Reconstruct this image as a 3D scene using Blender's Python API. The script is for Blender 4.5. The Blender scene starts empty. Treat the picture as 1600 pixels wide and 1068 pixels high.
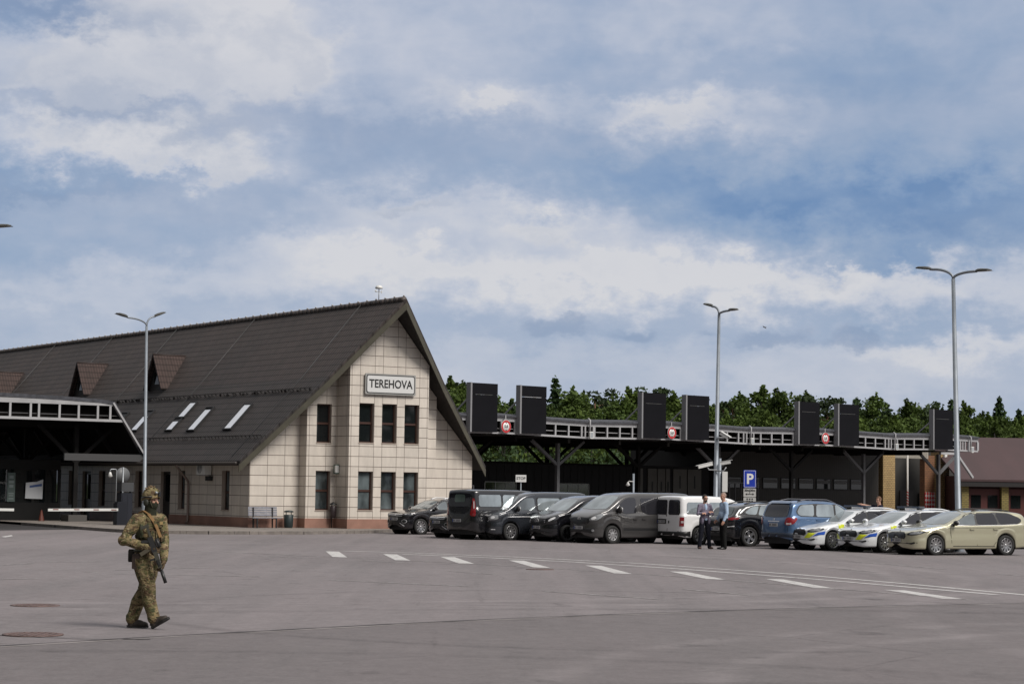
import bpy, bmesh, math, random
from mathutils import Vector, Matrix
from mathutils.bvhtree import BVHTree
from mathutils.geometry import delaunay_2d_cdt
R = math.radians
rnd = random.Random(7)
scene = bpy.context.scene
COL = scene.collection

# ---------------------------------------------------------------- camera calibration (pixels of the 1600x1068 photograph)
CF, CH, CY0, CRHO = 3300.0, 1.92, 763.0, 0.0145
cp = math.atan((CY0 - 534) / CF)
F_ = Vector((0, math.cos(cp), math.sin(cp)))
U0 = Vector((0, -math.sin(cp), math.cos(cp)))
R0 = Vector((1, 0, 0))
cu = U0 * math.cos(CRHO) - R0 * math.sin(CRHO)
cr = R0 * math.cos(CRHO) + U0 * math.sin(CRHO)
CAM = Vector((0, 0, CH))
def ray(x, y): return F_ * CF + cr * (x - 800) - cu * (y - 534)
def G(x, y, z=0.0):
    d = ray(x, y); return CAM + d * ((z - CH) / d.z)
def D(x, y, dep):
    d = ray(x, y); return CAM + d * (dep / d.y)

# ---------------------------------------------------------------- materials
MATS = {}
def srgb(r, g, b):
    f = lambda c: (c / 255 / 12.92) if c / 255 <= 0.04045 else ((c / 255 + 0.055) / 1.055) ** 2.4
    return (f(r), f(g), f(b), 1)
def mat(name, col=(.5, .5, .5), rough=.6, metal=0, coat=0, spec=.5, emit=None, noise=0, nscale=3, bump=0, bscale=40, coords='Object'):
    if name in MATS: return MATS[name]
    m = bpy.data.materials.new(name); m.use_nodes = True
    nt = m.node_tree; p = nt.nodes['Principled BSDF']
    c = tuple(col[:3]) + (1,)
    p.inputs['Base Color'].default_value = c
    p.inputs['Roughness'].default_value = rough
    p.inputs['Metallic'].default_value = metal
    p.inputs['Specular IOR Level'].default_value = spec
    p.inputs['Coat Weight'].default_value = coat
    p.inputs['Coat Roughness'].default_value = .04
    if emit:
        p.inputs['Emission Color'].default_value = tuple(emit[:3]) + (1,); p.inputs['Emission Strength'].default_value = emit[3]
    if noise or bump:
        tc = nt.nodes.new('ShaderNodeTexCoord')
        if noise:
            n = nt.nodes.new('ShaderNodeTexNoise'); n.inputs['Scale'].default_value = nscale; n.inputs['Detail'].default_value = 6
            nt.links.new(tc.outputs[coords], n.inputs['Vector'])
            mr = nt.nodes.new('ShaderNodeMapRange'); mr.inputs[1].default_value = .3; mr.inputs[2].default_value = .7
            mr.inputs[3].default_value = 1 - noise; mr.inputs[4].default_value = 1 + noise
            nt.links.new(n.outputs['Fac'], mr.inputs[0])
            mx = nt.nodes.new('ShaderNodeVectorMath'); mx.operation = 'SCALE'; mx.inputs[0].default_value = c[:3]
            nt.links.new(mr.outputs[0], mx.inputs['Scale'])
            nt.links.new(mx.outputs[0], p.inputs['Base Color'])
        if bump:
            n = nt.nodes.new('ShaderNodeTexNoise'); n.inputs['Scale'].default_value = bscale; n.inputs['Detail'].default_value = 4
            nt.links.new(tc.outputs[coords], n.inputs['Vector'])
            b = nt.nodes.new('ShaderNodeBump'); b.inputs['Strength'].default_value = bump; b.inputs['Distance'].default_value = .02
            nt.links.new(n.outputs['Fac'], b.inputs['Height']); nt.links.new(b.outputs[0], p.inputs['Normal'])
    MATS[name] = m
    return m

class NT:
    """small expression builder for shader node trees"""
    def __init__(s, nt): s.nt = nt
    def n(s, t, **k):
        q = s.nt.nodes.new(t)
        for a, b in k.items(): setattr(q, a, b)
        return q
    def l(s, a, b): s.nt.links.new(a, b)
    def put(s, sock, v):
        if isinstance(v, (int, float)): sock.default_value = v
        elif isinstance(v, (tuple, list, Vector)): sock.default_value = tuple(v)
        else: s.l(v, sock)
    def m(s, op, a, b=0.0, c=0.0, clamp=False):
        q = s.n('ShaderNodeMath', operation=op, use_clamp=clamp)
        s.put(q.inputs[0], a); s.put(q.inputs[1], b); s.put(q.inputs[2], c)
        return q.outputs[0]
    def mr(s, v, a, b, c, d, smooth=False):
        q = s.n('ShaderNodeMapRange'); q.interpolation_type = 'SMOOTHSTEP' if smooth else 'LINEAR'
        s.put(q.inputs[0], v)
        for i, w in enumerate((a, b, c, d)): s.put(q.inputs[i + 1], w)
        return q.outputs[0]
    def mix(s, f, a, b, blend='MIX'):
        q = s.n('ShaderNodeMix', data_type='RGBA', blend_type=blend)
        s.put(q.inputs[0], f); s.put(q.inputs[6], a); s.put(q.inputs[7], b)
        return q.outputs[2]
    def noise(s, vec, scale, detail=5, rough=.5, dist=0.0):
        q = s.n('ShaderNodeTexNoise'); s.l(vec, q.inputs['Vector'])
        q.inputs['Scale'].default_value = scale; q.inputs['Detail'].default_value = detail
        q.inputs['Roughness'].default_value = rough; q.inputs['Distortion'].default_value = dist
        return q.outputs['Fac']
    def scale(s, vec, v):
        q = s.n('ShaderNodeMapping'); s.l(vec, q.inputs[0]); q.inputs['Scale'].default_value = v
        return q.outputs[0]
def nmat(name):
    m = bpy.data.materials.new(name); m.use_nodes = True; MATS[name] = m
    t = NT(m.node_tree); return m, t, m.node_tree.nodes['Principled BSDF']

# ---------------------------------------------------------------- mesh builder
class MB:
    def __init__(s): s.v = []; s.f = []; s.mi = []; s.m = 0; s.sm = False; s.smf = []
    def add(s, vs, fs):
        b = len(s.v); s.v += [tuple(p) for p in vs]
        for f in fs: s.f.append(tuple(i + b for i in f)); s.mi.append(s.m); s.smf.append(s.sm)
        return s
    def box(s, x0, x1, y0, y1, z0, z1, M=None, bev=0):
        x0, x1 = min(x0, x1), max(x0, x1); y0, y1 = min(y0, y1), max(y0, y1); z0, z1 = min(z0, z1), max(z0, z1)
        vs = [Vector((x, y, z)) for z in (z0, z1) for y in (y0, y1) for x in (x0, x1)]
        if M: vs = [M @ v for v in vs]
        return s.add(vs, [(0, 2, 3, 1), (4, 5, 7, 6), (0, 1, 5, 4), (2, 6, 7, 3), (0, 4, 6, 2), (1, 3, 7, 5)])
    def bar(s, a, b, w, h=None, up=(0, 0, 1)):
        a, b = Vector(a), Vector(b); h = h or w; d = (b - a).normalized(); up = Vector(up)
        if abs(d.dot(up)) > .98: up = Vector((0, 1, 0))
        sd = d.cross(up).normalized(); u = sd.cross(d).normalized()
        vs = [p + sd * (i * w / 2) + u * (j * h / 2) for p in (a, b) for j in (-1, 1) for i in (-1, 1)]
        return s.add(vs, [(0, 1, 3, 2), (4, 6, 7, 5), (0, 4, 5, 1), (1, 5, 7, 3), (3, 7, 6, 2), (2, 6, 4, 0)])
    def tube(s, pts, rad, n=10, cap=True):
        pts = [Vector(p) for p in pts]; rads = rad if isinstance(rad, (list, tuple)) else [rad] * len(pts)
        old = s.sm; s.sm = True; vs = []; prev = None
        for i, p in enumerate(pts):
            d = (pts[min(i + 1, len(pts) - 1)] - pts[max(i - 1, 0)]).normalized()
            if prev is None: prev = Vector((1, 0, 0)) if abs(d.x) < .9 else Vector((0, 1, 0))
            u = (prev - d * prev.dot(d)).normalized(); w = d.cross(u); prev = u
            vs += [p + (u * math.cos(2 * math.pi * k / n) + w * math.sin(2 * math.pi * k / n)) * rads[i] for k in range(n)]
        fs = [(i * n + k, i * n + (k + 1) % n, (i + 1) * n + (k + 1) % n, (i + 1) * n + k) for i in range(len(pts) - 1) for k in range(n)]
        if cap: fs += [tuple(range(n - 1, -1, -1)), tuple((len(pts) - 1) * n + k for k in range(n))]
        s.add(vs, fs); s.sm = old; return s
    def lathe(s, prof, M=None, n=24, smooth=True):
        """prof: (radius, height) pairs, revolved about z"""
        old = s.sm; s.sm = smooth
        vs = [Vector((r * math.cos(2 * math.pi * k / n), r * math.sin(2 * math.pi * k / n), h)) for r, h in prof for k in range(n)]
        if M: vs = [M @ v for v in vs]
        fs = [(i * n + k, i * n + (k + 1) % n, (i + 1) * n + (k + 1) % n, (i + 1) * n + k) for i in range(len(prof) - 1) for k in range(n)]
        s.add(vs, fs); s.sm = old; return s
    def prism(s, poly, M, t):
        """polygon in local xy extruded t along local z, mapped by M"""
        n = len(poly); vs = [M @ Vector((x, y, z)) for z in (0, t) for x, y in poly]
        return s.add(vs, [tuple(range(n - 1, -1, -1)), tuple(range(n, 2 * n))] + [(i, (i + 1) % n, n + (i + 1) % n, n + i) for i in range(n)])
    def ell(s, c, r, n=14, M=None):
        old = s.sm; s.sm = True; c = Vector(c); vs = []
        for i in range(1, n // 2):
            a = math.pi * i / (n // 2)
            vs += [Vector((r[0] * math.sin(a) * math.cos(2 * math.pi * k / n), r[1] * math.sin(a) * math.sin(2 * math.pi * k / n), r[2] * math.cos(a))) for k in range(n)]
        vs += [Vector((0, 0, r[2])), Vector((0, 0, -r[2]))]
        if M: vs = [M @ v for v in vs]
        vs = [v + c for v in vs]; m = n // 2 - 1
        fs = [(i * n + k, (i + 1) * n + k, (i + 1) * n + (k + 1) % n, i * n + (k + 1) % n) for i in range(m - 1) for k in range(n)]
        fs += [(m * n, k, (k + 1) % n) for k in range(n)] + [(m * n + 1, (m - 1) * n + (k + 1) % n, (m - 1) * n + k) for k in range(n)]
        s.add(vs, fs); s.sm = old; return s
    def mesh(s, name, mats):
        me = bpy.data.meshes.new(name); me.from_pydata(s.v, [], s.f)
        for m in (mats if isinstance(mats, (list, tuple)) else [mats]): me.materials.append(m)
        me.polygons.foreach_set('material_index', s.mi); me.polygons.foreach_set('use_smooth', s.smf)
        me.update(); return me
def uvbox(me):
    """metres-scaled box-projected uv"""
    uv = me.uv_layers.new(name='UVMap')
    for p in me.polygons:
        n = p.normal
        for li in p.loop_indices:
            c = me.vertices[me.loops[li].vertex_index].co
            if abs(n.z) > .75: uv.data[li].uv = (c.x, c.y)
            elif abs(n.x) > abs(n.y): uv.data[li].uv = (c.y, c.z)
            else: uv.data[li].uv = (c.x, c.z)
def tag(o, label=None, cat=None, group=None, kind=None):
    if label: o['label'] = label
    if cat: o['category'] = cat
    if group: o['group'] = group
    if kind: o['kind'] = kind
    return o
def obj(name, me, parent=None, label=None, loc=None, rot=None):
    o = bpy.data.objects.new(name, me); COL.objects.link(o)
    if parent: o.parent = parent
    if loc is not None: o.location = loc
    if rot is not None: o.rotation_euler = rot
    if label: o['label'] = label
    return o
def part(name, mb, mats, parent=None, label=None, uv=False, loc=None, rot=None):
    me = mb.mesh(name, mats)
    if uv: uvbox(me)
    return obj(name, me, parent, label, loc, rot)
def thing(name, label, cat, loc=(0, 0, 0), rz=0, group=None):
    o = bpy.data.objects.new(name, None); COL.objects.link(o)
    o.empty_display_size = .3; o.location = loc; o.rotation_euler = (0, 0, rz)
    return tag(o, label, cat, group)
def children(o): return [c for c in bpy.data.objects if c.parent == o]
def copy_tree(o, parent=None):
    c = o.copy(); COL.objects.link(c)
    if parent: c.parent = parent
    for ch in list(children(o)): copy_tree(ch, c)
    return c
def text_mesh(txt, size, ext=.004, bold=0.0, sx=1.0):
    cu_ = bpy.data.curves.new('lettering', 'FONT'); cu_.body = txt; cu_.size = size; cu_.extrude = ext; cu_.offset = bold
    cu_.align_x = 'CENTER'; cu_.align_y = 'CENTER'; cu_.resolution_u = 3
    o = bpy.data.objects.new('lettering', cu_); COL.objects.link(o)
    dg = bpy.context.evaluated_depsgraph_get()
    me = bpy.data.meshes.new_from_object(o.evaluated_get(dg)); bpy.data.objects.remove(o); bpy.data.curves.remove(cu_)
    if sx != 1:
        for v in me.vertices: v.co.x *= sx
    me.name = 'lettering'; return me
UPR = Matrix.Rotation(R(90), 4, 'X')          # local xy -> xz, facing -y
def letters(txt, size, m, parent, loc, M=UPR, **k):
    me = text_mesh(txt, size, **k); me.transform(M); me.materials.clear(); me.materials.append(m)
    return obj('lettering', me, parent, loc=loc)
def smoothed(me, ang=35):
    me.polygons.foreach_set('use_smooth', [True] * len(me.polygons))
    if hasattr(me, 'set_sharp_from_angle'): me.set_sharp_from_angle(angle=R(ang))
    return me
def remesh(mb, voxel, smooth=4, fac=.5):
    """fuse overlapping closed shapes into one continuous skin"""
    me = mb.mesh('tmp', mat('tmp_grey')); o = bpy.data.objects.new('tmp', me); COL.objects.link(o)
    md = o.modifiers.new('r', 'REMESH'); md.mode = 'VOXEL'; md.voxel_size = voxel; md.use_smooth_shade = True
    if smooth:
        ms = o.modifiers.new('s', 'SMOOTH'); ms.iterations = smooth; ms.factor = fac
    dg = bpy.context.evaluated_depsgraph_get()
    out = bpy.data.meshes.new_from_object(o.evaluated_get(dg))
    bpy.data.objects.remove(o); bpy.data.meshes.remove(me)
    out.polygons.foreach_set('use_smooth', [True] * len(out.polygons))
    return out
def lerp(a, b, t): return a + (b - a) * t
def curve(pts):
    """monotone-ish smooth interpolation through (x, y) points sorted by x"""
    pts = sorted(pts); xs = [p[0] for p in pts]; ys = [p[1] for p in pts]; n = len(xs)
    dl = [(ys[i + 1] - ys[i]) / (xs[i + 1] - xs[i]) for i in range(n - 1)]
    ms = [dl[0]] + [0 if dl[i - 1] * dl[i] <= 0 else 2 * dl[i - 1] * dl[i] / (dl[i - 1] + dl[i]) for i in range(1, n - 1)] + [dl[-1]]
    def f(x):
        if x <= xs[0]: return ys[0]
        if x >= xs[-1]: return ys[-1]
        i = max(k for k in range(n - 1) if xs[k] <= x); h = xs[i + 1] - xs[i]; t = (x - xs[i]) / h
        return (ys[i] * (2 * t**3 - 3 * t**2 + 1) + h * ms[i] * (t**3 - 2 * t**2 + t) + ys[i + 1] * (-2 * t**3 + 3 * t**2) + h * ms[i + 1] * (t**3 - t**2))
    return f
# ---------------------------------------------------------------- camera
cam_data = bpy.data.cameras.new('camera'); cam = bpy.data.objects.new('camera', cam_data); COL.objects.link(cam)
cam.matrix_world = Matrix(((cr.x, cu.x, -F_.x, CAM.x), (cr.y, cu.y, -F_.y, CAM.y), (cr.z, cu.z, -F_.z, CAM.z), (0, 0, 0, 1)))
cam_data.sensor_width = 36; cam_data.lens = CF / 1600 * 36; cam_data.clip_end = 6000; cam_data.clip_start = .5
scene.camera = cam
scene.view_settings.view_transform = 'Standard'; scene.view_settings.look = 'None'
scene.view_settings.exposure = 0; scene.view_settings.gamma = 1
scene.cycles.use_denoising = True
scene.cycles.max_bounces = 6; scene.cycles.diffuse_bounces = 3; scene.cycles.glossy_bounces = 3

# ---------------------------------------------------------------- sun behind thin cloud
SUN_AZ, SUN_EL = R(131), R(46)           # azimuth from +Y towards +X
sd = Vector((math.sin(SUN_AZ) * math.cos(SUN_EL), math.cos(SUN_AZ) * math.cos(SUN_EL), math.sin(SUN_EL)))
sl = bpy.data.lights.new('sun', 'SUN'); sl.energy = 3.5; sl.angle = R(24); sl.color = (1, .945, .88)
so = bpy.data.objects.new('sun', sl); COL.objects.link(so)
so.rotation_euler = (-sd).to_track_quat('-Z', 'Y').to_euler()

# ---------------------------------------------------------------- sky: daylight blue under broken cloud, laid out by azimuth and elevation
w = bpy.data.worlds.new('World'); scene.world = w; w.use_nodes = True
t = NT(w.node_tree); bg = w.node_tree.nodes['Background']
sky = t.n('ShaderNodeTexSky'); sky.sky_type = 'NISHITA'; sky.sun_disc = False
sky.sun_elevation = SUN_EL; sky.sun_rotation = SUN_AZ
tc = t.n('ShaderNodeTexCoord'); gen = tc.outputs['Generated']
sp = t.n('ShaderNodeSeparateXYZ'); t.l(gen, sp.inputs[0])
el = t.m('ARCSINE', sp.outputs[2]); az = t.m('ARCTAN2', sp.outputs[0], sp.outputs[1])
ns = t.scale(gen, (1, 1, 1.9))
warp1 = t.m('SUBTRACT', t.noise(ns, 26, 7, .62), .5)
warp2 = t.m('SUBTRACT', t.noise(t.scale(gen, (1.3, 1, 2.1)), 31, 7, .62), .5)
S = t.m('ADD', t.m('MULTIPLY_ADD', az, 3300, 800), t.m('MULTIPLY', warp1, 260))
T = t.m('ADD', t.m('MULTIPLY_ADD', el, -3300, 763), t.m('MULTIPLY', warp2, 170))
Sp = t.m('ADD', t.m('MULTIPLY_ADD', az, 3300, 800), t.m('MULTIPLY', warp1, 110)); Tp = t.m('ADD', t.m('MULTIPLY_ADD', el, -3300, 763), t.m('MULTIPLY', warp2, 75))
def blobs(L, start, S=S, T=T):
    acc = start
    for cx, cy, rx, ry, g in L:
        a = t.m('DIVIDE', t.m('SUBTRACT', S, cx), rx); b = t.m('DIVIDE', t.m('SUBTRACT', T, cy), ry)
        e = t.m('EXPONENT', t.m('MULTIPLY', t.m('ADD', t.m('MULTIPLY', a, a), t.m('MULTIPLY', b, b)), -1))
        acc = t.m('MULTIPLY_ADD', e, g, acc)
    return acc
white = [(230, 75, 260, 85, .50), (420, 130, 90, 90, .22), (150, 170, 200, 45, .15), (320, 255, 90, 45, .34), (120, 240, 190, 40, .25),
         (60, 55, 130, 38, -.38), (40, 305, 190, 24, -.22), (260, 300, 150, 20, -.14),
         (560, 240, 190, 50, -.10), (760, 165, 110, 28, .26), (1060, 175, 150, 34, .34), (840, 60, 300, 70, .06), (1120, 40, 250, 50, .06), (1450, 110, 260, 70, -.12), (1150, 110, 320, 40, -.08), (650, 60, 120, 70, .04),
         (1480, 330, 240, 70, -.52), (1180, 300, 240, 50, -.32), (950, 262, 200, 32, -.16), (1330, 235, 260, 30, -.06), (1390, 400, 60, 16, -.30),
         (650, 330, 200, 34, .30), (860, 355, 120, 34, .34), (800, 425, 420, 42, .42), (1180, 440, 330, 32, .36), (500, 400, 140, 34, .30), (1480, 440, 150, 34, .16),
         (200, 400, 240, 34, -.16), (80, 480, 160, 22, .12), (1480, 545, 190, 22, .32), (1250, 590, 400, 24, .10), (950, 555, 340, 30, .06), (300, 455, 260, 26, .10),
         (1420, 500, 260, 18, -.12), (600, 600, 1600, 110, .10), (200, 560, 500, 60, .05), (700, 520, 600, 30, -.08)]
wv = blobs(white, t.m('MULTIPLY_ADD', t.m('SUBTRACT', t.noise(ns, 10, 9, .52, .2), .5), t.mr(el, R(1.5), R(7), .30, .58), .50))
wv = t.m('ADD', wv, t.m('MULTIPLY', t.m('SUBTRACT', t.noise(t.scale(gen, (1, 1, 3.2)), 22, 8, .58), .5), .24))
bl = lambda sc_, v_: t.m('SUBTRACT', 1.0, t.m('ABSOLUTE', t.m('MULTIPLY_ADD', t.noise(t.scale(gen, v_), sc_, 3, .5, .4), 4.0, -2.0)))
bil = t.m('MULTIPLY_ADD', bl(17, (1, 1, 1.25)), .62, t.m('MULTIPLY', bl(38, (1.05, 1, 1.3)), .38))
wv = t.m('ADD', wv, t.m('MULTIPLY', t.m('SUBTRACT', bil, .55), t.mr(el, R(3), R(8), .03, .20)))
behind = t.mr(sp.outputs[1], .75, .2, 0, .55, True)
wv = t.m('ADD', wv, t.m('MAXIMUM', behind, t.mr(el, R(15), R(28), 0, .55, True)))
puffs = [(876, 508, 50, 20, 1.0), (895, 488, 22, 16, .6), (985, 519, 40, 15, .9), (1200, 524, 62, 18, .95), (1330, 526, 50, 20, 1.0), (1345, 512, 24, 10, .5), (1105, 518, 24, 8, .5)]
fineN = t.m('SUBTRACT', t.noise(t.scale(gen, (1, 1, 1.5)), 70, 6, .6), .5)
grey = t.mr(t.m('MULTIPLY_ADD', fineN, .95, blobs(puffs, 0.0, Sp, Tp)), .26, .80, 0, .62, True)
# heaped clouds with firmer edges
heap = blobs([(235, 70, 230, 85, 1.0), (420, 120, 85, 95, .8), (120, 165, 200, 40, .7), (315, 258, 80, 48, 1.0), (110, 245, 190, 34, .8), (1060, 172, 120, 30, .7), (770, 165, 80, 22, .6), (860, 352, 95, 30, .8), (620, 318, 70, 16, .7), (1120, 260, 60, 22, .5), (800, 420, 360, 30, .6), (1300, 420, 130, 18, .6)], 0.0)
medN = t.m('SUBTRACT', t.noise(t.scale(gen, (1, 1, 1.4)), 36, 7, .58, .4), .5)
heap = t.mr(t.m('MULTIPLY_ADD', medN, 1.5, heap), .30, .86, 0, 1, True)
wv = t.m('MULTIPLY_ADD', heap, .20, wv)
grey = t.m('ADD', grey, blobs([(120, 150, 260, 40, .30), (300, 215, 250, 20, .30), (540, 215, 160, 60, .3), (50, 48, 150, 34, 1.0), (170, 192, 230, 16, .55), (60, 320, 120, 16, .4), (1500, 350, 160, 40, .35), (850, 215, 260, 40, .25), (1400, 160, 240, 60, .2), (640, 325, 60, 12, .35), (200, 330, 260, 34, .3)], 0.0))
shade = t.m('MULTIPLY', heap, t.mr(t.m('ADD', medN, warp2), -.24, .20, .30, 0, True))
grey = t.m('ADD', grey, shade)
cr_ = t.n('ShaderNodeValToRGB'); t.l(wv, cr_.inputs[0]); e = cr_.color_ramp.elements
stops = [(0.0, (106, 138, 181)), (.18, (130, 155, 190)), (.36, (148, 167, 195)), (.52, (165, 178, 201)), (.72, (190, 196, 211)), (.98, (213, 213, 218))]
e[0].position, e[0].color = stops[0][0], srgb(*stops[0][1]); e[1].position, e[1].color = stops[-1][0], srgb(*stops[-1][1])
for p_, c_ in stops[1:-1]:
    q = e.new(p_); q.color = srgb(*c_)
col = t.mix(t.m('MULTIPLY', grey, .85, clamp=True), cr_.outputs[0], srgb(128, 148, 180))
# overcast skies grow brighter towards the zenith
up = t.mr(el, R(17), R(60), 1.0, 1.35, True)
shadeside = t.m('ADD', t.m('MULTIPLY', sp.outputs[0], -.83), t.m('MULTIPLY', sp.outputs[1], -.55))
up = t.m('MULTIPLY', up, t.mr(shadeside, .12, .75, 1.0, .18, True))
col = t.mix(t.mr(el, R(16), R(34), 0, .92, True), col, (.61, .605, .60, 1))
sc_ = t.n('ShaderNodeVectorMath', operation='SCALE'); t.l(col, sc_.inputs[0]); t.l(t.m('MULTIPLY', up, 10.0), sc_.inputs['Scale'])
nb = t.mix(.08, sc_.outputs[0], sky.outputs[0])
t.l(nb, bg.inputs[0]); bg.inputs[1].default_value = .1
w.cycles.sampling_method = 'MANUAL'; w.cycles.sample_map_resolution = 512
# ---------------------------------------------------------------- frames
BO = Vector((-11.073, 89.955, 0)); BA = R(33.5)
e1 = Vector((math.cos(BA), math.sin(BA), 0)); e2 = Vector((-math.sin(BA), math.cos(BA), 0))
def BW(u, v, z=0): return BO + e1 * u + e2 * v + Vector((0, 0, z))

def asphalt(name, base, seed, streak=.16):
    m, t, p = nmat(name)
    tc = t.n('ShaderNodeTexCoord'); o = tc.outputs['Object']
    mp = t.n('ShaderNodeMapping'); t.l(o, mp.inputs[0]); mp.inputs['Location'].default_value = (seed, seed * 2, 0)
    big = t.noise(mp.outputs[0], .07, 5, .55)
    mid = t.noise(mp.outputs[0], .6, 6, .6)
    rot = t.n('ShaderNodeMapping'); t.l(o, rot.inputs[0]); rot.inputs['Rotation'].default_value = (0, 0, R(24)); rot.inputs['Scale'].default_value = (1.1, .06, 1)
    lane = t.noise(rot.outputs[0], .55, 4, .6)
    rot2 = t.n('ShaderNodeMapping'); t.l(o, rot2.inputs[0]); rot2.inputs['Rotation'].default_value = (0, 0, R(-58)); rot2.inputs['Scale'].default_value = (2.4, .10, 1)
    lane2 = t.noise(rot2.outputs[0], .6, 5, .65)
    fine = t.noise(o, 60, 3, .7); grit = t.noise(o, 14, 4, .7)
    # tyre arcs: rings about a few turning centres, broken up by noise
    arcs = 0.0
    sp = t.n('ShaderNodeSeparateXYZ'); t.l(o, sp.inputs[0])
    brk = t.mr(mid, .38, .56, 0, 2.2)
    for cx, cy, r0, wd, g in ((-9, 52, 18, .16, .12), (-9, 52, 19.7, .16, .10), (6, 14, 21, .2, -.12), (6, 14, 22.8, .2, -.10), (14, 20, 12, .15, .12), (14, 20, 13.6, .15, .12), (-2, 10, 14.5, .12, -.1), (2, 33, 7.5, .1, -.13), (30, 30, 24, .2, .10), (4, 12, 9.6, .05, -.16), (-6, 8, 11.5, .06, -.14), (9, 16, 6.2, .06, -.12)):
        dx = t.m('SUBTRACT', sp.outputs[0], cx); dy = t.m('SUBTRACT', sp.outputs[1], cy)
        rr = t.m('SQRT', t.m('ADD', t.m('MULTIPLY', dx, dx), t.m('MULTIPLY', dy, dy)))
        b = t.m('ABSOLUTE', t.m('SUBTRACT', t.m('ADD', rr, t.m('MULTIPLY', t.m('SUBTRACT', big, .5), 1.2)), r0))
        arcs = t.m('ADD', arcs, t.m('MULTIPLY', t.mr(b, 0, wd * 2.6, g, 0), brk))
    # fine cracks
    vo = t.n('ShaderNodeTexVoronoi', feature='DISTANCE_TO_EDGE'); t.l(mp.outputs[0], vo.inputs['Vector']); vo.inputs['Scale'].default_value = .16
    wv_ = t.m('ADD', vo.outputs['Distance'], t.m('MULTIPLY', t.m('SUBTRACT', mid, .5), .05))
    crack = t.m('MULTIPLY', t.mr(t.m('ABSOLUTE', wv_), .0, .006, .30, 0), t.mr(big, .45, .6, 0, 1))
    k = t.m('ADD', 1.0, t.m('MULTIPLY', t.m('SUBTRACT', big, .5), .62))
    k = t.m('ADD', k, t.m('MULTIPLY', t.m('SUBTRACT', mid, .5), .16))
    k = t.m('ADD', k, t.m('MULTIPLY', t.m('SUBTRACT', lane, .5), streak * 3.4))
    k = t.m('ADD', k, t.m('MULTIPLY', t.m('SUBTRACT', lane2, .5), streak * 2.2))
    k = t.m('ADD', k, t.m('MULTIPLY', t.m('SUBTRACT', grit, .5), .75))
    k = t.m('ADD', k, t.m('MULTIPLY', t.m('SUBTRACT', fine, .5), .55))
    blot = t.noise(t.scale(mp.outputs[0], (1, 1, 1)), 3.2, 8, .78)
    k = t.m('ADD', k, t.m('MULTIPLY', t.m('SUBTRACT', blot, .5), .95))
    scr = t.noise(rot.outputs[0], 3.5, 6, .7)
    k = t.m('SUBTRACT', k, t.mr(scr, .63, .74, 0, .28))
    oil = t.noise(mp.outputs[0], 1.1, 5, .55); k = t.m('SUBTRACT', k, t.mr(oil, .62, .72, 0, .32))
    k = t.m('ADD', k, arcs); k = t.m('SUBTRACT', k, crack)
    v = t.n('ShaderNodeVectorMath', operation='SCALE'); v.inputs[0].default_value = base; t.l(k, v.inputs['Scale'])
    warm = t.mix(t.mr(lane, .35, .65, 0, .5), v.outputs[0], (base[0] * 1.08, base[1] * .94, base[2] * .96, 1))
    t.l(t.mix(.35, v.outputs[0], warm), p.inputs['Base Color'])
    p.inputs['Roughness'].default_value = .85; p.inputs['Specular IOR Level'].default_value = .3
    bp = t.n('ShaderNodeBump'); bp.inputs['Strength'].default_value = .35; bp.inputs['Distance'].default_value = .01
    t.l(t.m('ADD', fine, grit), bp.inputs['Height']); t.l(bp.outputs[0], p.inputs['Normal'])
    return m
ASPH = asphalt('asphalt', (.168, .152, .154), 3)
ASPH2 = asphalt('worn_asphalt', (.134, .121, .122), 31, .05)
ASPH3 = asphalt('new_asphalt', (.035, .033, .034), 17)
def sheet(name, pts, z, m, kind='structure'):
    b = MB(); b.add([(p[0], p[1], z) for p in pts], [tuple(range(len(pts)))])
    o = part(name, b, m); o['kind'] = kind
    if o.data.polygons[0].normal.z < 0: o.data.flip_normals()
    return o
GRASS = mat('meadow', (.045, .07, .02), .95, noise=.4, nscale=.4)
sheet('ground', [(-2500, -600), (2500, -600), (2500, 3500), (-2500, 3500)], -.03, GRASS)
sheet('asphalt_yard', [(-95, -30), (105, -30), (105, 172), (-95, 172)], 0, ASPH)
# older surface this side of the long joint
jpts = [(-40, -18.5), (-14, 13.2), (-5.93, 24.85), (-3.16, 28.12), (0.06, 31.5), (4.6, 35.2), (9.27, 38.17), (16, 41.6), (30, 47.4), (60, 57)]
jx = curve([(p[0], p[1]) for p in jpts]); js = [(-40 + i * 1.0, jx(-40 + i * 1.0)) for i in range(101)]
sheet('worn_asphalt', [(-40, -28)] + js + [(60, -28)], .004, ASPH2)
def ribbon(name, pts, wd, z, m, jit=0):
    b = MB(); vs = []
    for i, p in enumerate(pts):
        a = Vector(pts[max(i - 1, 0)][:2]); c = Vector(pts[min(i + 1, len(pts) - 1)][:2]); d = (c - a).normalized(); n = Vector((-d.y, d.x))
        w2 = wd / 2 * (1 + rnd.uniform(-jit, jit))
        q = Vector(p[:2]); vs += [(*(q - n * w2), z), (*(q + n * w2), z)]
    b.add(vs, [(2 * i, 2 * i + 2, 2 * i + 3, 2 * i + 1) for i in range(len(pts) - 1)])
    o = part(name, b, m); o['kind'] = 'structure'
    if o.data.polygons[0].normal.z < 0: o.data.flip_normals()
    return o
TAR = mat('tar_joint', (.032, .026, .026), .7, noise=.5, nscale=2)
DUST = mat('pale_dust', (.21, .19, .185), .95, noise=.3, nscale=1.5)
dense = [(-40 + i * .25, jx(-40 + i * .25) + rnd.uniform(-.012, .012)) for i in range(401)]
ribbon('asphalt_joint', dense, .085, .009, TAR, .5)
ribbon('dusty_joint_edge', [(p[0] + .08, p[1] - .08) for p in dense[::2]], .10, .0065, DUST, .6)
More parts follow.
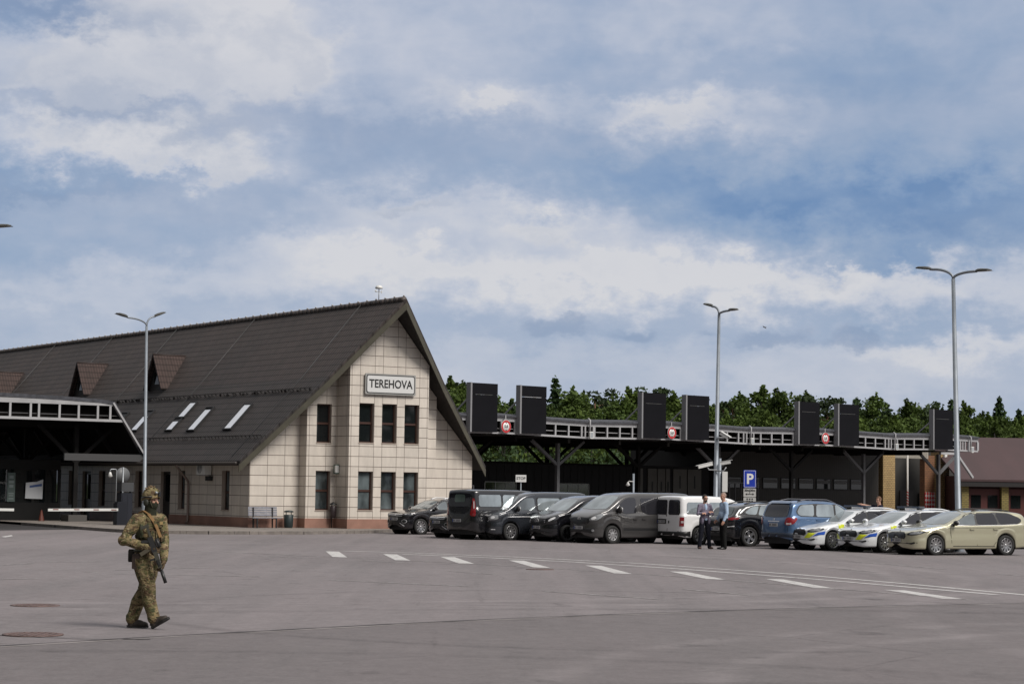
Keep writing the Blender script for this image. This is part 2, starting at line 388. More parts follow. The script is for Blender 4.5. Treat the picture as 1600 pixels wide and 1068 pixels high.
ribbon('repair_joint', [(-9.2, 27.5), (-7.6, 27.35), (-6.4, 26.6), (-5.2, 26.15), (-4.4, 26.2)], .05, .009, TAR, .4)
# dark paving of the left lanes
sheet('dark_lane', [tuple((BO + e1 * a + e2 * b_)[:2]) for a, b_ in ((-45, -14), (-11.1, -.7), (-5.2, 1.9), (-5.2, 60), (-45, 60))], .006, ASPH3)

PAINT, t, p = nmat('road_paint')
tc = t.n('ShaderNodeTexCoord')
wear = t.mr(t.noise(tc.outputs['Object'], 5, 8, .75), .36, .50, 0, 1)
t.l(t.mix(wear, (.22, .205, .20, 1), (.47, .46, .45, 1)), p.inputs['Base Color']); p.inputs['Roughness'].default_value = .75
FADED, t, p = nmat('faded_paint')
tc = t.n('ShaderNodeTexCoord')
wear = t.mr(t.noise(tc.outputs['Object'], 3, 8, .8), .42, .60, 0, 1)
t.l(t.mix(wear, (.155, .138, .136, 1), (.36, .345, .34, 1)), p.inputs['Base Color']); p.inputs['Roughness'].default_value = .8
def quadmark(name, q, z=.005, m=None):
    b = MB(); b.add([(p[0], p[1], z) for p in q], [(0, 1, 2, 3)]); o = part(name, b, m or PAINT); o['kind'] = 'structure'
    if o.data.polygons[0].normal.z < 0: o.data.flip_normals()
    return o
tops = [(-5.2, 62.5), (-3.4, 60.7), (-1.7, 59.0), (.2, 57.0), (2.15, 54.0), (4.05, 50.8), (5.9, 47.2), (7.75, 42.7)]
for i, (x, y) in enumerate(tops):
    q = [(x - .2, y), (x + .2, y - .1)]
    dx = .62 if i < 4 else .5; ln = 4.9 if i < 5 else (4.1 if i < 7 else 3.3)
    quadmark('painted_stripe', q + [(x + dx + .2, y - ln - .1), (x + dx - .2, y - ln)])
def dens(pts, n=12):
    out = []
    for a, b_ in zip(pts, pts[1:]): out += [(lerp(a[0], b_[0], i / n), lerp(a[1], b_[1], i / n)) for i in range(n)]
    return out + [pts[-1]]
def gpx(L): return [tuple(G(*q)[:2]) for q in L]
sm = lambda L: dens(L, 6)
ribbon('painted_line', sm([(-5.0, 63.1), (-2.9, 62.2), (0.1, 60.0), (3.5, 56.0), (6.9, 49.9), (8.7, 45.4), (10.2, 41.0), (12, 35)]), .19, .0052, PAINT, .15)
ribbon('painted_line', sm([(-3.1, 60.9), (-.6, 58.9), (1.8, 56.3), (4.2, 52.6), (6.8, 47.6), (8.2, 44.4), (9.5, 41.3)]), .20, .0053, PAINT, .15)
ribbon('painted_line', sm([(-7.5, 59.6), (-4.5, 57.5), (-.9, 54.0), (.9, 51.9), (2.8, 49.4), (4.7, 46.4), (6.6, 42.9), (7.5, 41.2), (8.5, 39.2)]), .09, .0051, FADED, .3)
for L in (((395, 868), (500, 872)), ((515, 905.5), (735, 916)), ((703, 892), (775, 897)), ((848, 923), (1030, 936)), ((1068, 920), (1176, 930)), ((1296, 886.5), (1368, 893)),
          ((1330, 876.5), (1478, 888.5)), ((1180, 868), (1256, 871.5)), ((0, 882.5), (55, 879.5)), ((70, 877.5), (160, 877)), ((178, 890), (326, 886)), ((180, 895.5), (408, 900.5)), ((260, 859.5), (330, 861)),
          ((352, 862), (450, 866)), ((1030, 868), (1120, 873)), ((560, 875), (640, 879)), ((1560, 896), (1600, 899.5)), ((130, 893.5), (152, 894)), ((0, 905), (60, 903))):
    ribbon('faded_marking', dens(gpx(L), 20), .10, .0055, FADED, .35)
# lane arrow tip far left
quadmark('painted_arrow', [tuple(G(*q)[:2]) for q in ((2, 838), (18, 835.5), (20, 837), (8, 839))])

# ---------------------------------------------------------------- raised pavement round the station
SLAB, t, p = nmat('pavement_slab')
tc = t.n('ShaderNodeTexCoord')
br = t.n('ShaderNodeTexBrick'); t.l(tc.outputs['Object'], br.inputs['Vector'])
br.inputs['Scale'].default_value = 1; br.inputs['Brick Width'].default_value = .5; br.inputs['Row Height'].default_value = .5; br.offset = 0
br.inputs['Mortar Size'].default_value = .008; br.inputs['Color1'].default_value = (.21, .185, .165, 1); br.inputs['Color2'].default_value = (.18, .158, .142, 1); br.inputs['Mortar'].default_value = (.07, .06, .055, 1)
n1 = t.noise(tc.outputs['Object'], 1.2, 6, .65)
v = t.n('ShaderNodeVectorMath', operation='SCALE'); t.l(br.outputs['Color'], v.inputs[0]); t.l(t.mr(n1, .3, .7, .72, 1.2), v.inputs['Scale'])
t.l(v.outputs[0], p.inputs['Base Color']); p.inputs['Roughness'].default_value = .85
KERB, t, p = nmat('kerb_stone')
tc = t.n('ShaderNodeTexCoord')
n1 = t.noise(tc.outputs['Object'], 2.5, 6, .65)
sp = t.n('ShaderNodeSeparateXYZ'); t.l(tc.outputs['Object'], sp.inputs[0])
fr = t.m('FRACT', sp.outputs[0]); jn = t.mr(t.m('ABSOLUTE', t.m('SUBTRACT', fr, .5)), .485, .495, 1, .35)
v = t.n('ShaderNodeVectorMath', operation='SCALE'); v.inputs[0].default_value = (.17, .15, .135); t.l(t.m('MULTIPLY', jn, t.mr(n1, .3, .7, .6, 1.3)), v.inputs['Scale'])
t.l(v.outputs[0], p.inputs['Base Color']); p.inputs['Roughness'].default_value = .85
pav = [(-5.2, 40), (-6.6, 9), (-7.4, -3.0), (-7.3, -4.6), (-6.5, -5.9), (-5.0, -6.6), (-3.4, -6.87), (-1.0, -6.8), (2.35, -5.4), (5.1, -3.4), (7, -2.6), (16, -2.6), (16, 40)]
b = MB(); n = len(pav)
b.add([(u, v_, .12) for u, v_ in pav], [tuple(range(n))])
pv = part('pavement', b, SLAB, loc=BO, rot=(0, 0, BA)); pv['kind'] = 'structure'
if pv.data.polygons[0].normal.z < 0: pv.data.flip_normals()
b = MB()
for a, c in zip(pav[1:], pav[2:11]):
    a, c = Vector(a), Vector(c); d = (c - a).normalized(); nn = Vector((d.y, -d.x)) if True else None
    L = (c - a).length; k = max(1, round(L))
    for i in range(k):
        p0 = a + d * (L * i / k + .006); p1 = a + d * (L * (i + 1) / k - .006)
        b.bar((p0.x, p0.y, .058), (p1.x, p1.y, .058), .15, .136)
ko = part('kerb', b, KERB, loc=BO, rot=(0, 0, BA)); ko['kind'] = 'structure'
# manhole covers
IRON = mat('cast_iron', (.105, .066, .058), .7, .1, noise=.5, nscale=8)
def manhole(loc, r, label):
    th = thing('manhole_cover', label, 'manhole cover', loc, 0, 'manhole covers in the yard')
    b = MB(); b.lathe([(r, 0), (r, .010), (r * .9, .012), (r * .88, .008), (0.001, .008)], n=32); part('lid', b, IRON, th)
    b = MB()
    for i in range(-3, 4):
        h = math.sqrt(max(0, (r * .82) ** 2 - (i * r * .22) ** 2))
        b.bar((i * r * .22, -h, .011), (i * r * .22, h, .011), r * .08, .006)
    part('ribs', b, IRON, th)
manhole((-7.36, 33.08, .001), .38, 'rusty round manhole cover further from the camera, level with the soldier\'s shins')
manhole((-5.97, 26.75, .005), .38, 'rusty round manhole cover nearest the long asphalt joint, left of the soldier')
manhole((.75, 50.9, .001), .34, 'small dark drain cover beside the fourth painted stripe')
# ---------------------------------------------------------------- wall cladding
def tilemat(name, per, joints, row, zoff, c1):
    m, t, p = nmat(name)
    uv = t.n('ShaderNodeUVMap'); sp = t.n('ShaderNodeSeparateXYZ'); t.l(uv.outputs[0], sp.inputs[0])
    fu = t.m('FRACT', t.m('DIVIDE', t.m('ADD', sp.outputs[0], 100 * per), per)); zz = t.m('DIVIDE', t.m('ADD', sp.outputs[1], 10 * row - zoff), row); fz = t.m('FRACT', zz)
    wz = .011 / row
    mask = t.m('ADD', t.m('LESS_THAN', fz, wz), t.m('GREATER_THAN', fz, 1 - wz), clamp=True)
    cell = 0.0
    for j in joints:
        a = j / per; d = t.m('ABSOLUTE', t.m('SUBTRACT', fu, a))
        d = t.m('MINIMUM', d, t.m('SUBTRACT', 1.0, d))
        mask = t.m('MAXIMUM', mask, t.m('LESS_THAN', d, .009 / per)); cell = t.m('ADD', cell, t.m('GREATER_THAN', fu, a))
    cv = t.n('ShaderNodeCombineXYZ'); t.l(t.m('ADD', t.m('MULTIPLY', t.m('FLOOR', t.m('DIVIDE', sp.outputs[0], per)), 7), cell), cv.inputs[0]); t.l(t.m('FLOOR', zz), cv.inputs[1])
    wn = t.n('ShaderNodeTexWhiteNoise'); t.l(cv.outputs[0], wn.inputs['Vector'])
    tc = t.n('ShaderNodeTexCoord'); st = t.noise(t.scale(tc.outputs['Object'], (1.5, 1.5, .35)), 2.5, 5, .6)
    k = t.m('ADD', t.mr(wn.outputs['Value'], 0, 1, .94, 1.05), t.mr(st, .3, .7, -.13, .05))
    v = t.n('ShaderNodeVectorMath', operation='SCALE'); v.inputs[0].default_value = c1; t.l(k, v.inputs['Scale'])
    t.l(t.mix(mask, v.outputs[0], (.10, .072, .06, 1)), p.inputs['Base Color']); p.inputs['Roughness'].default_value = .45
    b = t.n('ShaderNodeBump'); b.inputs['Strength'].default_value = .6; b.inputs['Distance'].default_value = .02; b.invert = True
    t.l(mask, b.inputs['Height']); t.l(b.outputs[0], p.inputs['Normal'])
    return m
CREAM = (.565, .515, .455)
WALL_BAY = tilemat('cream_tiles_bay', 1.13, (.02, .745), .435, .16, CREAM)
WALL = tilemat('cream_tiles', .82, (.02,), .435, .16, CREAM)
PLINTH = mat('red_granite', (.25, .135, .10), .55, noise=.25, nscale=1.2, bump=.2)

def rooftile(name, c1, c2):
    m, t, p = nmat(name)
    uv = t.n('ShaderNodeUVMap'); sp = t.n('ShaderNodeSeparateXYZ'); t.l(uv.outputs[0], sp.inputs[0])
    rowp, colp = .36, .22
    fr = t.m('FRACT', t.m('DIVIDE', sp.outputs[1], rowp)); fc = t.m('FRACT', t.m('DIVIDE', sp.outputs[0], colp))
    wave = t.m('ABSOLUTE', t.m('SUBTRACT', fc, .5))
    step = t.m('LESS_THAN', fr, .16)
    cv = t.n('ShaderNodeCombineXYZ'); t.l(t.m('FLOOR', t.m('DIVIDE', sp.outputs[0], colp)), cv.inputs[0]); t.l(t.m('FLOOR', t.m('DIVIDE', sp.outputs[1], rowp)), cv.inputs[1])
    wn = t.n('ShaderNodeTexWhiteNoise'); t.l(cv.outputs[0], wn.inputs['Vector'])
    big = t.noise(uv.outputs[0], .16, 5, .6); drip = t.noise(t.scale(uv.outputs[0], (1.3, .12, 1)), 1.5, 5, .6)
    base = t.mix(t.mr(t.m('ADD', big, t.m('MULTIPLY', t.m('SUBTRACT', drip, .5), .5)), .35, .65, 0, 1), c1, c2)
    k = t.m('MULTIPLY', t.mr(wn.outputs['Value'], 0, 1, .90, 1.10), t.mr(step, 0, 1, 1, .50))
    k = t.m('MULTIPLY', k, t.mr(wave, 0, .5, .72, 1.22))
    v = t.n('ShaderNodeVectorMath', operation='SCALE'); t.l(base, v.inputs[0]); t.l(k, v.inputs['Scale'])
    t.l(v.outputs[0], p.inputs['Base Color']); p.inputs['Roughness'].default_value = .7; p.inputs['Specular IOR Level'].default_value = .25
    b = t.n('ShaderNodeBump'); b.inputs['Strength'].default_value = .8; b.inputs['Distance'].default_value = .05
    t.l(t.m('ADD', t.m('MULTIPLY', wave, 1.2), t.m('MULTIPLY', fr, -.8)), b.inputs['Height']); t.l(b.outputs[0], p.inputs['Normal'])
    return m
TILE_UP = rooftile('brown_reflect_roof_tiles', (.060, .047, .043, 1), (.044, .037, .035, 1))  # brown upper, grey lower flank: variation in reflected light put into the tile colour
TILE_LO = rooftile('grey_reflect_roof_tiles', (.037, .033, .032, 1), (.048, .040, .038, 1))
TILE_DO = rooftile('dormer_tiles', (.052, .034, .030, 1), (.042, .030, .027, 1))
BOARD = mat('olive_bargeboard', (.060, .055, .038), .6, noise=.2, nscale=2)
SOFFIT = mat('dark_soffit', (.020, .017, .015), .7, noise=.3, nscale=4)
DARK = mat('near_black', (.010, .010, .011), .7)
FRAME = mat('brown_window_frame', (.045, .018, .012), .4)
REVEAL = mat('reveal_stone', (.36, .30, .255), .5)
def glassmat(name, col, rough=.04, spec=.5, vary=0):
    m, t, p = nmat(name); p.inputs['Base Color'].default_value = tuple(col) + (1,)
    p.inputs['Roughness'].default_value = rough; p.inputs['Specular IOR Level'].default_value = spec
    if vary:
        tc = t.n('ShaderNodeTexCoord'); n = t.noise(t.scale(tc.outputs['Object'], (1, 1, .5)), 1.6, 3, .5)
        v = t.n('ShaderNodeVectorMath', operation='SCALE'); v.inputs[0].default_value = col; t.l(t.mr(n, .35, .65, 1 - vary, 1 + vary), v.inputs['Scale']); t.l(v.outputs[0], p.inputs['Base Color'])
    return m
GL_UP = glassmat('dark_pane', (.008, .010, .011), .03)
GL_LO = glassmat('curtained_pane', (.070, .085, .090), .05, .6, .7)
SKYGL = glassmat('rooflight_glass', (.82, .83, .85), .16, 1); SKYGL.node_tree.nodes['Principled BSDF'].inputs['Metallic'].default_value = .95

st = thing('station_building', 'long cream tiled station building with steep dark tiled roof and gable end', 'building', BO, BA)
UC = 5.7
RZ = 9.98
rtop = lambda u: (RZ - abs(u - UC) * (RZ - 6.55) / 2.9) if abs(u - UC) < 2.9 else 6.55 - (abs(u - UC) - 2.9) * 3.62 / 3.3
soff = lambda u: rtop(u) - .34
prow = lambda z: -.05 - .45 * (z - 2.93)
BACK = 62
# roof: two flanks, folded once, prow-shaped front edge
def flank(s, lo, m, name):
    d0, d1 = (6.2, 2.9) if lo else (2.9, 0)
    b = MB(); u0, u1 = UC + s * d0, UC + s * d1; z0, z1 = rtop(u0), rtop(u1)
    y0, y1 = prow(z0), prow(z1); tk = .14
    b.add([(u0, y0, z0), (u1, y1, z1), (u1, BACK, z1), (u0, BACK, z0), (u0, y0, z0 - tk), (u1, y1, z1 - tk), (u1, BACK, z1 - tk), (u0, BACK, z0 - tk)],
          [(0, 1, 2, 3), (7, 6, 5, 4), (0, 4, 5, 1), (1, 5, 6, 2), (2, 6, 7, 3), (3, 7, 4, 0)])
    me = b.mesh(name, m); uv = me.uv_layers.new(name='UVMap'); sl = math.hypot(u1 - u0, z1 - z0)
    for lp in me.loops:
        c = me.vertices[lp.vertex_index].co; f = (c.x - u0) / (u1 - u0)
        uv.data[lp.index].uv = (c.y, f * sl)
    return obj(name, me, st)
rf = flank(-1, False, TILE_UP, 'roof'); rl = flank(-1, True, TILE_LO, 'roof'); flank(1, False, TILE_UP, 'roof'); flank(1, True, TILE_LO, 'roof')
# soffit boards below and bargeboards along the prow
b = MB()
for s in (-1, 1):
    for d0, d1 in ((6.1, 2.9), (2.9, .0)):
        u0, u1 = UC + s * d0, UC + s * d1; z0, z1 = rtop(u0) - .30, rtop(u1) - .30; y0, y1 = prow(z0 + .3) + .06, prow(z1 + .3) + .06
        b.add([(u0, y0, z0), (u1, y1, z1), (u1, BACK, z1), (u0, BACK, z0), (u0, y0, z0 + .15), (u1, y1, z1 + .15), (u1, BACK, z1 + .15), (u0, BACK, z0 + .15)],
              [(0, 1, 2, 3), (7, 6, 5, 4), (0, 4, 5, 1), (2, 6, 7, 3), (3, 7, 4, 0)])
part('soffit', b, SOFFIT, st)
b = MB()
for s in (-1, 1):
    for d0, d1 in ((6.22, 2.9), (2.9, .0)):
        u0, u1 = UC + s * d0, UC + s * d1; z0, z1 = rtop(u0), rtop(u1); y0, y1 = prow(z0), prow(z1)
        vs = []
        for dy in (0, .05):
            vs += [(u0, y0 + dy, z0 - .12), (u1, y1 + dy, z1 - .12), (u1, y1 + dy, z1 - .46), (u0, y0 + dy, z0 - .46)]
        b.add(vs, [(0, 1, 2, 3), (7, 6, 5, 4), (0, 4, 5, 1), (2, 6, 7, 3), (3, 7, 4, 0), (1, 5, 6, 2)])
part('bargeboard', b, BOARD, st)
RIDGE = mat('ridge_tile', (.10, .085, .08), .7, noise=.5, nscale=6)
b = MB()
k = 0; y = prow(RZ) + .22
while y < BACK - .4:
    b.tube([(UC, y, RZ), (UC, y + .39, RZ + .02)], [.13, .105], 8); y += .40; k += 1
MORT = mat('mortar_dot', (.42, .41, .40), .8)
b.m = 1; y = prow(RZ) + .25
while y < BACK - .4: b.ell((UC, y, RZ + .15), (.05, .07, .04), 6); y += .8
part('ridge', b, [RIDGE, MORT], rf)

def wall_u(b, u0, u1, y, zb, topf, ops=()):
    """wall in plane y, openings (a, b, z0, z1)"""
    us = sorted({u0, u1, *[o[0] for o in ops], *[o[1] for o in ops], *([UC] if u0 < UC < u1 else []), *([UC - 2.9] if u0 < UC - 2.9 < u1 else []), *([UC + 2.9] if u0 < UC + 2.9 < u1 else [])})
    zs = sorted({zb, *[o[2] for o in ops], *[o[3] for o in ops]})
    for a, c in zip(us, us[1:]):
        for i, z in enumerate(zs):
            inside = any(o[0] <= (a + c) / 2 <= o[1] and o[2] <= z + .01 < o[3] for o in ops)
            if inside: continue
            if i + 1 < len(zs): b.add([(a, y, z), (c, y, z), (c, y, zs[i + 1]), (a, y, zs[i + 1])], [(0, 1, 2, 3)])
            else: b.add([(a, y, z), (c, y, z), (c, y, topf(c)), (a, y, topf(a))], [(0, 1, 2, 3)])
bayw = [(4.24, 4.97), (5.37, 6.10), (6.50, 7.23)]
ops_bay = [(a, c, .91, 2.57) for a, c in bayw] + [(a, c, 3.80, 5.50) for a, c in bayw]
b = MB(); wall_u(b, 3.76, 7.72, -1.85, .5, soff, ops_bay)
me = b.mesh('wall', WALL_BAY); uv = me.uv_layers.new(name='UVMap')
for lp in me.loops:
    c = me.vertices[lp.vertex_index].co; uv.data[lp.index].uv = (c.x - 4.24, c.z)
obj('wall', me, st)
ops_int = [(2.83, 3.55, .88, 2.57), (2.83, 3.55, 3.78, 5.45)]
b = MB(); wall_u(b, 2.36, 3.76, -.65, .5, soff, ops_int); wall_u(b, 7.72, 8.86, -.65, .5, soff)
wall_u(b, 0, 2.36, 0, .5, soff); wall_u(b, 8.86, 11.2, 0, .5, soff)
def side(b, u, y0, y1, zb=.5, dz=0): # return wall in plane u
    b.add([(u, y0, zb), (u, y1, zb), (u, y1, soff(u) + dz), (u, y0, soff(u) + dz)], [(0, 1, 2, 3)])
for u, y0, y1 in ((3.76, -1.85, -.65), (2.36, -.65, 0), (7.72, -1.85, -.65), (8.86, -.65, 0), (11.2, 0, BACK)): side(b, u, y0, y1)
part('wall', b, WALL, st, uv=True)
# long side wall with openings, in plane u = 0
ops_side = [(1.91, 2.67, .82, 2.52), (6.45, 7.17, .80, 2.52)] + [(v, v + .8, .8, 2.5) for v in (11.2, 13.4, 15.6, 19.5, 21.7, 26, 28.2, 33, 38, 43)]
doors = [(8.03, 9.09, .12, 2.48), (17.4, 18.5, .12, 2.48), (24, 25.1, .12, 2.48)]
bs = MB(); wall_u(bs, 0, BACK, 0, .5, lambda u: 3.2, [(a, c, max(.5, z0), z1) for a, c, z0, z1 in ops_side + doors])
RZ90 = Matrix(((0, -1, 0, 0), (1, 0, 0, 0), (0, 0, 1, 0), (0, 0, 0, 1)))  # (u along wall, y outward-) -> (x, y)
bs.v = [(-(p[1]), p[0], p[2]) for p in bs.v]
part('wall', bs, WALL, st, uv=True)
# reveals
def reveal(b, a, c, z0, z1, y, dep=.24):
    b.add([(a, y, z0), (a, y + dep, z0), (a, y + dep, z1), (a, y, z1)], [(0, 1, 2, 3)])
    b.add([(c, y, z0), (c, y + dep, z0), (c, y + dep, z1), (c, y, z1)], [(0, 1, 2, 3)])
    b.add([(a, y, z0), (c, y, z0), (c, y + dep, z0), (a, y + dep, z0)], [(0, 1, 2, 3)])
    b.add([(a, y, z1), (c, y, z1), (c, y + dep, z1), (a, y + dep, z1)], [(0, 1, 2, 3)])
# windows: frame with its pane as a sub-part
def window(a, c, z0, z1, y, gl, sidew=False, trans=.5):
    f = MB(); g = MB(); yy = y + .18; fw = .055
    def bx(q, x0, x1, y0, y1, zz0, zz1):
        if sidew: q.box(y0, y1, x0, x1, zz0, zz1)
        else: q.box(x0, x1, y0, y1, zz0, zz1)
    zt = z1 - (z1 - z0) * trans
    bx(f, a, a + fw, yy, yy + .06, z0, z1); bx(f, c - fw, c, yy, yy + .06, z0, z1)
    bx(f, a + fw, c - fw, yy, yy + .06, z0, z0 + fw); bx(f, a + fw, c - fw, yy, yy + .06, z1 - fw, z1)
    bx(f, a + fw, c - fw, yy - .01, yy + .05, zt - .045, zt + .045)
    bx(g, a + fw * .5, c - fw * .5, yy + .03, yy + .045, z0 + .02, z1 - .02)
    w_ = part('window', f, FRAME, st); part('pane', g, gl, w_)
    b2 = MB()
    if sidew: b2.box(y - .03, y + .24, a - .01, c + .01, z0 - .035, z0 + .004)
    else: b2.box(a - .01, c + .01, y - .03, y + .24, z0 - .035, z0 + .004)
    part('sill', b2, REVEAL, w_)
    b3 = MB(); reveal(b3, a, c, z0, z1, y)
    if sidew: b3.v = [(p[1], p[0], p[2]) for p in b3.v]
    part('reveal', b3, REVEAL, w_)
for i, o in enumerate(ops_bay): window(*o, -1.85, GL_LO if i < 3 else GL_UP)
window(*ops_int[0], -.65, GL_LO); window(*ops_int[1], -.65, GL_UP)
for o in ops_side: window(*o, 0, GL_LO if o[0] < 8 else GL_UP, True, .55)
for a, c, z0, z1 in doors:
    f = MB(); f.box(.14, .2, a, c, z0, z1); d_ = part('door', f, mat('dark_door', (.014, .012, .012), .4), st)
    g = MB(); g.box(.125, .139, a + .15, c - .15, z0 + 1.0, z1 - .15); part('pane', g, GL_UP, d_)
    h = MB(); h.tube([(.06, a + .1, 1.0), (.06, a + .1, 1.25)], .015, 6); part('handle', h, mat('steel', (.5, .5, .5), .3, 1), d_)
    b3 = MB(); reveal(b3, a, c, z0, z1, 0); b3.v = [(p[1], p[0], p[2]) for p in b3.v]; part('reveal', b3, REVEAL, d_)
# plinth
b = MB()
for x0, x1, y in ((-.04, 2.32, -.04), (2.32, 3.72, -.69), (3.72, 7.76, -1.89), (7.76, 8.90, -.69), (8.90, 11.24, -.04)): b.box(x0, x1, y, y + .5, .0, .53)
b.box(-.042, .3, .46, 8.03, 0, .532); b.box(-.042, .3, 9.09, 17.4, 0, .532); b.box(-.042, .3, 18.5, 24, 0, .532); b.box(-.042, .3, 25.1, BACK, 0, .532)
b.box(2.322, 2.6, -.2, .3, 0, .528); b.box(3.722, 4.0, -1.4, -.2, 0, .528)
part('plinth', b, PLINTH, st)
bk = MB(); bk.box(-.01, 11.21, BACK - .05, BACK, .1, 3.2); part('wall', bk, WALL, st, uv=True)
# dormers on the left flank
lf = lambda z: UC - 2.9 + (z - 6.55) / (RZ - 6.55) * 2.9 if z > 6.55 else UC - 6.2 + (z - 2.93) / 3.62 * 3.3   # u on the left flank at height z
for vc in (16.0, 25.9, 38.5, 49.5):
    b = MB(); zb, zt_, hw = 6.58, 8.16, 1.02; uf = lf(zb) - .05; ur = lf(zt_); ov = .28
    p0, pl, pr, pk = (uf - ov, vc, zt_ + .05), (uf - ov, vc - hw, zb + .02), (uf - ov, vc + hw, zb + .02), (ur + .1, vc, zt_ + .05)
    for side_ in (-1, 1):
        e = (uf - ov, vc + side_ * hw, zb - .06); g_ = (uf + .1, vc + side_ * hw, zb - .06)
        nrm = Vector((0, side_ * (zt_ - zb), hw)).normalized() * .09
        top = [Vector(q) + nrm for q in (p0, e, g_, pk)]
        b.add([*top, p0, e, g_, pk], [(0, 1, 2, 3), (7, 6, 5, 4), (0, 4, 5, 1), (1, 5, 6, 2), (2, 6, 7, 3)])
    dm = part('dormer', b, TILE_DO, st)
    uv = dm.data.uv_layers.new(name='UVMap')
    for lp in dm.data.loops:
        c = dm.data.vertices[lp.vertex_index].co; uv.data[lp.index].uv = (c.x * 1.4, (c.z - zb) * 1.2)
    f = MB(); f.add([(uf, vc - hw, zb - .1), (uf, vc + hw, zb - .1), (uf, vc, zt_)], [(0, 1, 2)]); part('dormer_front', f, SOFFIT, dm)
    g = MB(); g.box(uf - .03, uf - .01, vc - .32, vc + .32, zb + .25, zb + .85); part('pane', g, GL_UP, dm)
    r_ = MB(); r_.tube([(uf - ov, vc, zt_ + .12), (ur + .1, vc, zt_ + .12)], .07, 8); part('ridge', r_, TILE_DO, dm)
# roof windows
def rooflight(v0, v1, z0, z1, openpart=0):
    v0 -= .07; v1 += .07
    sl = Vector((lf(z1) - lf(z0), 0, z1 - z0)).normalized(); nn = Vector((-sl.z, 0, sl.x))
    o = Vector((lf(z0), v0, z0)); L = Vector((lf(z1) - lf(z0), 0, z1 - z0)).length
    M = Matrix(((0, sl.x, nn.x, o.x), (1, 0, 0, o.y), (0, sl.z, nn.z, o.z), (0, 0, 0, 1))); w_ = v1 - v0
    f = MB()
    for x0, x1, y0, y1 in ((-.06, 0, -.06, L + .06), (w_, w_ + .06, -.06, L + .06), (0, w_, -.06, 0), (0, w_, L, L + .06)): f.box(x0, x1, y0, y1, 0, .085, M)
    rw = part('roof_window', f, DARK, st)
    g = MB(); g.box(.02, w_ - .02, .02, L * (1 - openpart), .03, .06, M); part('pane', g, SKYGL, rw)
    if openpart:
        h = MB(); h.box(.02, w_ - .02, L * (1 - openpart), L - .02, .02, .04, M); part('opening', h, DARK, rw)
rooflight(3.55, 4.15, 4.36, 5.45); rooflight(7.35, 7.95, 4.36, 5.40, .1); rooflight(9.75, 10.35, 5.02, 5.70); rooflight(9.85, 10.45, 4.40, 4.96, .3)
rooflight(14.0, 14.6, 4.45, 5.40, .3); rooflight(17.0, 17.6, 4.4, 5.36, .4)
# snow guards and lightning conductors
GUARD = mat('black_guard', (.022, .02, .02), .7)
b = MB()
for z, off in ((6.02, .10), (3.95, .10)):
    u = lf(z) - off * .7
    b.tube([(u, prow(z) + .2, z + off), (u, BACK - 1, z + off)], .022, 6)
y = -1
while y < BACK - 1:
    h_ = rnd.uniform(.04, .14); b.bar((lf(6.0) + .02, y, 6.0), (lf(6.0) - h_ * .8, y + rnd.uniform(-.1, .1), 6.0 + h_), rnd.uniform(.05, .16), .06); b.bar((lf(3.95), y + .3, 3.9), (lf(3.95) - .10, y + .3, 4.08), .04); y += rnd.uniform(.22, .5)
part('snow_guard', b, GUARD, st)
for v in (.6, 11, 20, 28.5, 37):
    b = MB(); b.tube([(UC - .05, v, RZ + .05), (lf(6.6) - .04, v + .1, 6.66), (lf(3.0) - .04, v + .2, 3.1)], .014, 5)
    part('lightning_conductor', b, mat('dull_wire', (.05, .05, .05), .5), st)
# gutter and downpipe
PIPE = mat('brown_pipe', (.19, .14, .115), .5)
b = MB(); b.tube([(-.60, 0.1, 2.83), (-.60, BACK, 2.83)], .075, 8); part('gutter', b, mat('dark_gutter', (.03, .025, .023), .5), st)
b = MB(); b.tube([(-.58, 6.3, 2.80), (-.5, 6.25, 2.68), (-.12, 5.95, 2.1), (-.09, 5.9, 1.95), (-.09, 5.88, .3), (-.2, 5.85, .2)], .055, 8); part('downpipe', b, PIPE, st)

# ---------------------------------------------------------------- things fixed to the station
WHITE = mat('white_paint', (.62, .62, .60), .45); BLACK = mat('black_paint', (.012, .012, .012), .5); GREY = mat('grey_metal', (.30, .31, .32), .45, .3, noise=.15, nscale=6)
sg = thing('station_sign', 'white name board with black border reading TEREHOVA on the gable', 'sign', BW(5.70, -1.92, 6.34), BA)
def rrect(w_, h, r, n=5):
    out = []
    for cx, cy, a0 in ((w_ / 2 - r, h / 2 - r, 0), (-w_ / 2 + r, h / 2 - r, 90), (-w_ / 2 + r, -h / 2 + r, 180), (w_ / 2 - r, -h / 2 + r, 270)):
        out += [(cx + r * math.cos(R(a0 + 90 * i / n)), cy + r * math.sin(R(a0 + 90 * i / n))) for i in range(n + 1)]
    return out
b = MB(); b.prism(rrect(2.52, .90, .05), UPR, .06); part('backing', b, mat('sign_rim', (.27, .27, .26), .5), sg)
b = MB(); b.prism(rrect(2.42, .80, .10), Matrix.Translation((0, -.058, 0)) @ UPR, .008); part('border', b, BLACK, sg)
b = MB(); b.prism(rrect(2.34, .72, .08), Matrix.Translation((0, -.064, 0)) @ UPR, .008); part('face', b, mat('sign_white', (.56, .565, .56), .4), sg)
letters('TEREHOVA', .50, BLACK, sg, (0, -.077, .0), ext=.003, bold=.010, sx=.86)
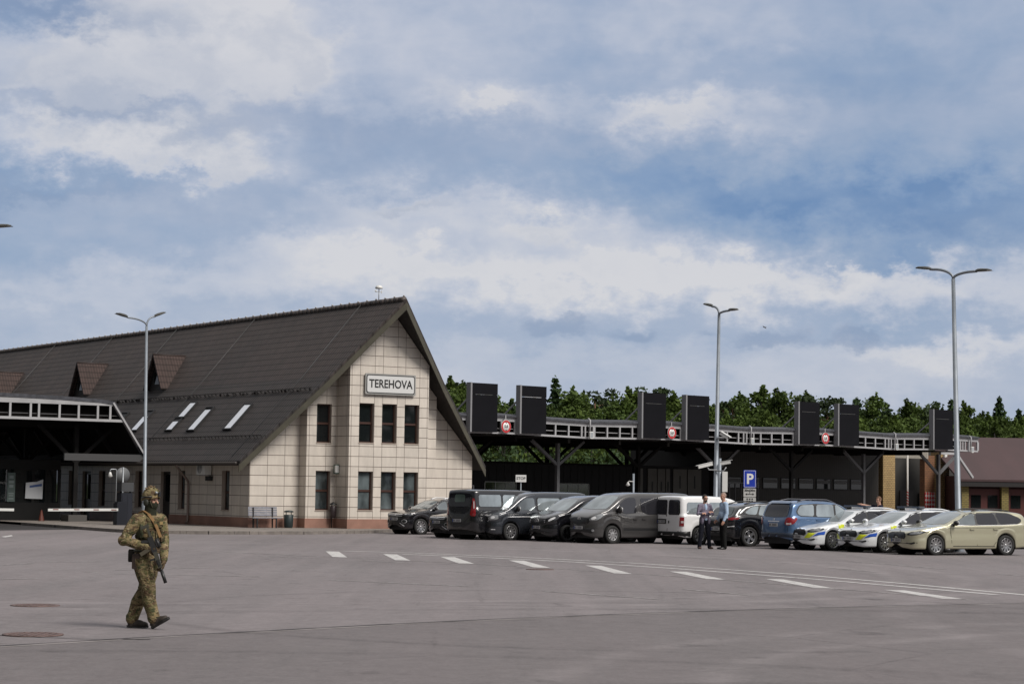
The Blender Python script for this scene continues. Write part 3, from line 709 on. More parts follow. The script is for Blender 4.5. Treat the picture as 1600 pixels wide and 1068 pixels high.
# antenna on the ridge
an = thing('weather_mast', 'thin pale instrument mast with a small disc on the roof ridge', 'antenna', BW(UC, -.8, RZ + .05), BA)
b = MB(); b.tube([(0, 0, 0), (0, 0, .55)], .022, 6); part('mast', b, GREY, an)
b = MB(); b.lathe([(.001, .55), (.16, .56), (.17, .62), (.10, .70), (.001, .71)], n=12); part('disc', b, WHITE, an)
b = MB(); b.tube([(-.16, 0, .42), (.14, 0, .42)], .014, 5); b.ell((-.16, 0, .45), (.045, .045, .045), 8); b.bar((.14, 0, .36), (.14, 0, .48), .03); part('cross_arm', b, WHITE, an)
# air conditioner on the side wall
ac = thing('air_conditioner', 'white outdoor air conditioning unit under the eave of the side wall', 'air conditioner', BW(-.22, 4.05, 2.30), BA)
b = MB(); b.box(-.16, .16, -.42, .42, .04, .60); part('casing', b, WHITE, ac)
b = MB()
for i in range(1, 5): b.lathe([(.055 * i - .012, 0), (.055 * i + .008, 0), (.055 * i + .008, .01), (.055 * i - .012, .01)], Matrix.Translation((-.165, .08, .32)) @ Matrix.Rotation(R(-90), 4, 'Y'), 20)
b.m = 1; b.lathe([(.001, -.004), (.25, -.004)], Matrix.Translation((-.163, .08, .32)) @ Matrix.Rotation(R(-90), 4, 'Y'), 20); part('fan_grille', b, [GREY, DARK], ac)
for y_ in (-.3, .3):
    b = MB(); b.bar((.2, y_, .02), (-.14, y_, .02), .04); part('bracket', b, GREY, ac)
b = MB(); b.box(.05, .2, -.5, -.05, -.22, -.02); part('drain_tray', b, DARK, ac)
# wall lamp, bench, bins
lm = thing('wall_lamp', 'small green and white box lamp beside the ground floor corner of the bay', 'lamp', BW(3.70, -.95, 2.45), BA)
b = MB(); b.box(-.12, .05, -.10, .10, 0, .40); part('housing', b, mat('green_box', (.06, .11, .09), .4), lm)
b = MB(); b.box(-.128, -.10, -.104, -.02, .05, .36); b.box(-.10, .03, -.108, -.102, .05, .36); part('cover', b, WHITE, lm)
be = thing('bench', 'grey slatted bench with a backrest against the station gable', 'bench', BW(.42, -.62, .12), BA)
SLAT = mat('grey_slats', (.20, .205, .235), .6, noise=.2, nscale=10)
b = MB(); 
for i in range(4): b.box(-.68, .68, -.30 + i * .11, -.21 + i * .11, .41, .445)
part('seat', b, SLAT, be)
b = MB()
for i in range(4): b.box(-.68, .68, .13 + i * .012, .16 + i * .012, .50 + i * .10, .585 + i * .10)
part('backrest', b, SLAT, be)
for x in (-.45, .45):
    b = MB(); b.bar((x, -.26, 0), (x, -.26, .41), .05); b.bar((x, .10, 0), (x, .14, .86), .05); b.bar((x, -.28, .39), (x, .12, .39), .05, .035); part('leg', b, DARK, be)
bn = thing('litter_bin', 'dark green litter bin with a mushroom lid beside the bench', 'litter bin', BW(1.62, -.55, .12), BA)
BING = mat('bin_green', (.016, .026, .028), .5)
b = MB(); b.lathe([(.16, 0), (.19, .04), (.21, .55), (.20, .56), (.001, .50)], n=18); part('body', b, BING, bn)
b = MB(); b.lathe([(.20, .66), (.22, .70), (.12, .74), (.001, .75)], n=18); b.tube([(.12, 0, .52), (.12, 0, .68)], .02, 6); b.tube([(-.12, 0, .52), (-.12, 0, .68)], .02, 6); part('lid', b, BING, bn)
bn2 = thing('wall_bin', 'narrow dark brown bin fixed to the corner of the bay', 'litter bin', BW(3.55, -.95, .56), BA)
b = MB(); b.lathe([(.10, 0), (.13, .03), (.14, .50), (.13, .51), (.001, .44)], n=14); part('body', b, mat('bin_brown', (.03, .02, .022), .45), bn2)
b = MB(); b.lathe([(.15, .56), (.15, .60), (.001, .68)], n=14); b.tube([(0, .13, .3), (0, .13, .60)], .02, 6); part('lid', b, BLACK, bn2)
b = MB(); b.tube([(0, .13, -.44), (0, .13, .62)], .025, 6); part('post', b, BLACK, bn2)
# ---------------------------------------------------------------- left canopy over the lanes (station frame)
FASC = mat('pale_grey_steel', (.34, .34, .35), .5, noise=.10, nscale=1.5)
SHING = mat('dark_shingle', (.050, .052, .062), .85, noise=.35, nscale=5, bump=.4, bscale=12)
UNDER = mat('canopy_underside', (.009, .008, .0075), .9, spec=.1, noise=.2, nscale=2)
STEELD = mat('dark_painted_steel', (.013, .0125, .0125), .7, spec=.15)
STEELG = mat('grey_painted_steel', (.10, .10, .104), .55, noise=.1, nscale=4)
lc = thing('left_canopy', 'dark hipped lane canopy with a pale truss front left of the station', 'canopy', BW(0, 10.4), BA)
DEP = 22
b = MB()
arc = [(-32, 5.86), (-12, 5.90), (-7.3, 5.88), (-4.5, 5.83), (-2.5, 5.75), (-1.85, 5.66), (-.28, 3.26)]
for (u0, z0), (u1, z1) in zip(arc, arc[1:]):
    t0 = .17; 
    b.add([(u0, -.12, z0), (u1, -.12, z1), (u1, DEP, z1), (u0, DEP, z0), (u0, -.12, z0 - t0), (u1, -.12, z1 - t0), (u1, DEP, z1 - t0), (u0, DEP, z0 - t0)],
          [(0, 1, 2, 3), (7, 6, 5, 4), (0, 4, 5, 1), (1, 5, 6, 2), (2, 6, 7, 3), (3, 7, 4, 0)])
part('roof', b, SHING, lc)
b = MB()
b.box(-32, -1.95, -.10, -.02, 5.46, 5.68); b.box(-32, -1.36, -.10, -.02, 4.72, 4.84)
for u in [-6.84, -5.88, -5.49, -4.51, -3.59, -2.66, -2.05] + [-7.8 - .95 * i for i in range(25)]: b.box(u - .05, u + .05, -.09, -.03, 4.84, 5.46)
part('truss_front', b, FASC, lc)
b = MB(); b.bar((-1.93, -.06, 5.60), (-.36, -.06, 3.30), .08, .20, up=(0, 1, 0)); part('sloping_fascia', b, FASC, lc)
b = MB(); b.tube([(-32, .02, 5.0), (-1.6, .02, 5.0)], .022, 5); part('rail', b, STEELG, lc)
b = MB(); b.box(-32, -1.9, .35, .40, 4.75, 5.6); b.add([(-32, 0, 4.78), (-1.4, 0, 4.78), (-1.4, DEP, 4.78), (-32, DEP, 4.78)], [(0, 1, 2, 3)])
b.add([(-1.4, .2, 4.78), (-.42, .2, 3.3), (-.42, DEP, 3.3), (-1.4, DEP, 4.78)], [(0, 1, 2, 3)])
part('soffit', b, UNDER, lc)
for v in (3, 7, 11, 15, 19):
    b = MB(); b.bar((-32, v, 4.62), (-1.5, v, 4.62), .16, .3); b.bar((-1.5, v, 4.62), (-.5, v, 3.2), .16, .24, up=(0, 1, 0)); part('rafter', b, STEELD, lc)
b = MB(); b.box(-4.2, -.30, -.05, 0.1, 2.92, 3.24); part('eave_beam', b, mat('dim_grey_beam', (.045, .045, .047), .6), lc)
b = MB(); b.box(-.36, -.26, .1, DEP, 3.02, 3.24); part('gutter', b, STEELD, lc)
def ycol(parent, u, v, top, fork, spread=1.9, m=STEELD, base=True, across=True, wd=.2):
    b = MB(); b.box(u - wd / 2, u + wd / 2, v - wd / 2, v + wd / 2, 0, top); c = part('column', b, m, parent)
    for s in (-1, 1):
        q = MB()
        q.bar((u + s * .07, v, fork), (u + s * spread, v, top), wd * .8, wd * .8); part('brace', q, m, c)
    if base:
        q = MB(); q.box(u - .45, u + .45, v - .45, v + .45, 0, .42); part('footing', q, mat('footing_concrete', (.07, .066, .062), .8), c)
for u, v in ((-3.0, 1.6), (-3.0, 8), (-3.0, 15), (-11, 1.6), (-11, 8), (-11, 15), (-19, 1.6), (-19, 8)): ycol(lc, u, v, 4.6, 2.9)
# kiosk behind the barriers
kk = thing('left_kiosk', 'dark glazed control kiosk standing in the shade under the left canopy', 'kiosk', BW(-2.9, 14.0), BA)
b = MB(); b.box(-5.2, 0, 0, 5, .1, .95); b.box(-5.2, 0, .05, 5, 2.5, 2.95)
for u in (-5.2, -3.9, -2.6, -1.42, -.12): b.box(u, u + .12, 0, .12, .95, 2.5)
b.box(-.12, 0, 4.9, 5, .95, 2.5)
part('wall', b, mat('kiosk_grey', (.012, .012, .012), .7, spec=.2), kk)
b = MB()
for u in (-5.08, -3.78, -2.48, -1.30): b.box(u, u + 1.1, .05, .07, .95, 2.5)
b.box(-.05, -.03, .12, 4.9, .95, 2.5); part('pane', b, GL_UP, kk)
nb_ = thing('vehicle_stand_in', 'white board with a blue stripe standing in for a white vehicle seen in the kiosk glass', 'stand-in board', BW(-4.22, 13.93, 1.14), BA)  # added board standing in for a white vehicle seen in the glass
b = MB(); b.add([(-.44, 0, 0), (.40, 0, -.02), (.42, 0, .90), (.1, 0, .78), (-.42, 0, .74), (-.44, .03, 0), (.40, .03, -.02), (.42, .03, .90), (.1, .03, .78), (-.42, .03, .74)], [(0, 1, 2, 3, 4), (9, 8, 7, 6, 5), (0, 5, 6, 1), (1, 6, 7, 2), (2, 7, 8, 3), (3, 8, 9, 4), (4, 9, 5, 0)])
part('sheet', b, mat('stand_in_white', (.52, .54, .56), .5), nb_)
b = MB(); b.add([(-.24, -.004, .50), (.36, -.004, .58), (.36, -.004, .70), (-.24, -.004, .60)], [(0, 1, 2, 3)]); part('stripe', b, mat('stand_in_blue', (.05, .10, .26), .5), nb_)
vs_ = thing('lane_info_sign', 'narrow upright pale green information sign with dark glyphs in the kiosk window', 'sign', BW(-5.35, 13.93, .98), BA)
b = MB(); b.box(-.19, .19, 0, .03, 0, 1.35); part('panel', b, mat('sign_green', (.075, .105, .098), .5), vs_)
b = MB()
for k, (z, w_, h) in enumerate(((1.08, .2, .14), (.86, .24, .12), (.66, .2, .14), (.36, .26, .05), (.26, .22, .05), (.12, .24, .05))): b.box(-w_ / 2, w_ / 2, -.006, -.001, z, z + h)
part('glyphs', b, mat('glyph_grey', (.20, .24, .24), .5), vs_)
# barriers
def barrier(loc, L, label, z=.78):
    th = thing('lane_barrier', label, 'barrier', loc, BA, 'lane barriers under the left canopy')
    b = MB(); b.box(-.22, .22, -.2, .2, 0, 1.05); b.box(-.19, .19, -.17, .17, 1.05, 1.12); part('cabinet', b, mat('navy_cabinet', (.005, .007, .014), .5), th)
    a_ = MB(); a_.bar((-.2, -.25, z), (-L, -.25, z - .03), .05, .11); ar = part('arm', a_, mat('barrier_white', (.60, .60, .58), .5), th)
    q = MB()
    for f in (.12, .36, .62, .90): q.box(-L * f - .12, -L * f + .12, -.281, -.276, z - .03, z + .015)
    part('reflector', q, mat('reflector_dark', (.16, .05, .04), .5), ar)
barrier(BW(-4.05, 4.2), 3.35, 'white barrier arm on a navy cabinet behind the soldier')
barrier(BW(-9.35 + 3.0 - 3.0, 3.6), 3.6, 'white barrier arm cut by the left edge of the photo')
bar2 = [o for o in bpy.data.objects if o.name == 'lane_barrier.001'][0]
bar2.location = BW(-12.6, 3.4); bar2.rotation_euler = (0, 0, BA + math.pi)
ck = thing('control_cabinet', 'tall navy control cabinet behind the soldier beside the barrier', 'cabinet', BW(-3.55, 4.9), BA)
b = MB(); b.box(-.26, .26, -.25, .25, 0, 1.5); part('body', b, mat('navy_cabinet'), ck)
b = MB(); b.box(-.20, -.03, -.262, -.252, .2, 1.42); b.box(.03, .20, -.262, -.252, .2, 1.42); part('door', b, mat('navy_door', (.012, .014, .022), .4), ck)
b = MB(); b.box(-.28, .28, -.3, .25, 1.56, 1.95); part('display', b, mat('grey_display', (.05, .052, .056), .5), ck)
b = MB(); b.box(-.24, -.18, -.1, -.04, 1.5, 1.56); b.box(.18, .24, -.1, -.04, 1.5, 1.56); part('spacer', b, STEELD, ck)
rs = thing('round_road_sign', 'grey back of a round road sign on a thin pole behind the soldier', 'road sign', BW(-3.15, 6.1), BA)
b = MB(); b.tube([(0, -.02, 0), (0, -.02, 2.62)], .03, 8); part('pole', b, mat('galvanised', (.34, .36, .38), .45, .4), rs)
b = MB(); b.lathe([(.001, 0), (.33, 0), (.33, .025), (.001, .025)], Matrix.Translation((0, .03, 2.28)) @ UPR, 28); part('disc', b, mat('sign_back', (.12, .125, .13), .5), rs)
dl = thing('dome_camera', 'small white bell shaped dome camera left of the round road sign', 'camera', BW(-3.75, 6.1), BA)
b = MB(); b.tube([(.3, 0, 0), (.3, 0, 2.45), (.27, 0, 2.52), (.05, 0, 2.52), (0, 0, 2.47), (0, 0, 2.38)], .022, 8); part('arm', b, mat('galvanised'), dl)
b = MB(); b.lathe([(.03, .22), (.05, .2), (.11, .02), (.06, 0), (.001, -.04)], Matrix.Translation((0, 0, 2.18)), 14); part('head', b, WHITE, dl)
co = thing('traffic_cone', 'dull orange traffic cone beside the canopy column footing', 'cone', BW(-4.35, 12.6), BA)
b = MB(); b.lathe([(.16, .03), (.03, .62), (.001, .63)], n=14); part('cone', b, mat('dull_orange', (.10, .022, .012), .6), co)
b = MB(); b.box(-.2, .2, -.2, .2, 0, .035); part('base', b, mat('dull_orange'), co)

# ---------------------------------------------------------------- right canopy in its own frame
KO = Vector((-2.291, 113.0, 0)); KA = R(41.6)
k1 = Vector((math.cos(KA), math.sin(KA), 0)); k2 = Vector((-math.sin(KA), math.cos(KA), 0))
def KW(u, v, z=0): return KO + k1 * u + k2 * v + Vector((0, 0, z))
rc = thing('right_canopy', 'long dark lane canopy with a pale truss front behind the parked cars', 'canopy', KO, KA)
KEND = 45.25
kn = [(-14, 0), (-5.2, -1), (2.4, 0), (8.75, -1), (15.4, 0), (22.2, -1), (29.1, 0), (36.1, -1), (41, 0), (KEND, -.3)]
dzf = curve([(u, -.10 if k == -1 else (.0 if k == 0 else -.04)) for u, k in kn])
us = [kn[0][0]] + [u for u, _ in kn[1:]]
CD = 12.5
b = MB(); rs_ = MB()
for u0, u1 in zip(us, us[1:]):
    a0, a1 = dzf(u0), dzf(u1)
    for z0, z1 in ((4.88, 4.98), (5.56, 5.80)):
        b.add([(u, y, z + a) for u, a in ((u0, a0), (u1, a1)) for y in (-.12, -.02) for z in (z0, z1)], [(0, 4, 5, 1), (2, 3, 7, 6), (1, 5, 7, 3), (0, 2, 6, 4), (0, 1, 3, 2), (4, 6, 7, 5)])
    rs_.add([(u, y, z + a * 1.4) for u, a in ((u0, a0), (u1, a1)) for y, z in ((-.25, 5.80), (-.25, 5.90), (.5, 6.02), (CD, 6.02), (CD, 5.84))], [(0, 5, 6, 1), (1, 6, 7, 2), (2, 7, 8, 3), (3, 8, 9, 4), (0, 4, 9, 5)])
u = -13.7
while u < KEND + .2:
    if min(abs(u - k) for k in (8.75, 22.2, 36.1)) > .4: b.box(u - .05, u + .05, -.11, -.03, 4.98 + dzf(u), 5.56 + dzf(u))
    u += 1.0
for kk_ in (8.75, 22.2, 36.1, 44.0):
    for du in (-.45, -.18, .18, .45): b.box(kk_ + du - .045, kk_ + du + .045, -.115, -.035, 4.88, 5.50)
b.box(KEND - .1, KEND, -.118, -.02, 4.9, 5.7); b.box(KEND - .1, KEND, 0, 2.5, 4.86, 4.96); b.box(KEND - .1, KEND, 0, 2.5, 5.52, 5.76)
part('truss_front', b, FASC, rc); part('roof', rs_, SHING, rc)
b = MB(); b.tube([(-14, .05, 5.16), (KEND - .2, .05, 5.16)], .022, 5); part('rail', b, FASC, rc)
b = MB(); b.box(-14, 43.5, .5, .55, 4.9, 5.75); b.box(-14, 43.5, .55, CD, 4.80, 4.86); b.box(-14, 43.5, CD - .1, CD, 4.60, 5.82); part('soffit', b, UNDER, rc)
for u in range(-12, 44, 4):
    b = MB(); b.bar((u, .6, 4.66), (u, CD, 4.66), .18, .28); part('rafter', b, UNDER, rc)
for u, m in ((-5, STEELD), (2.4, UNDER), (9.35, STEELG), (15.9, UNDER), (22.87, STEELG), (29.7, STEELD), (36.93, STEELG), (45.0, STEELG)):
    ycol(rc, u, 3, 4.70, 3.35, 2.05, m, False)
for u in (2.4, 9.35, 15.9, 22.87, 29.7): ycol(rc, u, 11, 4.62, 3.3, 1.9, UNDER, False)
b = MB(); b.bar((47.1, 3, 4.72), (48.9, 3, 3.15), .16, .16); b.bar((45.2, 3, 4.78), (47.2, 3, 4.78), .16, .16); part('end_brace', b, FASC, rc)
# tall dark panels
def panel(u, w_, label, split=False):
    th = thing('dark_panel', label, 'panel', KW(u, -.45, 4.93), KA, 'tall dark panels on the right canopy')
    b = MB(); b.box(.12, w_, -.06, 0, 0, 1.98); b.box(.12, w_, -.06, 0, 2.0, 2.60); part('face', b, mat('panel_black', (.0055, .0055, .0075), .65, spec=.1, noise=.15, nscale=1), th)
    b = MB(); b.box(0, .115, -.05, .30, -.02, 2.62); b.box(w_ - .12, w_ - .005, .002, .3, 0, 2.58); b.box(.12, w_ - .12, .05, .15, 1.2, 1.3); part('frame', b, mat('panel_steel', (.20, .20, .21), .5), th)
    for x_ in (.06, w_ - .1):
        b = MB(); b.bar((x_, .28, 1.75), (x_, 1.35, 1.0), .07); b.bar((x_, .28, .98), (x_, 1.4, .98), .07); part('brace', b, FASC, th)
    b = MB(); b.box(.3, w_ * .8, -.064, -.061, 1.985, 2.0); part('seam', b, mat('seam_grey', (.10, .10, .10), .5) if not split else mat('seam_white', (.5, .5, .5), .5), th)
for u, w_, s_, lab in ((-.44, 2.16, 0, 'tall dark panel nearest the station gable on the right canopy'), (3.11, 2.18, 1, 'tall dark panel with a white broken seam on the right canopy'), (12.48, 2.22, 0, 'tall dark panel left of the middle height limit sign'),
                   (16.13, 2.22, 0, 'tall dark panel right of the middle height limit sign'), (26.14, 2.24, 0, 'tall dark panel left of the farthest height limit sign'), (29.93, 2.3, 0, 'tall dark panel right of the farthest height limit sign'), (39.65, 2.35, 0, 'tall dark panel beside the right-hand lamp post, last on the canopy')):
    panel(u + .17, w_ - .25, lab, s_)
# height limit signs
RED = mat('sign_red', (.42, .018, .022), .4); SW = mat('sign_face', (.66, .66, .65), .4)
def limit(u, z, label, txt='5,0'):
    th = thing('height_limit_sign', label, 'road sign', KW(u, -.32, z), KA, 'round height limit signs')
    b = MB(); b.lathe([(.001, 0), (.35, 0), (.35, .03), (.001, .03)], UPR, 32); part('rim', b, SW, th)
    b = MB(); b.lathe([(.235, .036), (.34, .036), (.34, .030), (.235, .030), (.235, .036)], UPR, 32, False); part('red_ring', b, RED, th)
    b = MB()
    for s in (1, -1): b.prism([(-.06, s * .222), (.06, s * .222), (0, s * .155)], Matrix.Translation((0, -.031, 0)) @ UPR, .006)
    part('arrow_mark', b, BLACK, th)
    letters(txt, .21, BLACK, th, (0, -.036, 0), bold=.006)
    b = MB(); b.box(-.03, .03, .01, .05, .38, .62); part('hanger', b, FASC, th)
limit(2.42, 5.27, 'round red height limit sign between the two panels nearest the station'); limit(15.3, 5.29, 'round red height limit sign between the middle pair of panels'); limit(29.07, 5.34, 'round red height limit sign between the farthest pair of panels')
# floodlights at the folds
for i, (u, lab) in enumerate(((8.75, 'pale floodlight on the canopy front left of the middle panels'), (22.2, 'pale floodlight on the canopy front right of the middle street lamp'), (36.1, 'pale floodlight on the canopy front above the yellow brick pillar'), (44.2, 'pale floodlight at the far right end of the canopy front'))):
    th = thing('floodlight', lab, 'floodlight', KW(u, -.25, 4.86), KA, 'floodlights on the canopy front')
    b = MB(); b.tube([(0, .1, 1.05), (0, -.05, .95), (0, -.05, .30)], .05, 8); part('bracket', b, FASC, th)
    b = MB(); b.prism(rrect(.26, .40, .06), Matrix.Translation((0, -.1, .12)) @ UPR, .1); part('head', b, WHITE, th)
    b = MB(); b.prism(rrect(.2, .3, .04), Matrix.Translation((0, -.202, .12)) @ UPR, .006); part('lens', b, mat('lens_grey', (.30, .32, .34), .1), th)

# ---------------------------------------------------------------- what stands under and beside the right canopy
BOOTH = mat('booth_charcoal', (.010, .010, .0105), .7, spec=.2, noise=.15, nscale=1)
bt = thing('control_booth', 'low charcoal control building with pale framed windows behind the dark vans', 'booth', KW(7.0, 8), KA)
b = MB(); b.box(-6, 13.4, 0, 4, 0, 3.42)
for u in [.6 * i - 5.7 for i in range(32)]: b.box(u, u + .03, -.02, 0, .05, 3.35)
part('wall', b, BOOTH, bt)
b = MB(); b.box(-6.3, 13.7, -.4, 4.3, 3.43, 3.52); part('roof', b, UNDER, bt)
for u, w_, z0, z1, n in ((1.15, 2.45, 1.35, 2.28, 3), (7.0, 2.6, 1.35, 2.24, 3)):
    f = MB()
    for i in range(n + 1): f.box(u + w_ * i / n - .035, u + w_ * i / n + .035, -.06, -.021, z0, z1)
    f.box(u, u + w_, -.061, -.021, z1, z1 + .06); f.box(u, u + w_, -.061, -.021, z0 - .06, z0)
    wn = part('window', f, mat('pale_frame', (.17, .18, .165), .5), bt)
    g = MB(); g.box(u, u + w_, -.04, -.03, z0, z1); part('pane', g, glassmat('painted_green_reflection', (.030, .042, .020), .05, .6, .6), wn)  # green reflection painted into the pane colour
f = MB(); f.box(-1.2, .2, -.1, -.03, 0, 2.06); f.box(-1.1, .1, -.12, -.09, 1.96, 2.02); dr = part('door', f, mat('booth_door', (.03, .03, .032), .5), bt)
f = MB(); f.box(-1.25, -1.15, -.14, -.101, 0, 2.1); f.box(.15, .25, -.14, -.101, 0, 2.1); f.box(-1.15, .15, -.14, -.121, 2.03, 2.1); part('frame', f, FASC, dr)
# pale metal doors
pdm = mat('pale_metal_door', (.065, .060, .050), .6, noise=.1, nscale=2)
pd = thing('metal_shed', 'pale grey metal shed with tall doors under the right canopy', 'shed', KW(20.8, 8.2), KA)
b = MB(); b.box(0, 6.9, .06, 4, 0, 3.5); part('wall', b, BOOTH, pd)
for u0, u1 in ((.15, .75), (1.2, 2.0), (2.08, 2.75), (2.83, 3.2), (3.5, 4.75), (4.85, 6.1)):
    b = MB(); b.box(u0, u1, 0, .058, .05, 3.32); d_ = part('door', b, pdm, pd)
    h = MB(); h.box((u0 + u1) / 2 - .05, (u0 + u1) / 2 + .05, -.02, -.001, 2.1 if u1 - u0 > 1 else 1.9, 2.9 if u1 - u0 > 1 else 2.5); part('vent', h, DARK, d_)
rlg = thing('guard_railing', 'dark low railing between the metal shed and the timber clad hall', 'railing', KW(27.4, 7.2), KA)
b = MB()
for i in range(8): b.bar((i * .55, 0, 0), (i * .55, 0, 2.5), .05)
part('post', b, STEELG, rlg)
b = MB(); b.bar((-.05, 0, 2.5), (3.95, 0, 2.5), .06); part('top_rail', b, STEELG, rlg)
# timber clad hall with ribbon windows
CLAD, t, p = nmat('timber_cladding')
tc = t.n('ShaderNodeTexCoord'); sp = t.n('ShaderNodeSeparateXYZ'); t.l(tc.outputs['Object'], sp.inputs[0])
gr = t.m('LESS_THAN', t.m('FRACT', t.m('MULTIPLY', sp.outputs[0], 5)), .16)
t.l(t.mix(gr, (.028, .025, .021, 1), (.010, .009, .008, 1)), p.inputs['Base Color']); p.inputs['Roughness'].default_value = .7
hl = thing('clad_hall', 'dark timber clad hall with a row of ribbon windows under the canopy', 'hall', KW(28.2, 8), KA)
b = MB(); b.box(0, 16.6, 0, 8, 0, 4.75); part('wall', b, CLAD, hl)
for i in range(8):
    u0 = .75 + i * 1.82; f = MB(); z0, z1 = 2.16, 2.92; w_ = 1.55
    f.box(u0, u0 + .06, -.05, -.002, z0, z1); f.box(u0 + w_ - .06, u0 + w_, -.05, -.002, z0, z1); f.box(u0 + .06, u0 + w_ - .06, -.05, -.002, z0, z0 + .06); f.box(u0 + .06, u0 + w_ - .06, -.05, -.002, z1 - .06, z1)
    wn = part('window', f, DARK, hl)
    g = MB(); g.box(u0 + .06, u0 + w_ - .06, -.03, -.02, z0 + .06, z1 - .06); part('pane', g, GL_UP, wn)
    g = MB(); g.box(u0 + .12, u0 + w_ - .12, -.036, -.031, z1 - .36, z1 - .1); part('blind', g, mat('blind_grey', (.085, .085, .085), .7), wn)
# yellow brick gateway
def brick(name, c1, c2, mo):
    m, t, p = nmat(name); uv = t.n('ShaderNodeUVMap'); q = t.n('ShaderNodeTexBrick'); t.l(uv.outputs[0], q.inputs['Vector'])
    q.inputs['Scale'].default_value = 1; q.inputs['Brick Width'].default_value = .30; q.inputs['Row Height'].default_value = .13; q.inputs['Mortar Size'].default_value = .014
    q.inputs['Color1'].default_value = c1 + (1,); q.inputs['Color2'].default_value = c2 + (1,); q.inputs['Mortar'].default_value = mo + (1,)
    t.l(q.outputs['Color'], p.inputs['Base Color']); p.inputs['Roughness'].default_value = .8; return m
YB = brick('yellow_brick', (.38, .265, .115), (.31, .21, .09), (.10, .075, .045)); OB = brick('orange_brick', (.19, .085, .035), (.15, .065, .03), (.07, .045, .03)); YB2 = brick('olive_brick', (.25, .20, .06), (.20, .16, .05), (.06, .05, .03))
def pil(name, parent, u0, u1, v0, v1, z1, m):
    b = MB(); b.box(u0, u1, v0, v1, 0, z1); return part(name, b, m, parent, uv=True)
gt = thing('brick_gateway', 'yellow brick gateway with a pale header at the end of the canopy', 'gateway', KW(45.2, 8), KA)
pil('pillar', gt, .1, 1.45, 0, 1.2, 4.85, YB); pil('pillar', gt, 6.75, 7.75, 0, .9, 5.0, YB)
b = MB(); b.box(5.25, 6.4, .3, .75, 0, 4.75); pl2 = part('pillar', b, OB, gt, uv=True)
CHK, t, p = nmat('red_white_checker')
tc = t.n('ShaderNodeTexCoord'); mp = t.n('ShaderNodeMapping'); t.l(tc.outputs['Object'], mp.inputs[0]); mp.inputs['Rotation'].default_value = (0, R(45), 0)
ck_ = t.n('ShaderNodeTexChecker'); t.l(mp.outputs[0], ck_.inputs['Vector']); ck_.inputs['Scale'].default_value = 4.6
ck_.inputs['Color1'].default_value = (.42, .025, .03, 1); ck_.inputs['Color2'].default_value = (.50, .46, .44, 1); t.l(ck_.outputs['Color'], p.inputs['Base Color'])
b = MB(); b.box(5.23, 6.4, .25, .29, 0, 2.1); part('hazard_panel', b, CHK, pl2)
b = MB(); b.box(1.4, 5.6, .25, .6, 4.5, 4.98)
for i in range(34): b.box(1.45 + i * .12, 1.49 + i * .12, .23, .249, 4.52, 4.96)
part('header', b, mat('corrugated_header', (.30, .28, .24), .6), gt)
b = MB(); b.box(2.2, 17, 5, 5.2, 0, 5.2); part('back_wall', b, mat('grey_inner_wall', (.032, .030, .027), .8, noise=.2, nscale=.6), gt)
b = MB(); b.box(8.3, 9.9, 4.9, 4.98, 0, 2.2); d_ = part('door', b, mat('brown_inner_door', (.022, .016, .014), .6), gt)
b = MB(); b.box(10.6, 12.2, 4.9, 4.98, 0, 2.0); part('door', b, DARK, gt)
sp_ = thing('striped_post', 'slim red and white striped height gauge post beside the yellow pillar', 'post', KW(46.25, 6.6), KA)
STR, t, p = nmat('red_white_stripes'); tc = t.n('ShaderNodeTexCoord'); q = t.n('ShaderNodeSeparateXYZ'); t.l(tc.outputs['Object'], q.inputs[0])
f_ = t.m('LESS_THAN', t.m('FRACT', t.m('ADD', t.m('MULTIPLY', q.outputs[2], 5), t.m('MULTIPLY', q.outputs[0], 4))), .5)
lo_ = t.m('LESS_THAN', q.outputs[2], 2.2)
t.l(t.mix(t.m('MULTIPLY', f_, lo_), (.5, .48, .45, 1), (.36, .04, .04, 1)), p.inputs['Base Color'])
b = MB(); b.tube([(0, 0, 0), (0, 0, 4.75)], .07, 8); part('tube', b, STR, sp_)
bx_ = thing('junction_box', 'small white junction box at the top of the right brick pillar', 'box', KW(52.2, 7.85, 4.62), KA)
b = MB(); b.box(0, .3, 0, .14, 0, .36); b.box(.02, .28, -.02, 0, .03, .33); part('case', b, WHITE, bx_)
# brown roofed building at the right edge
wr = thing('brown_roof_building', 'low building with a big brown roof and red doors at the right edge', 'building', Vector((31.6, 150, 0)), R(3))
b = MB(); b.add([(0, -.9, 3.05), (30, -.9, 3.05), (30, 8, 6.25), (-.3, 8, 6.25), (0, -.9, 2.9), (30, -.9, 2.9), (30, 8, 6.1), (-.3, 8, 6.1)], [(0, 1, 2, 3), (7, 6, 5, 4), (0, 4, 5, 1), (3, 2, 6, 7), (0, 3, 7, 4)])
BROOF, t, p = nmat('brown_sheet_roof'); tc = t.n('ShaderNodeTexCoord')
n1 = t.noise(t.scale(tc.outputs['Object'], (1, .3, .3)), .7, 6, .6); v = t.n('ShaderNodeVectorMath', operation='SCALE'); v.inputs[0].default_value = (.050, .024, .025); t.l(t.mr(n1, .3, .7, .85, 1.15), v.inputs['Scale'])
t.l(v.outputs[0], p.inputs['Base Color']); p.inputs['Roughness'].default_value = .65
part('roof', b, BROOF, wr)
b = MB(); b.box(0.1, 30, -.86, -.6, 2.55, 2.88); part('fascia', b, mat('dark_fascia', (.014, .012, .012), .6), wr)
b = MB(); b.box(.2, 30, .0, 8, 0, 3.3); part('wall', b, mat('dim_red_wall', (.045, .012, .010), .7), wr)
for i in range(5):
    u = .3 + i * 2.85; pil('pillar', wr, u, u + .5, -.5, 0, 2.55, YB2)
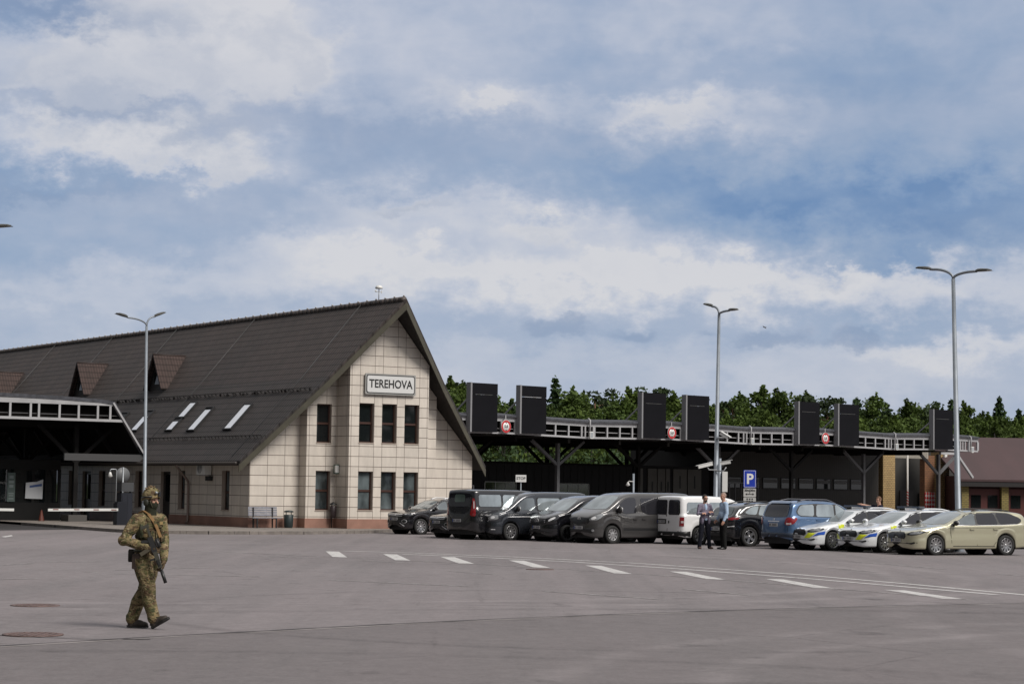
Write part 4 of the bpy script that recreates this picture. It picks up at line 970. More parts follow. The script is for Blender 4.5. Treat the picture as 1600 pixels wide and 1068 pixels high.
for i in range(4):
    u = .9 + i * 2.85
    b = MB(); b.box(u, u + 2.2, -.14, -.02, 0, 2.4); d_ = part('door', b, mat('red_door', (.075, .016, .013), .6), wr)
    for x_ in (.15, 1.35):
        b = MB(); b.box(u + x_, u + x_ + .7, -.17, -.145, 1.05, 1.95); part('pane', b, GL_UP, d_)
fn = thing('pale_fence_panel', 'pale metal fence panel with a brown box beside the right lamp post', 'fence', KW(53.0, 7), KA)
b = MB(); b.add([(0, 0, 0), (3.1, 0, 0), (3.1, 0, 2.3), (2.1, 0, 2.35), (1.9, 0, 2.6), (0, 0, 2.85), (0, .1, 0), (3.1, .1, 0), (3.1, .1, 2.3), (2.1, .1, 2.35), (1.9, .1, 2.6), (0, .1, 2.85)], [(0, 1, 2, 3, 4, 5), (11, 10, 9, 8, 7, 6), (5, 4, 10, 11), (4, 3, 9, 10), (3, 2, 8, 9), (1, 7, 8, 2)])
part('sheet', b, mat('pale_sheet', (.30, .275, .24), .6, noise=.1, nscale=2), fn)
b = MB(); b.box(.05, 1.1, -.3, -.01, .2, 1.72); part('box', b, mat('brown_box', (.09, .045, .04), .6), fn)
cm2 = thing('wall_camera', 'small white camera left of the right lamp post', 'camera', KW(53.9, 6.9, 2.62), KA)
b = MB(); b.tube([(0, .1, .0), (0, 0, .25), (.2, 0, .32), (.45, 0, .2)], .03, 8); part('arm', b, WHITE, cm2)
b = MB(); b.tube([(-.05, 0, .08), (.12, -.2, -.02)], .09, 10); part('head', b, WHITE, cm2)
# ---------------------------------------------------------------- trees
def leafmat(name, c1, c2):
    m, t, p = nmat(name)
    tc = t.n('ShaderNodeTexCoord'); oi = t.n('ShaderNodeObjectInfo')
    n1 = t.noise(tc.outputs['Object'], .9, 3, .6); n2 = t.noise(tc.outputs['Object'], 7, 2, .6)
    f = t.m('ADD', t.mr(n1, .35, .65, 0, .7), t.m('MULTIPLY', t.m('SUBTRACT', n2, .4), .8), clamp=True)
    c = t.mix(f, c1 + (1,), c2 + (1,))
    v = t.n('ShaderNodeVectorMath', operation='SCALE'); t.l(c, v.inputs[0]); t.l(t.mr(oi.outputs['Random'], 0, 1, .72, 1.22), v.inputs['Scale'])
    t.l(v.outputs[0], p.inputs['Base Color']); p.inputs['Roughness'].default_value = .7; p.inputs['Specular IOR Level'].default_value = .2
    tr = t.n('ShaderNodeBsdfTranslucent'); t.l(v.outputs[0], tr.inputs['Color'])
    ms = t.n('ShaderNodeMixShader'); ms.inputs[0].default_value = .22
    t.l(p.outputs[0], ms.inputs[1]); t.l(tr.outputs[0], ms.inputs[2]); t.l(ms.outputs[0], m.node_tree.nodes['Material Output'].inputs[0])
    return m
LEAF = {'birch': leafmat('birch_leaf', (.058, .092, .022), (.110, .158, .034)), 'alder': leafmat('alder_leaf', (.046, .078, .018), (.095, .135, .028)),
        'pine': leafmat('pine_needle', (.030, .050, .021), (.058, .082, .032)), 'spruce': leafmat('spruce_needle', (.028, .052, .021), (.054, .088, .031))}
BARK = {'birch': mat('birch_bark', (.30, .28, .25), .8, noise=.6, nscale=3), 'alder': mat('alder_bark', (.07, .055, .045), .9, noise=.3, nscale=4), 'pine': mat('pine_bark', (.16, .085, .05), .9, noise=.3, nscale=4), 'spruce': mat('spruce_bark', (.06, .045, .038), .9, noise=.3, nscale=4)}
def cards(b, c, r, n, s, rg, flat=.0):
    """n small leaf clusters scattered through a clump"""
    for _ in range(n):
        d = Vector((rg.gauss(0, 1), rg.gauss(0, 1), rg.gauss(0, 1)))
        d = d.normalized() * (rg.random() ** .45); p = Vector(c) + Vector((d.x * r[0], d.y * r[1], d.z * r[2]))
        a = Vector((rg.gauss(0, 1), rg.gauss(0, 1), rg.gauss(0, 1) * (1 - flat))).normalized(); u = a.orthogonal().normalized()
        u = Matrix.Rotation(rg.uniform(0, 6.28), 3, a) @ u; w_ = a.cross(u); k = s * rg.uniform(.6, 1.35)
        b.add([p - u * k * .5, p + w_ * k * .34, p + u * k * .55, p - w_ * k * .3], [(0, 1, 2, 3)])
def tree_meshes(kind, seed):
    """unit built at 10 m height"""
    rg = random.Random(seed); tb = MB(); lb = MB(); H = 10
    lean = Vector((rg.uniform(-.4, .4), rg.uniform(-.4, .4), 0))
    at_ = lambda h: lean * (h / H) ** 1.5 + Vector((0, 0, h))
    if kind in ('birch', 'alder'):
        tb.tube([at_(h) for h in (0, 2, 4, 6, 8, 9.4)], [.17, .14, .11, .08, .045, .02], 8)
        W = rg.uniform(1.7, 2.3) if kind == 'birch' else rg.uniform(2.2, 2.9)
        for i in range(30 if kind == 'birch' else 34):
            h = rg.uniform(2.0, 9.5); a = rg.uniform(0, 6.28)
            prof = math.sin(math.pi * min(1, max(0, (h - 1.2) / 9.0)) ** .75) * W * rg.uniform(.45, 1.08)
            p = at_(h) + Vector((math.cos(a) * prof, math.sin(a) * prof, rg.uniform(-.2, .35)))
            tb.tube([at_(max(1.2, h - 1.2)), (at_(h - .6) + p) / 2 + Vector((0, 0, .1)), p], [.05, .03, .012], 5)
            r = rg.uniform(.55, 1.0)
            cards(lb, p, (r * 1.05, r * 1.05, r * .8), 105, .31, rg)
        for i in range(5): cards(lb, at_(9.3 + i * .22) + Vector((rg.uniform(-.3, .3), rg.uniform(-.3, .3), 0)), (.5 - i * .08, .5 - i * .08, .4), 34, .34, rg)
    elif kind == 'pine':
        tb.tube([at_(h) for h in (0, 2.5, 5, 7.5, 9.5)], [.19, .16, .13, .09, .04], 8)
        for i in range(24):
            h = rg.uniform(4.6, 9.7); a = rg.uniform(0, 6.28); d = rg.uniform(.5, 1.9) * (1.12 - .6 * abs((h - 6.8) / 4))
            p = at_(h) + Vector((math.cos(a) * d, math.sin(a) * d, rg.uniform(-.1, .3)))
            tb.tube([at_(h - .35), (at_(h - .1) + p) / 2, p], [.06, .04, .015], 5)
            r = rg.uniform(.42, .8); cards(lb, p, (r * 1.2, r * 1.2, r * .55), 90, .27, rg, .3)
        cards(lb, at_(9.7), (.7, .7, .5), 70, .34, rg)
    else:
        tb.tube([at_(h) for h in (0, 3, 6, 9.8)], [.17, .13, .08, .02], 8)
        h = 1.2
        while h < 9.9:
            L = (10.1 - h) * .26 * rg.uniform(.82, 1.18) + .10; n = max(4, int(8 * L + 3))
            a0 = rg.uniform(0, 6.28)
            for k in range(n):
                a = a0 + 6.28 * k / n + rg.uniform(-.25, .25); l = L * rg.uniform(.6, 1.12)
                d = Vector((math.cos(a), math.sin(a), 0)); tip = at_(h) + d * l + Vector((0, 0, -.22 * l))
                tb.tube([at_(h), tip], [.03, .008], 4, False)
                for f in (.35, .62, .88): cards(lb, at_(h).lerp(tip, f), (.16 + .12 * l, .16 + .12 * l, .13), 7 if f < .8 else 9, .34, rg, .3)
            h += .36
        cards(lb, at_(9.9), (.1, .1, .35), 18, .22, rg)
    return tb.mesh('trunk', BARK[kind]), lb.mesh('crown', LEAF[kind])
TM = {k: [tree_meshes(k, s) for s in range(n0, n0 + n)] for k, n0, n in (('birch', 11, 4), ('alder', 31, 4), ('pine', 51, 3), ('spruce', 71, 3))}
KT = {'birch': ('birch_tree', 'light green birch'), 'alder': ('broadleaf_tree', 'rounded dark green broadleaf tree'), 'pine': ('pine_tree', 'dark open crowned pine'), 'spruce': ('spruce_tree', 'dark pointed spruce')}
def where(px):
    for lim, s in ((731, 'between the station gable and the first dark panel'), (778, 'behind the dark panel nearest the station'), (808, 'in the gap between the first two dark panels'), (856, 'behind the panel with the white broken seam'), (930, 'just right of the second dark panel'),
                   (1000, 'left of the middle pair of dark panels'), (1042, 'behind the third dark panel'), (1070, 'in the gap between the middle pair of panels'), (1125, 'behind the fourth dark panel and the middle street lamp'),
                   (1180, 'right of the middle street lamp'), (1243, 'left of the farthest pair of dark panels'), (1345, 'behind the farthest pair of dark panels'), (1400, 'right of the farthest pair of dark panels'), (1455, 'left of the last dark panel'), (1530, 'behind the right-hand street lamp'), (1575, 'above the brown roof')):
        if px < lim: return s
    return 'at the right edge above the brown roof'
tid = [0]
used_lab = {}
ORD = ['', 'tallest ', 'lower ', 'slender ', 'leaning ', 'spreading ', 'half hidden ', 'ragged ', 'bushy ', 'narrow ', 'broad ']
def plant(kind, px, ytop, dep):
    """a tree whose top shows at px, ytop of the photo, standing dep metres away"""
    top = D(px, ytop, dep); H = top.z + .3
    rg = random.Random(tid[0] * 13 + 5); tid[0] += 1
    tmesh, lmesh = TM[kind][rg.randrange(len(TM[kind]))]
    nm, ds = KT[kind]; wh = where(px); lab = f'{ds} standing {wh}'
    layer = ' at the front of the wood' if dep < 195 else (' deep in the wood' if dep > 222 else ' in the middle of the wood')
    th = thing(nm, lab, 'tree', (top.x, dep, -.1), rg.uniform(0, 6.28), f'{ds}s {wh}')
    s = H / 10.7; wx = rg.uniform(.9, 1.2)
    th.scale = (s * wx, s * wx, s)
    obj('trunk', tmesh, th); obj('crown', lmesh, th)
fr_ = random.Random(42)
hero = [('spruce', 868, 580, 205), ('birch', 703, 588, 190), ('birch', 718, 596, 180), ('pine', 735, 587, 215), ('spruce', 800, 620, 185), ('birch', 790, 634, 172), ('spruce', 765, 592, 230), ('birch', 895, 605, 190), ('birch', 912, 612, 200), ('pine', 935, 603, 225), ('pine', 962, 600, 235), ('alder', 985, 604, 200),
        ('pine', 1008, 596, 228), ('pine', 1030, 598, 222), ('birch', 1053, 613, 190), ('spruce', 1045, 612, 225), ('pine', 1085, 612, 235), ('alder', 1190, 602, 205), ('alder', 1215, 607, 200), ('alder', 1168, 612, 215), ('pine', 1150, 618, 230), ('pine', 1136, 622, 235), ('birch', 1186, 640, 175),
        ('pine', 1262, 612, 230), ('pine', 1285, 612, 225), ('alder', 1272, 610, 240), ('spruce', 1335, 614, 232), ('alder', 1357, 613, 222), ('spruce', 1392, 622, 235), ('alder', 1412, 623, 225), ('pine', 1440, 628, 235), ('pine', 1465, 621, 225), ('pine', 1452, 624, 238),
        ('spruce', 1492, 616, 205), ('alder', 1508, 626, 215), ('spruce', 1522, 645, 235), ('spruce', 1558, 612, 200), ('birch', 1545, 645, 180), ('birch', 1568, 650, 178), ('spruce', 1592, 632, 225), ('pine', 1604, 640, 220), ('alder', 1536, 655, 190), ('birch', 1305, 640, 178)]
for h in hero: plant(*h)
for i, px in enumerate(range(690, 1625, 17)):        # middle storey
    base = lerp(622, 650, (px - 690) / 900) + fr_.uniform(-6, 10)
    plant(fr_.choice(['birch', 'alder', 'alder', 'pine', 'spruce']), px + fr_.uniform(-6, 6), base + 8, fr_.uniform(196, 220))
for i, px in enumerate(range(696, 1630, 23)):        # bright edge of the wood
    base = lerp(632, 655, (px - 690) / 900) + fr_.uniform(-8, 12)
    plant(fr_.choice(['birch', 'birch', 'alder']), px + fr_.uniform(-8, 8), base, fr_.uniform(170, 192))
for i, px in enumerate(range(700, 1620, 31)):        # far rank
    base = lerp(614, 642, (px - 690) / 900) + fr_.uniform(-5, 10)
    plant(fr_.choice(['pine', 'spruce', 'alder']), px + fr_.uniform(-8, 8), base, fr_.uniform(230, 255))
# undergrowth seen beneath the canopy roof
ug = MB(); rg = random.Random(3)
for i in range(110):
    u = rg.uniform(-8, 60); p = KW(u, rg.uniform(24, 34), rg.uniform(1.0, 4.6)); cards(ug, p, (1.2, 1.2, 1.1), 40, .4, rg)
o = part('undergrowth', ug, LEAF['spruce']); tag(o, 'dense green shrubs seen through the gap under the right canopy', 'shrubs', kind='stuff')

# unseen wood added behind and beside the camera to darken reflections and ambient light
bw = MB(); rg = random.Random(8)
for x0, y0, x1, y1, n in ((-120, -55, 125, -48, 150), (-112, -50, -100, 70, 70), (118, -48, 112, 110, 80)):
    for i in range(n):
        f_ = rg.random(); h_ = rg.uniform(9, 15)
        for z in (1.5, 4.5, 7.5, h_): cards(bw, (lerp(x0, x1, f_) + rg.uniform(-3, 3), lerp(y0, y1, f_) + rg.uniform(-4, 4), z), (2.6, 2.6, 2.4), 26, 2.2, rg)
o = part('added_unseen_wood', bw, LEAF['alder']); tag(o, 'unseen broadleaf wood added round the yard to darken reflections', 'wood', kind='stuff')

# ---------------------------------------------------------------- street lamps
GALV = mat('galvanised_pole', (.22, .245, .275), .5, .35, noise=.12, nscale=3)
HEADM = mat('lamp_head', (.055, .055, .05), .4); LENS = mat('lamp_lens', (.22, .215, .19), .15)
def lamp(base, top, label, ang, arms, r0=.085, lean=(0, 0), pole=True):
    """arms: (sign, reach, rise, head tilt)"""
    th = thing('street_lamp', label, 'street lamp', base, 0, 'twin armed street lamps')
    H = top; d = Vector((math.cos(ang), math.sin(ang), 0)); tp = Vector((lean[0], lean[1], H))
    b = MB(); b.tube([(0, 0, 0), (0, 0, .02), tuple(Vector((0, 0, .02)).lerp(tp, .12)), tuple(Vector((0, 0, .02)).lerp(tp, .125)), tuple(tp)], [r0 * 1.5, r0 * 1.5, r0 * 1.45, r0, r0 * .62], 12); part('pole', b, GALV, th)
    b = MB(); b.box(-.2, .2, -.2, .2, 0, .03); part('base_plate', b, GALV, th)
    for s, reach, rise, tilt in arms:
        b = MB(); pts = []
        for k in range(9):
            f = k / 8; pts.append(tp + d * s * (reach * .72 * (1 - math.cos(f * math.pi / 2)) ) + Vector((0, 0, rise * math.sin(f * math.pi / 2))))
        end = pts[-1] + d * s * reach * .10 + Vector((0, 0, math.tan(tilt) * reach * .10)); pts.append(end)
        b.tube(pts, r0 * .45, 8); ar = part('arm', b, GALV, th)
        M = Matrix.Translation(end) @ Matrix(((d.x * s, -d.y, 0, 0), (d.y * s, d.x, 0, 0), (0, 0, 1, 0), (0, 0, 0, 1))) @ Matrix.Rotation(-tilt, 4, 'Y')
        q = MB(); hl_ = .54
        prof = [(0, .05, .05), (.08, .09, .075), (.22, .15, .075), (.45, .16, .05), (hl_ - .05, .13, .03), (hl_, .08, .02)]
        vs = []
        for x, hw, t_ in prof: vs += [M @ Vector((x - .04, yy, zz)) for yy, zz in ((-hw, -.02), (hw, -.02), (hw, t_ * .4), (hw * .55, t_), (-hw * .55, t_), (-hw, t_ * .4))]
        fs = [(i * 6 + k, (i + 1) * 6 + k, (i + 1) * 6 + (k + 1) % 6, i * 6 + (k + 1) % 6) for i in range(len(prof) - 1) for k in range(6)] + [(5, 4, 3, 2, 1, 0), tuple((len(prof) - 1) * 6 + k for k in range(6))]
        q.add(vs, fs); hd = part('lamp_head', q, HEADM, th)
        q = MB(); q.add([M @ Vector(v) for v in ((.2, -.11, -.026), (.55, -.11, -.026), (.55, .11, -.026), (.2, .11, -.026))], [(3, 2, 1, 0)]); part('lens', q, LENS, hd)
    return th
lamp(Vector((-15.50, 90, .0)), 8.62, 'twin street lamp behind the soldier in front of the roof with dormers', R(40), [(-1, 1.20, .30, R(14)), (1, .50, .42, R(24))], .085, (-.12, 0))
lamp(Vector((8.54, 88, 0)), 9.30, 'twin street lamp in the middle carrying four cameras above the white van', R(-58), [(-1, .60, .36, R(16)), (1, .84, .12, R(3))], .10, (.10, 0))
lamp(Vector((15.28, 72, 0)), 9.30, 'tall twin street lamp at the right behind the pale gold estate car', R(-35), [(-1, 1.05, .36, R(8)), (1, 1.05, .22, R(2))], .105, (-.20, 0))
tpx = D(-52, 372, 66)
lamp(Vector((tpx.x, 66, 0)), tpx.z, 'street lamp whose dark head pokes in at the left edge of the sky', R(4), [(1, 1.06, .36, R(6)), (-1, 1.0, .34, R(6))], .09)
# cameras on the middle pole
def cctv(loc, rz, label, tilt=R(-15), L=.52):
    th = thing('pole_camera', label, 'camera', loc, rz, 'cameras on the middle lamp pole')
    M = Matrix.Rotation(-tilt, 4, 'Y')
    b = MB(); b.box(.12, .12 + L, -.07, .07, -.06, .07, M); b.box(.10, .2 + L, -.085, .085, .07, .085, M); part('housing', b, WHITE, th)
    b = MB(); b.tube([M @ Vector((.11 + L, 0, 0)), M @ Vector((.125 + L, 0, 0))], .05, 10); part('lens', b, BLACK, th)
    b = MB(); b.tube([(-.1, 0, -.28), (.25, 0, -.28), (.35, 0, -.12)], .025, 8); part('bracket', b, GREY, th)
cctv(Vector((8.64, 87.85, 4.40)), R(-35), 'topmost white camera on the middle lamp pole', R(-28), .42); cctv(Vector((8.50, 87.85, 3.10)), R(190), 'long white camera pointing left from the middle lamp pole', R(-14), .62)
cctv(Vector((8.62, 87.85, 3.06)), R(-12), 'white camera pointing right from the middle lamp pole', R(10), .42)
eb = thing('equipment_box', 'white equipment box strapped to a grey post behind the middle lamp', 'box', D(1129, 753, 89) - Vector((0, 0, .5)))
b = MB(); b.box(-.02, .20, -.1, .08, .1, .95); part('case', b, WHITE, eb)
b = MB(); b.tube([(-.12, .05, -eb.location.z), (-.12, .05, 1.5)], .07, 8); part('post', b, GALV, eb)
# ---------------------------------------------------------------- signs
pk = D(1171.5, 748, 84.5)
ps = thing('parking_sign', 'blue parking sign with two small white plates below it', 'road sign', Vector((pk.x, 84.5, 0)), R(4))
b = MB(); b.tube([(0, .04, 0), (0, .04, pk.z + .34)], .035, 8); part('pole', b, GALV, ps)
z0 = pk.z - .32
b = MB(); b.prism(rrect(.50, .70, .03), Matrix.Translation((0, 0, z0 + .33)) @ UPR, .02); pb = part('blue_plate', b, mat('sign_blue', (.010, .035, .34), .35), ps)
b = MB(); o_ = rrect(.46, .66, .025); i_ = rrect(.435, .635, .02); n = len(o_); Mx = Matrix.Translation((0, -.021, z0 + .33)) @ UPR
b.add([Mx @ Vector((*q, 0)) for q in o_ + i_], [(i, (i + 1) % n, n + (i + 1) % n, n + i) for i in range(n)]); part('border', b, SW, pb)
letters('P', .56, SW, pb, (0, -.024, z0 + .31), bold=.016)
pl = mat('plate_white', (.40, .40, .39), .45)
b = MB(); b.prism(rrect(.50, .34, .025), Matrix.Translation((0, 0, z0 - .22)) @ UPR, .02); p1 = part('distance_plate', b, pl, ps)
letters('20m|20m', .115, BLACK, p1, (0, -.023, z0 - .13), bold=.004)
b = MB(); Mq = Matrix.Translation((0, -.022, z0 - .28)) @ UPR; b.prism([(-.18, 0), (-.11, .045), (-.11, .012), (.11, .012), (.11, .045), (.18, 0), (.11, -.045), (.11, -.012), (-.11, -.012), (-.11, -.045)], Mq, .004); b.box(-.008, .008, -.026, -.022, z0 - .26, z0 - .08); part('arrow', b, BLACK, p1)
b = MB(); b.prism(rrect(.50, .30, .025), Matrix.Translation((0, 0, z0 - .56)) @ UPR, .02); p2 = part('service_plate', b, pl, ps)
b = MB()
for i in range(3):
    for j in range(3): b.box(-.13 + i * .1, -.07 + i * .1, -.025, -.021, z0 - .67 + j * .085, z0 - .615 + j * .085)
part('symbols', b, BLACK, p2)
sq = D(814, 747, 92)
sp2 = thing('stop_sign', 'small white sign reading STOP on a thin pole above the dark vans', 'road sign', Vector((sq.x, 92, 0)), R(3))
b = MB(); b.tube([(0, .03, 0), (0, .03, sq.z + .1)], .025, 8); part('pole', b, GALV, sp2)
b = MB(); b.prism(rrect(.46, .31, .01), Matrix.Translation((0, 0, sq.z)) @ UPR, .02); pp = part('plate', b, SW, sp2)
letters('STOP', .165, BLACK, pp, (0, -.023, sq.z), bold=.002)
cq = D(988, 752, 90)
cp_ = thing('camera_post', 'grey post with a small white dome camera above the grey van', 'camera', Vector((cq.x + .05, 90, 0)))
b = MB(); b.tube([(0, 0, 0), (0, 0, cq.z + .34)], .045, 8); part('post', b, GALV, cp_)
b = MB(); b.tube([(0, -.03, cq.z + .0), (-.2, -.08, cq.z + .02), (-.24, -.08, cq.z - .04)], .018, 6); b.lathe([(.03, .1), (.09, -.02), (.05, -.06), (.001, -.08)], Matrix.Translation((-.24, -.08, cq.z - .12)), 12); part('dome', b, WHITE, cp_)
# a bird in the distance
bp_ = D(1194.5, 511, 150)
bd = thing('bird', 'tiny dark bird flying right of the middle street lamp', 'bird', bp_, R(25)); bd.scale = (.6, .6, .6)
b = MB(); 
b.sm = True; b.ell((0, 0, 0), (.20, .055, .055), 10); b.ell((.21, 0, .02), (.055, .045, .045), 8)
b.add([(-.16, -.03, 0), (-.34, -.07, 0), (-.34, .07, 0), (-.16, .03, 0)], [(0, 1, 2, 3)])
part('body', b, mat('feather_dark', (.02, .02, .022), .8), bd)
for s in (1, -1):
    b = MB(); b.add([(.09, s * .04, .02), (-.08, s * .04, .02), (-.10, s * .24, .14 * s), (.02, s * .44, .20 * s), (.08, s * .24, .14 * s)], [(0, 1, 2), (0, 2, 4), (4, 2, 3)]); part('wing', b, mat('feather_dark'), bd)
# ---------------------------------------------------------------- vehicles
def paint(name, col, metal=.35, rough=.28):
    return mat(name, col, rough, metal, 1.0)
TYRE = mat('tyre_rubber', (.014, .014, .014), .8); RIMS = mat('alloy_rim', (.42, .42, .43), .28, .85); RIMD = mat('wheel_shadow', (.012, .012, .012), .7)
RIMB = mat('dark_alloy', (.05, .05, .052), .3, .8); TRIM = mat('black_trim', (.012, .012, .013), .45); CHROME = mat('chrome', (.68, .68, .69), .3, .35)
CARGL = glassmat('car_glass', (.16, .18, .19), .03, 1.0, .3); CARGL.node_tree.nodes['Principled BSDF'].inputs['Metallic'].default_value = .5; WSCR = glassmat('windscreen_glass', (.30, .34, .36), .035, 1.0, .25); WSCR.node_tree.nodes['Principled BSDF'].inputs['Metallic'].default_value = .45; TINT = glassmat('tinted_glass', (.030, .030, .036), .03, 1.0); TINT.node_tree.nodes['Principled BSDF'].inputs['Metallic'].default_value = .3
LAMPG = mat('headlamp_glass', (.28, .29, .30), .08, .3, 1, noise=.35, nscale=14); LAMPW = mat('headlamp_white', (.70, .71, .72), .1, 0, 1); LAMPD = mat('lamp_dark', (.03, .03, .033), .12, 0, 1)
TAIL = mat('tail_red', (.22, .008, .012), .12, 0, 1); TAILW = mat('tail_clear', (.50, .42, .42), .15, 0, 1); PLATE = mat('number_plate', (.42, .42, .42), .4); PLTXT = mat('plate_glyph', (.10, .10, .11), .5); PLBLUE = mat('plate_blue', (.02, .05, .25), .4)
GAP = mat('shut_line', (.006, .006, .006), .8)
def chaikin(P, n=2, r=.055):
    for it in range(n):
        Q = []
        for i in range(len(P)):
            a, b_ = P[i], P[(i + 1) % len(P)]
            k = min(.3, r / (1.6 ** it) / max(.001, math.hypot(b_[0] - a[0], b_[1] - a[1])))
            Q += [(lerp(a[0], b_[0], k), lerp(a[1], b_[1], k)), (lerp(a[0], b_[0], 1 - k), lerp(a[1], b_[1], 1 - k))]
        P = Q
    return P
class Car:
    def __init__(s, sp):
        s.__dict__.update(sp)
        s.xf = s.wb / 2 + s.fo; s.xr = -s.wb / 2 - s.ro
        ct, cb, cz = curve(s.top), curve(s.belt), curve(s.bot)
        xm = (s.xf + s.xr) / 2; hf = s.xf - xm; s.parts = []
        def plan(x):
            t = min(abs(x - xm) / hf, .9996); n, m = (s.nf if x > xm else s.nr)
            return s.W * (1 - t ** n) ** (1 / m)
        xs = []; x = s.xr
        while x < s.xf:
            xs.append(x); d = min(x - s.xr, s.xf - x); x += .006 if d < .03 else (.014 if d < .12 else .03)
        xs.append(s.xf)
        rings = []
        for x in xs:
            w_ = plan(x); zt = ct(x); be = min(cb(x), zt - .03); zb = cz(x)
            for ax in (s.wb / 2, -s.wb / 2):
                dx = abs(x - ax)
                if dx < s.Ra: zb = max(zb, s.Rw + math.sqrt(s.Ra ** 2 - dx * dx))
            zb = min(zb, be - .10); h = zt - be; sh = s.sh
            yb = lambda z: w_ - sh - s.tum * (z - be)
            P = [(w_ - .13, zb + .002), (w_ - .045, zb + .01), (w_ - .02, zb + .04)]
            z0 = zb + .07
            for i in range(8):
                f = i / 7; z = lerp(z0, be - .035, f); a = 2 * f - 1
                P.append((w_ - .016 * a * a - (.012 if .55 < f < .75 else 0), z))
            P.append((w_ - sh * .55, be - .008)); 
            r_ = min(s.rr, .5 * h); c = min(.035, h * .5)
            P.append((yb(be + .004), be + .004))
            zc = zt - c - r_ * .55
            for i in range(1, 6): z = lerp(be, zc, i / 5); P.append((yb(z), z))
            p0, p1, p2 = (yb(zc), zc), (yb(zt - c), zt - c * .9), (yb(zt - c) - r_ * .9, zt - c * .55)
            for f in (.33, .66, 1): P.append(tuple((1 - f) ** 2 * a + 2 * f * (1 - f) * b_ + f * f * q for a, b_, q in zip(p0, p1, p2)))
            ye, ze = P[-1]
            for f in (.66, .33, 0): P.append((ye * f, zt - (zt - ze) * f * f))
            P = [(max(0.0, y), z) for y, z in P]
            rings.append([(x, y, z) for y, z in P] + [(x, -y, z) for y, z in reversed(P[:-1])])
        b = MB(); n = len(rings[0])
        vs = [v for r_ in rings for v in r_]
        fs = [(i * n + k, (i + 1) * n + k, (i + 1) * n + k + 1, i * n + k + 1) for i in range(len(rings) - 1) for k in range(n - 1)]
        fs += [tuple(range(n)), tuple((len(rings) - 1) * n + k for k in range(n - 1, -1, -1))]
        b.add(vs, fs); s.body = b.mesh('body', s.mat)
        bm = bmesh.new(); bm.from_mesh(s.body); bmesh.ops.remove_doubles(bm, verts=bm.verts, dist=.0004); bmesh.ops.recalc_face_normals(bm, faces=bm.faces)
        # make sure normals point outwards
        hi = max(bm.faces, key=lambda f: f.calc_center_median().z)
        if hi.normal.z < 0: bmesh.ops.reverse_faces(bm, faces=bm.faces)
        bm.to_mesh(s.body); s.bvh = BVHTree.FromBMesh(bm); bm.free(); smoothed(s.body, 62)
    def patch(s, name, m, view, poly, eps=.006, rnd_=0, res=.07, mir=True, parent=None):
        """lay a thin panel on the body: poly in (x,z) from the side, (y,z) from front or rear, (x,y) from the top"""
        if rnd_: poly = chaikin(poly, rnd_)
        vs = [Vector(p) for p in poly]; n = len(vs); ed = [(i, (i + 1) % n) for i in range(n)]
        x0, x1 = min(v.x for v in vs), max(v.x for v in vs); y0, y1 = min(v.y for v in vs), max(v.y for v in vs)
        pts = vs[:]; x = x0 + res / 2
        def inside(p):
            c = False
            for i in range(n):
                a, b_ = vs[i], vs[i - 1]
                if (a.y > p.y) != (b_.y > p.y) and p.x < (b_.x - a.x) * (p.y - a.y) / (b_.y - a.y) + a.x: c = not c
            return c
        while x < x1:
            y = y0 + res / 2
            while y < y1:
                p = Vector((x, y))
                if inside(p) and min((p - v).length for v in vs) > res * .3: pts.append(p)
                y += res
            x += res
        ov, oe, of, *_ = delaunay_2d_cdt(pts, ed, [], 1, 1e-5)
        out = []
        for sd_ in ((1, -1) if mir else (1,)):
            b = MB(); P = []
            for v in ov:
                if view == 'side': o, d = Vector((v.x, 3 * sd_, v.y)), Vector((0, -sd_, 0))
                elif view == 'front': o, d = Vector((6, v.x * sd_, v.y)), Vector((-1, 0, 0))
                elif view == 'rear': o, d = Vector((-6, v.x * sd_, v.y)), Vector((1, 0, 0))
                else: o, d = Vector((v.x, v.y * sd_, 4)), Vector((0, 0, -1))
                h, nr, _, _ = s.bvh.ray_cast(o, d)
                if h is None: h, nr, _, _ = s.bvh.find_nearest(o + d * (2.2 if view == 'side' else 4))
                if nr.dot(d) > 0: nr = -nr
                P.append(h + nr * eps - d * eps * .5)
            b.sm = True; b.add(P, [tuple(f) for f in of])
            me = b.mesh(name, m)
            d0 = {'side': Vector((0, sd_, 0)), 'front': Vector((1, 0, 0)), 'rear': Vector((-1, 0, 0)), 'top': Vector((0, 0, 1))}[view]
            if sum(p.normal.dot(d0) * p.area for p in me.polygons) < 0: me.flip_normals()
            s.parts.append((name, me, parent)); out.append(len(s.parts) - 1)
        return out
    def line(s, view, pts, w_=.014, m=None, name='shut_line', mir=True, eps=.004):
        for a, b_ in zip(pts, pts[1:]):
            a, b_ = Vector(a), Vector(b_); d = (b_ - a).normalized() * .004; n = Vector((-d.y, d.x)).normalized() * w_ / 2
            yield_ = [tuple(a - d - n), tuple(b_ + d - n), tuple(b_ + d + n), tuple(a - d + n)]
            s.patch(name, m or GAP, view, yield_, eps, 0, .12, mir)
    def add(s, name, mb, m, parent=None):
        s.parts.append((name, mb.mesh(name, m), parent)); return len(s.parts) - 1
    def hit(s, view, a, b_):
        o, d = {'side': (Vector((a, 3, b_)), Vector((0, -1, 0))), 'front': (Vector((6, a, b_)), Vector((-1, 0, 0))), 'rear': (Vector((-6, a, b_)), Vector((1, 0, 0)))}[view]
        h, *_ = s.bvh.ray_cast(o, d); return h
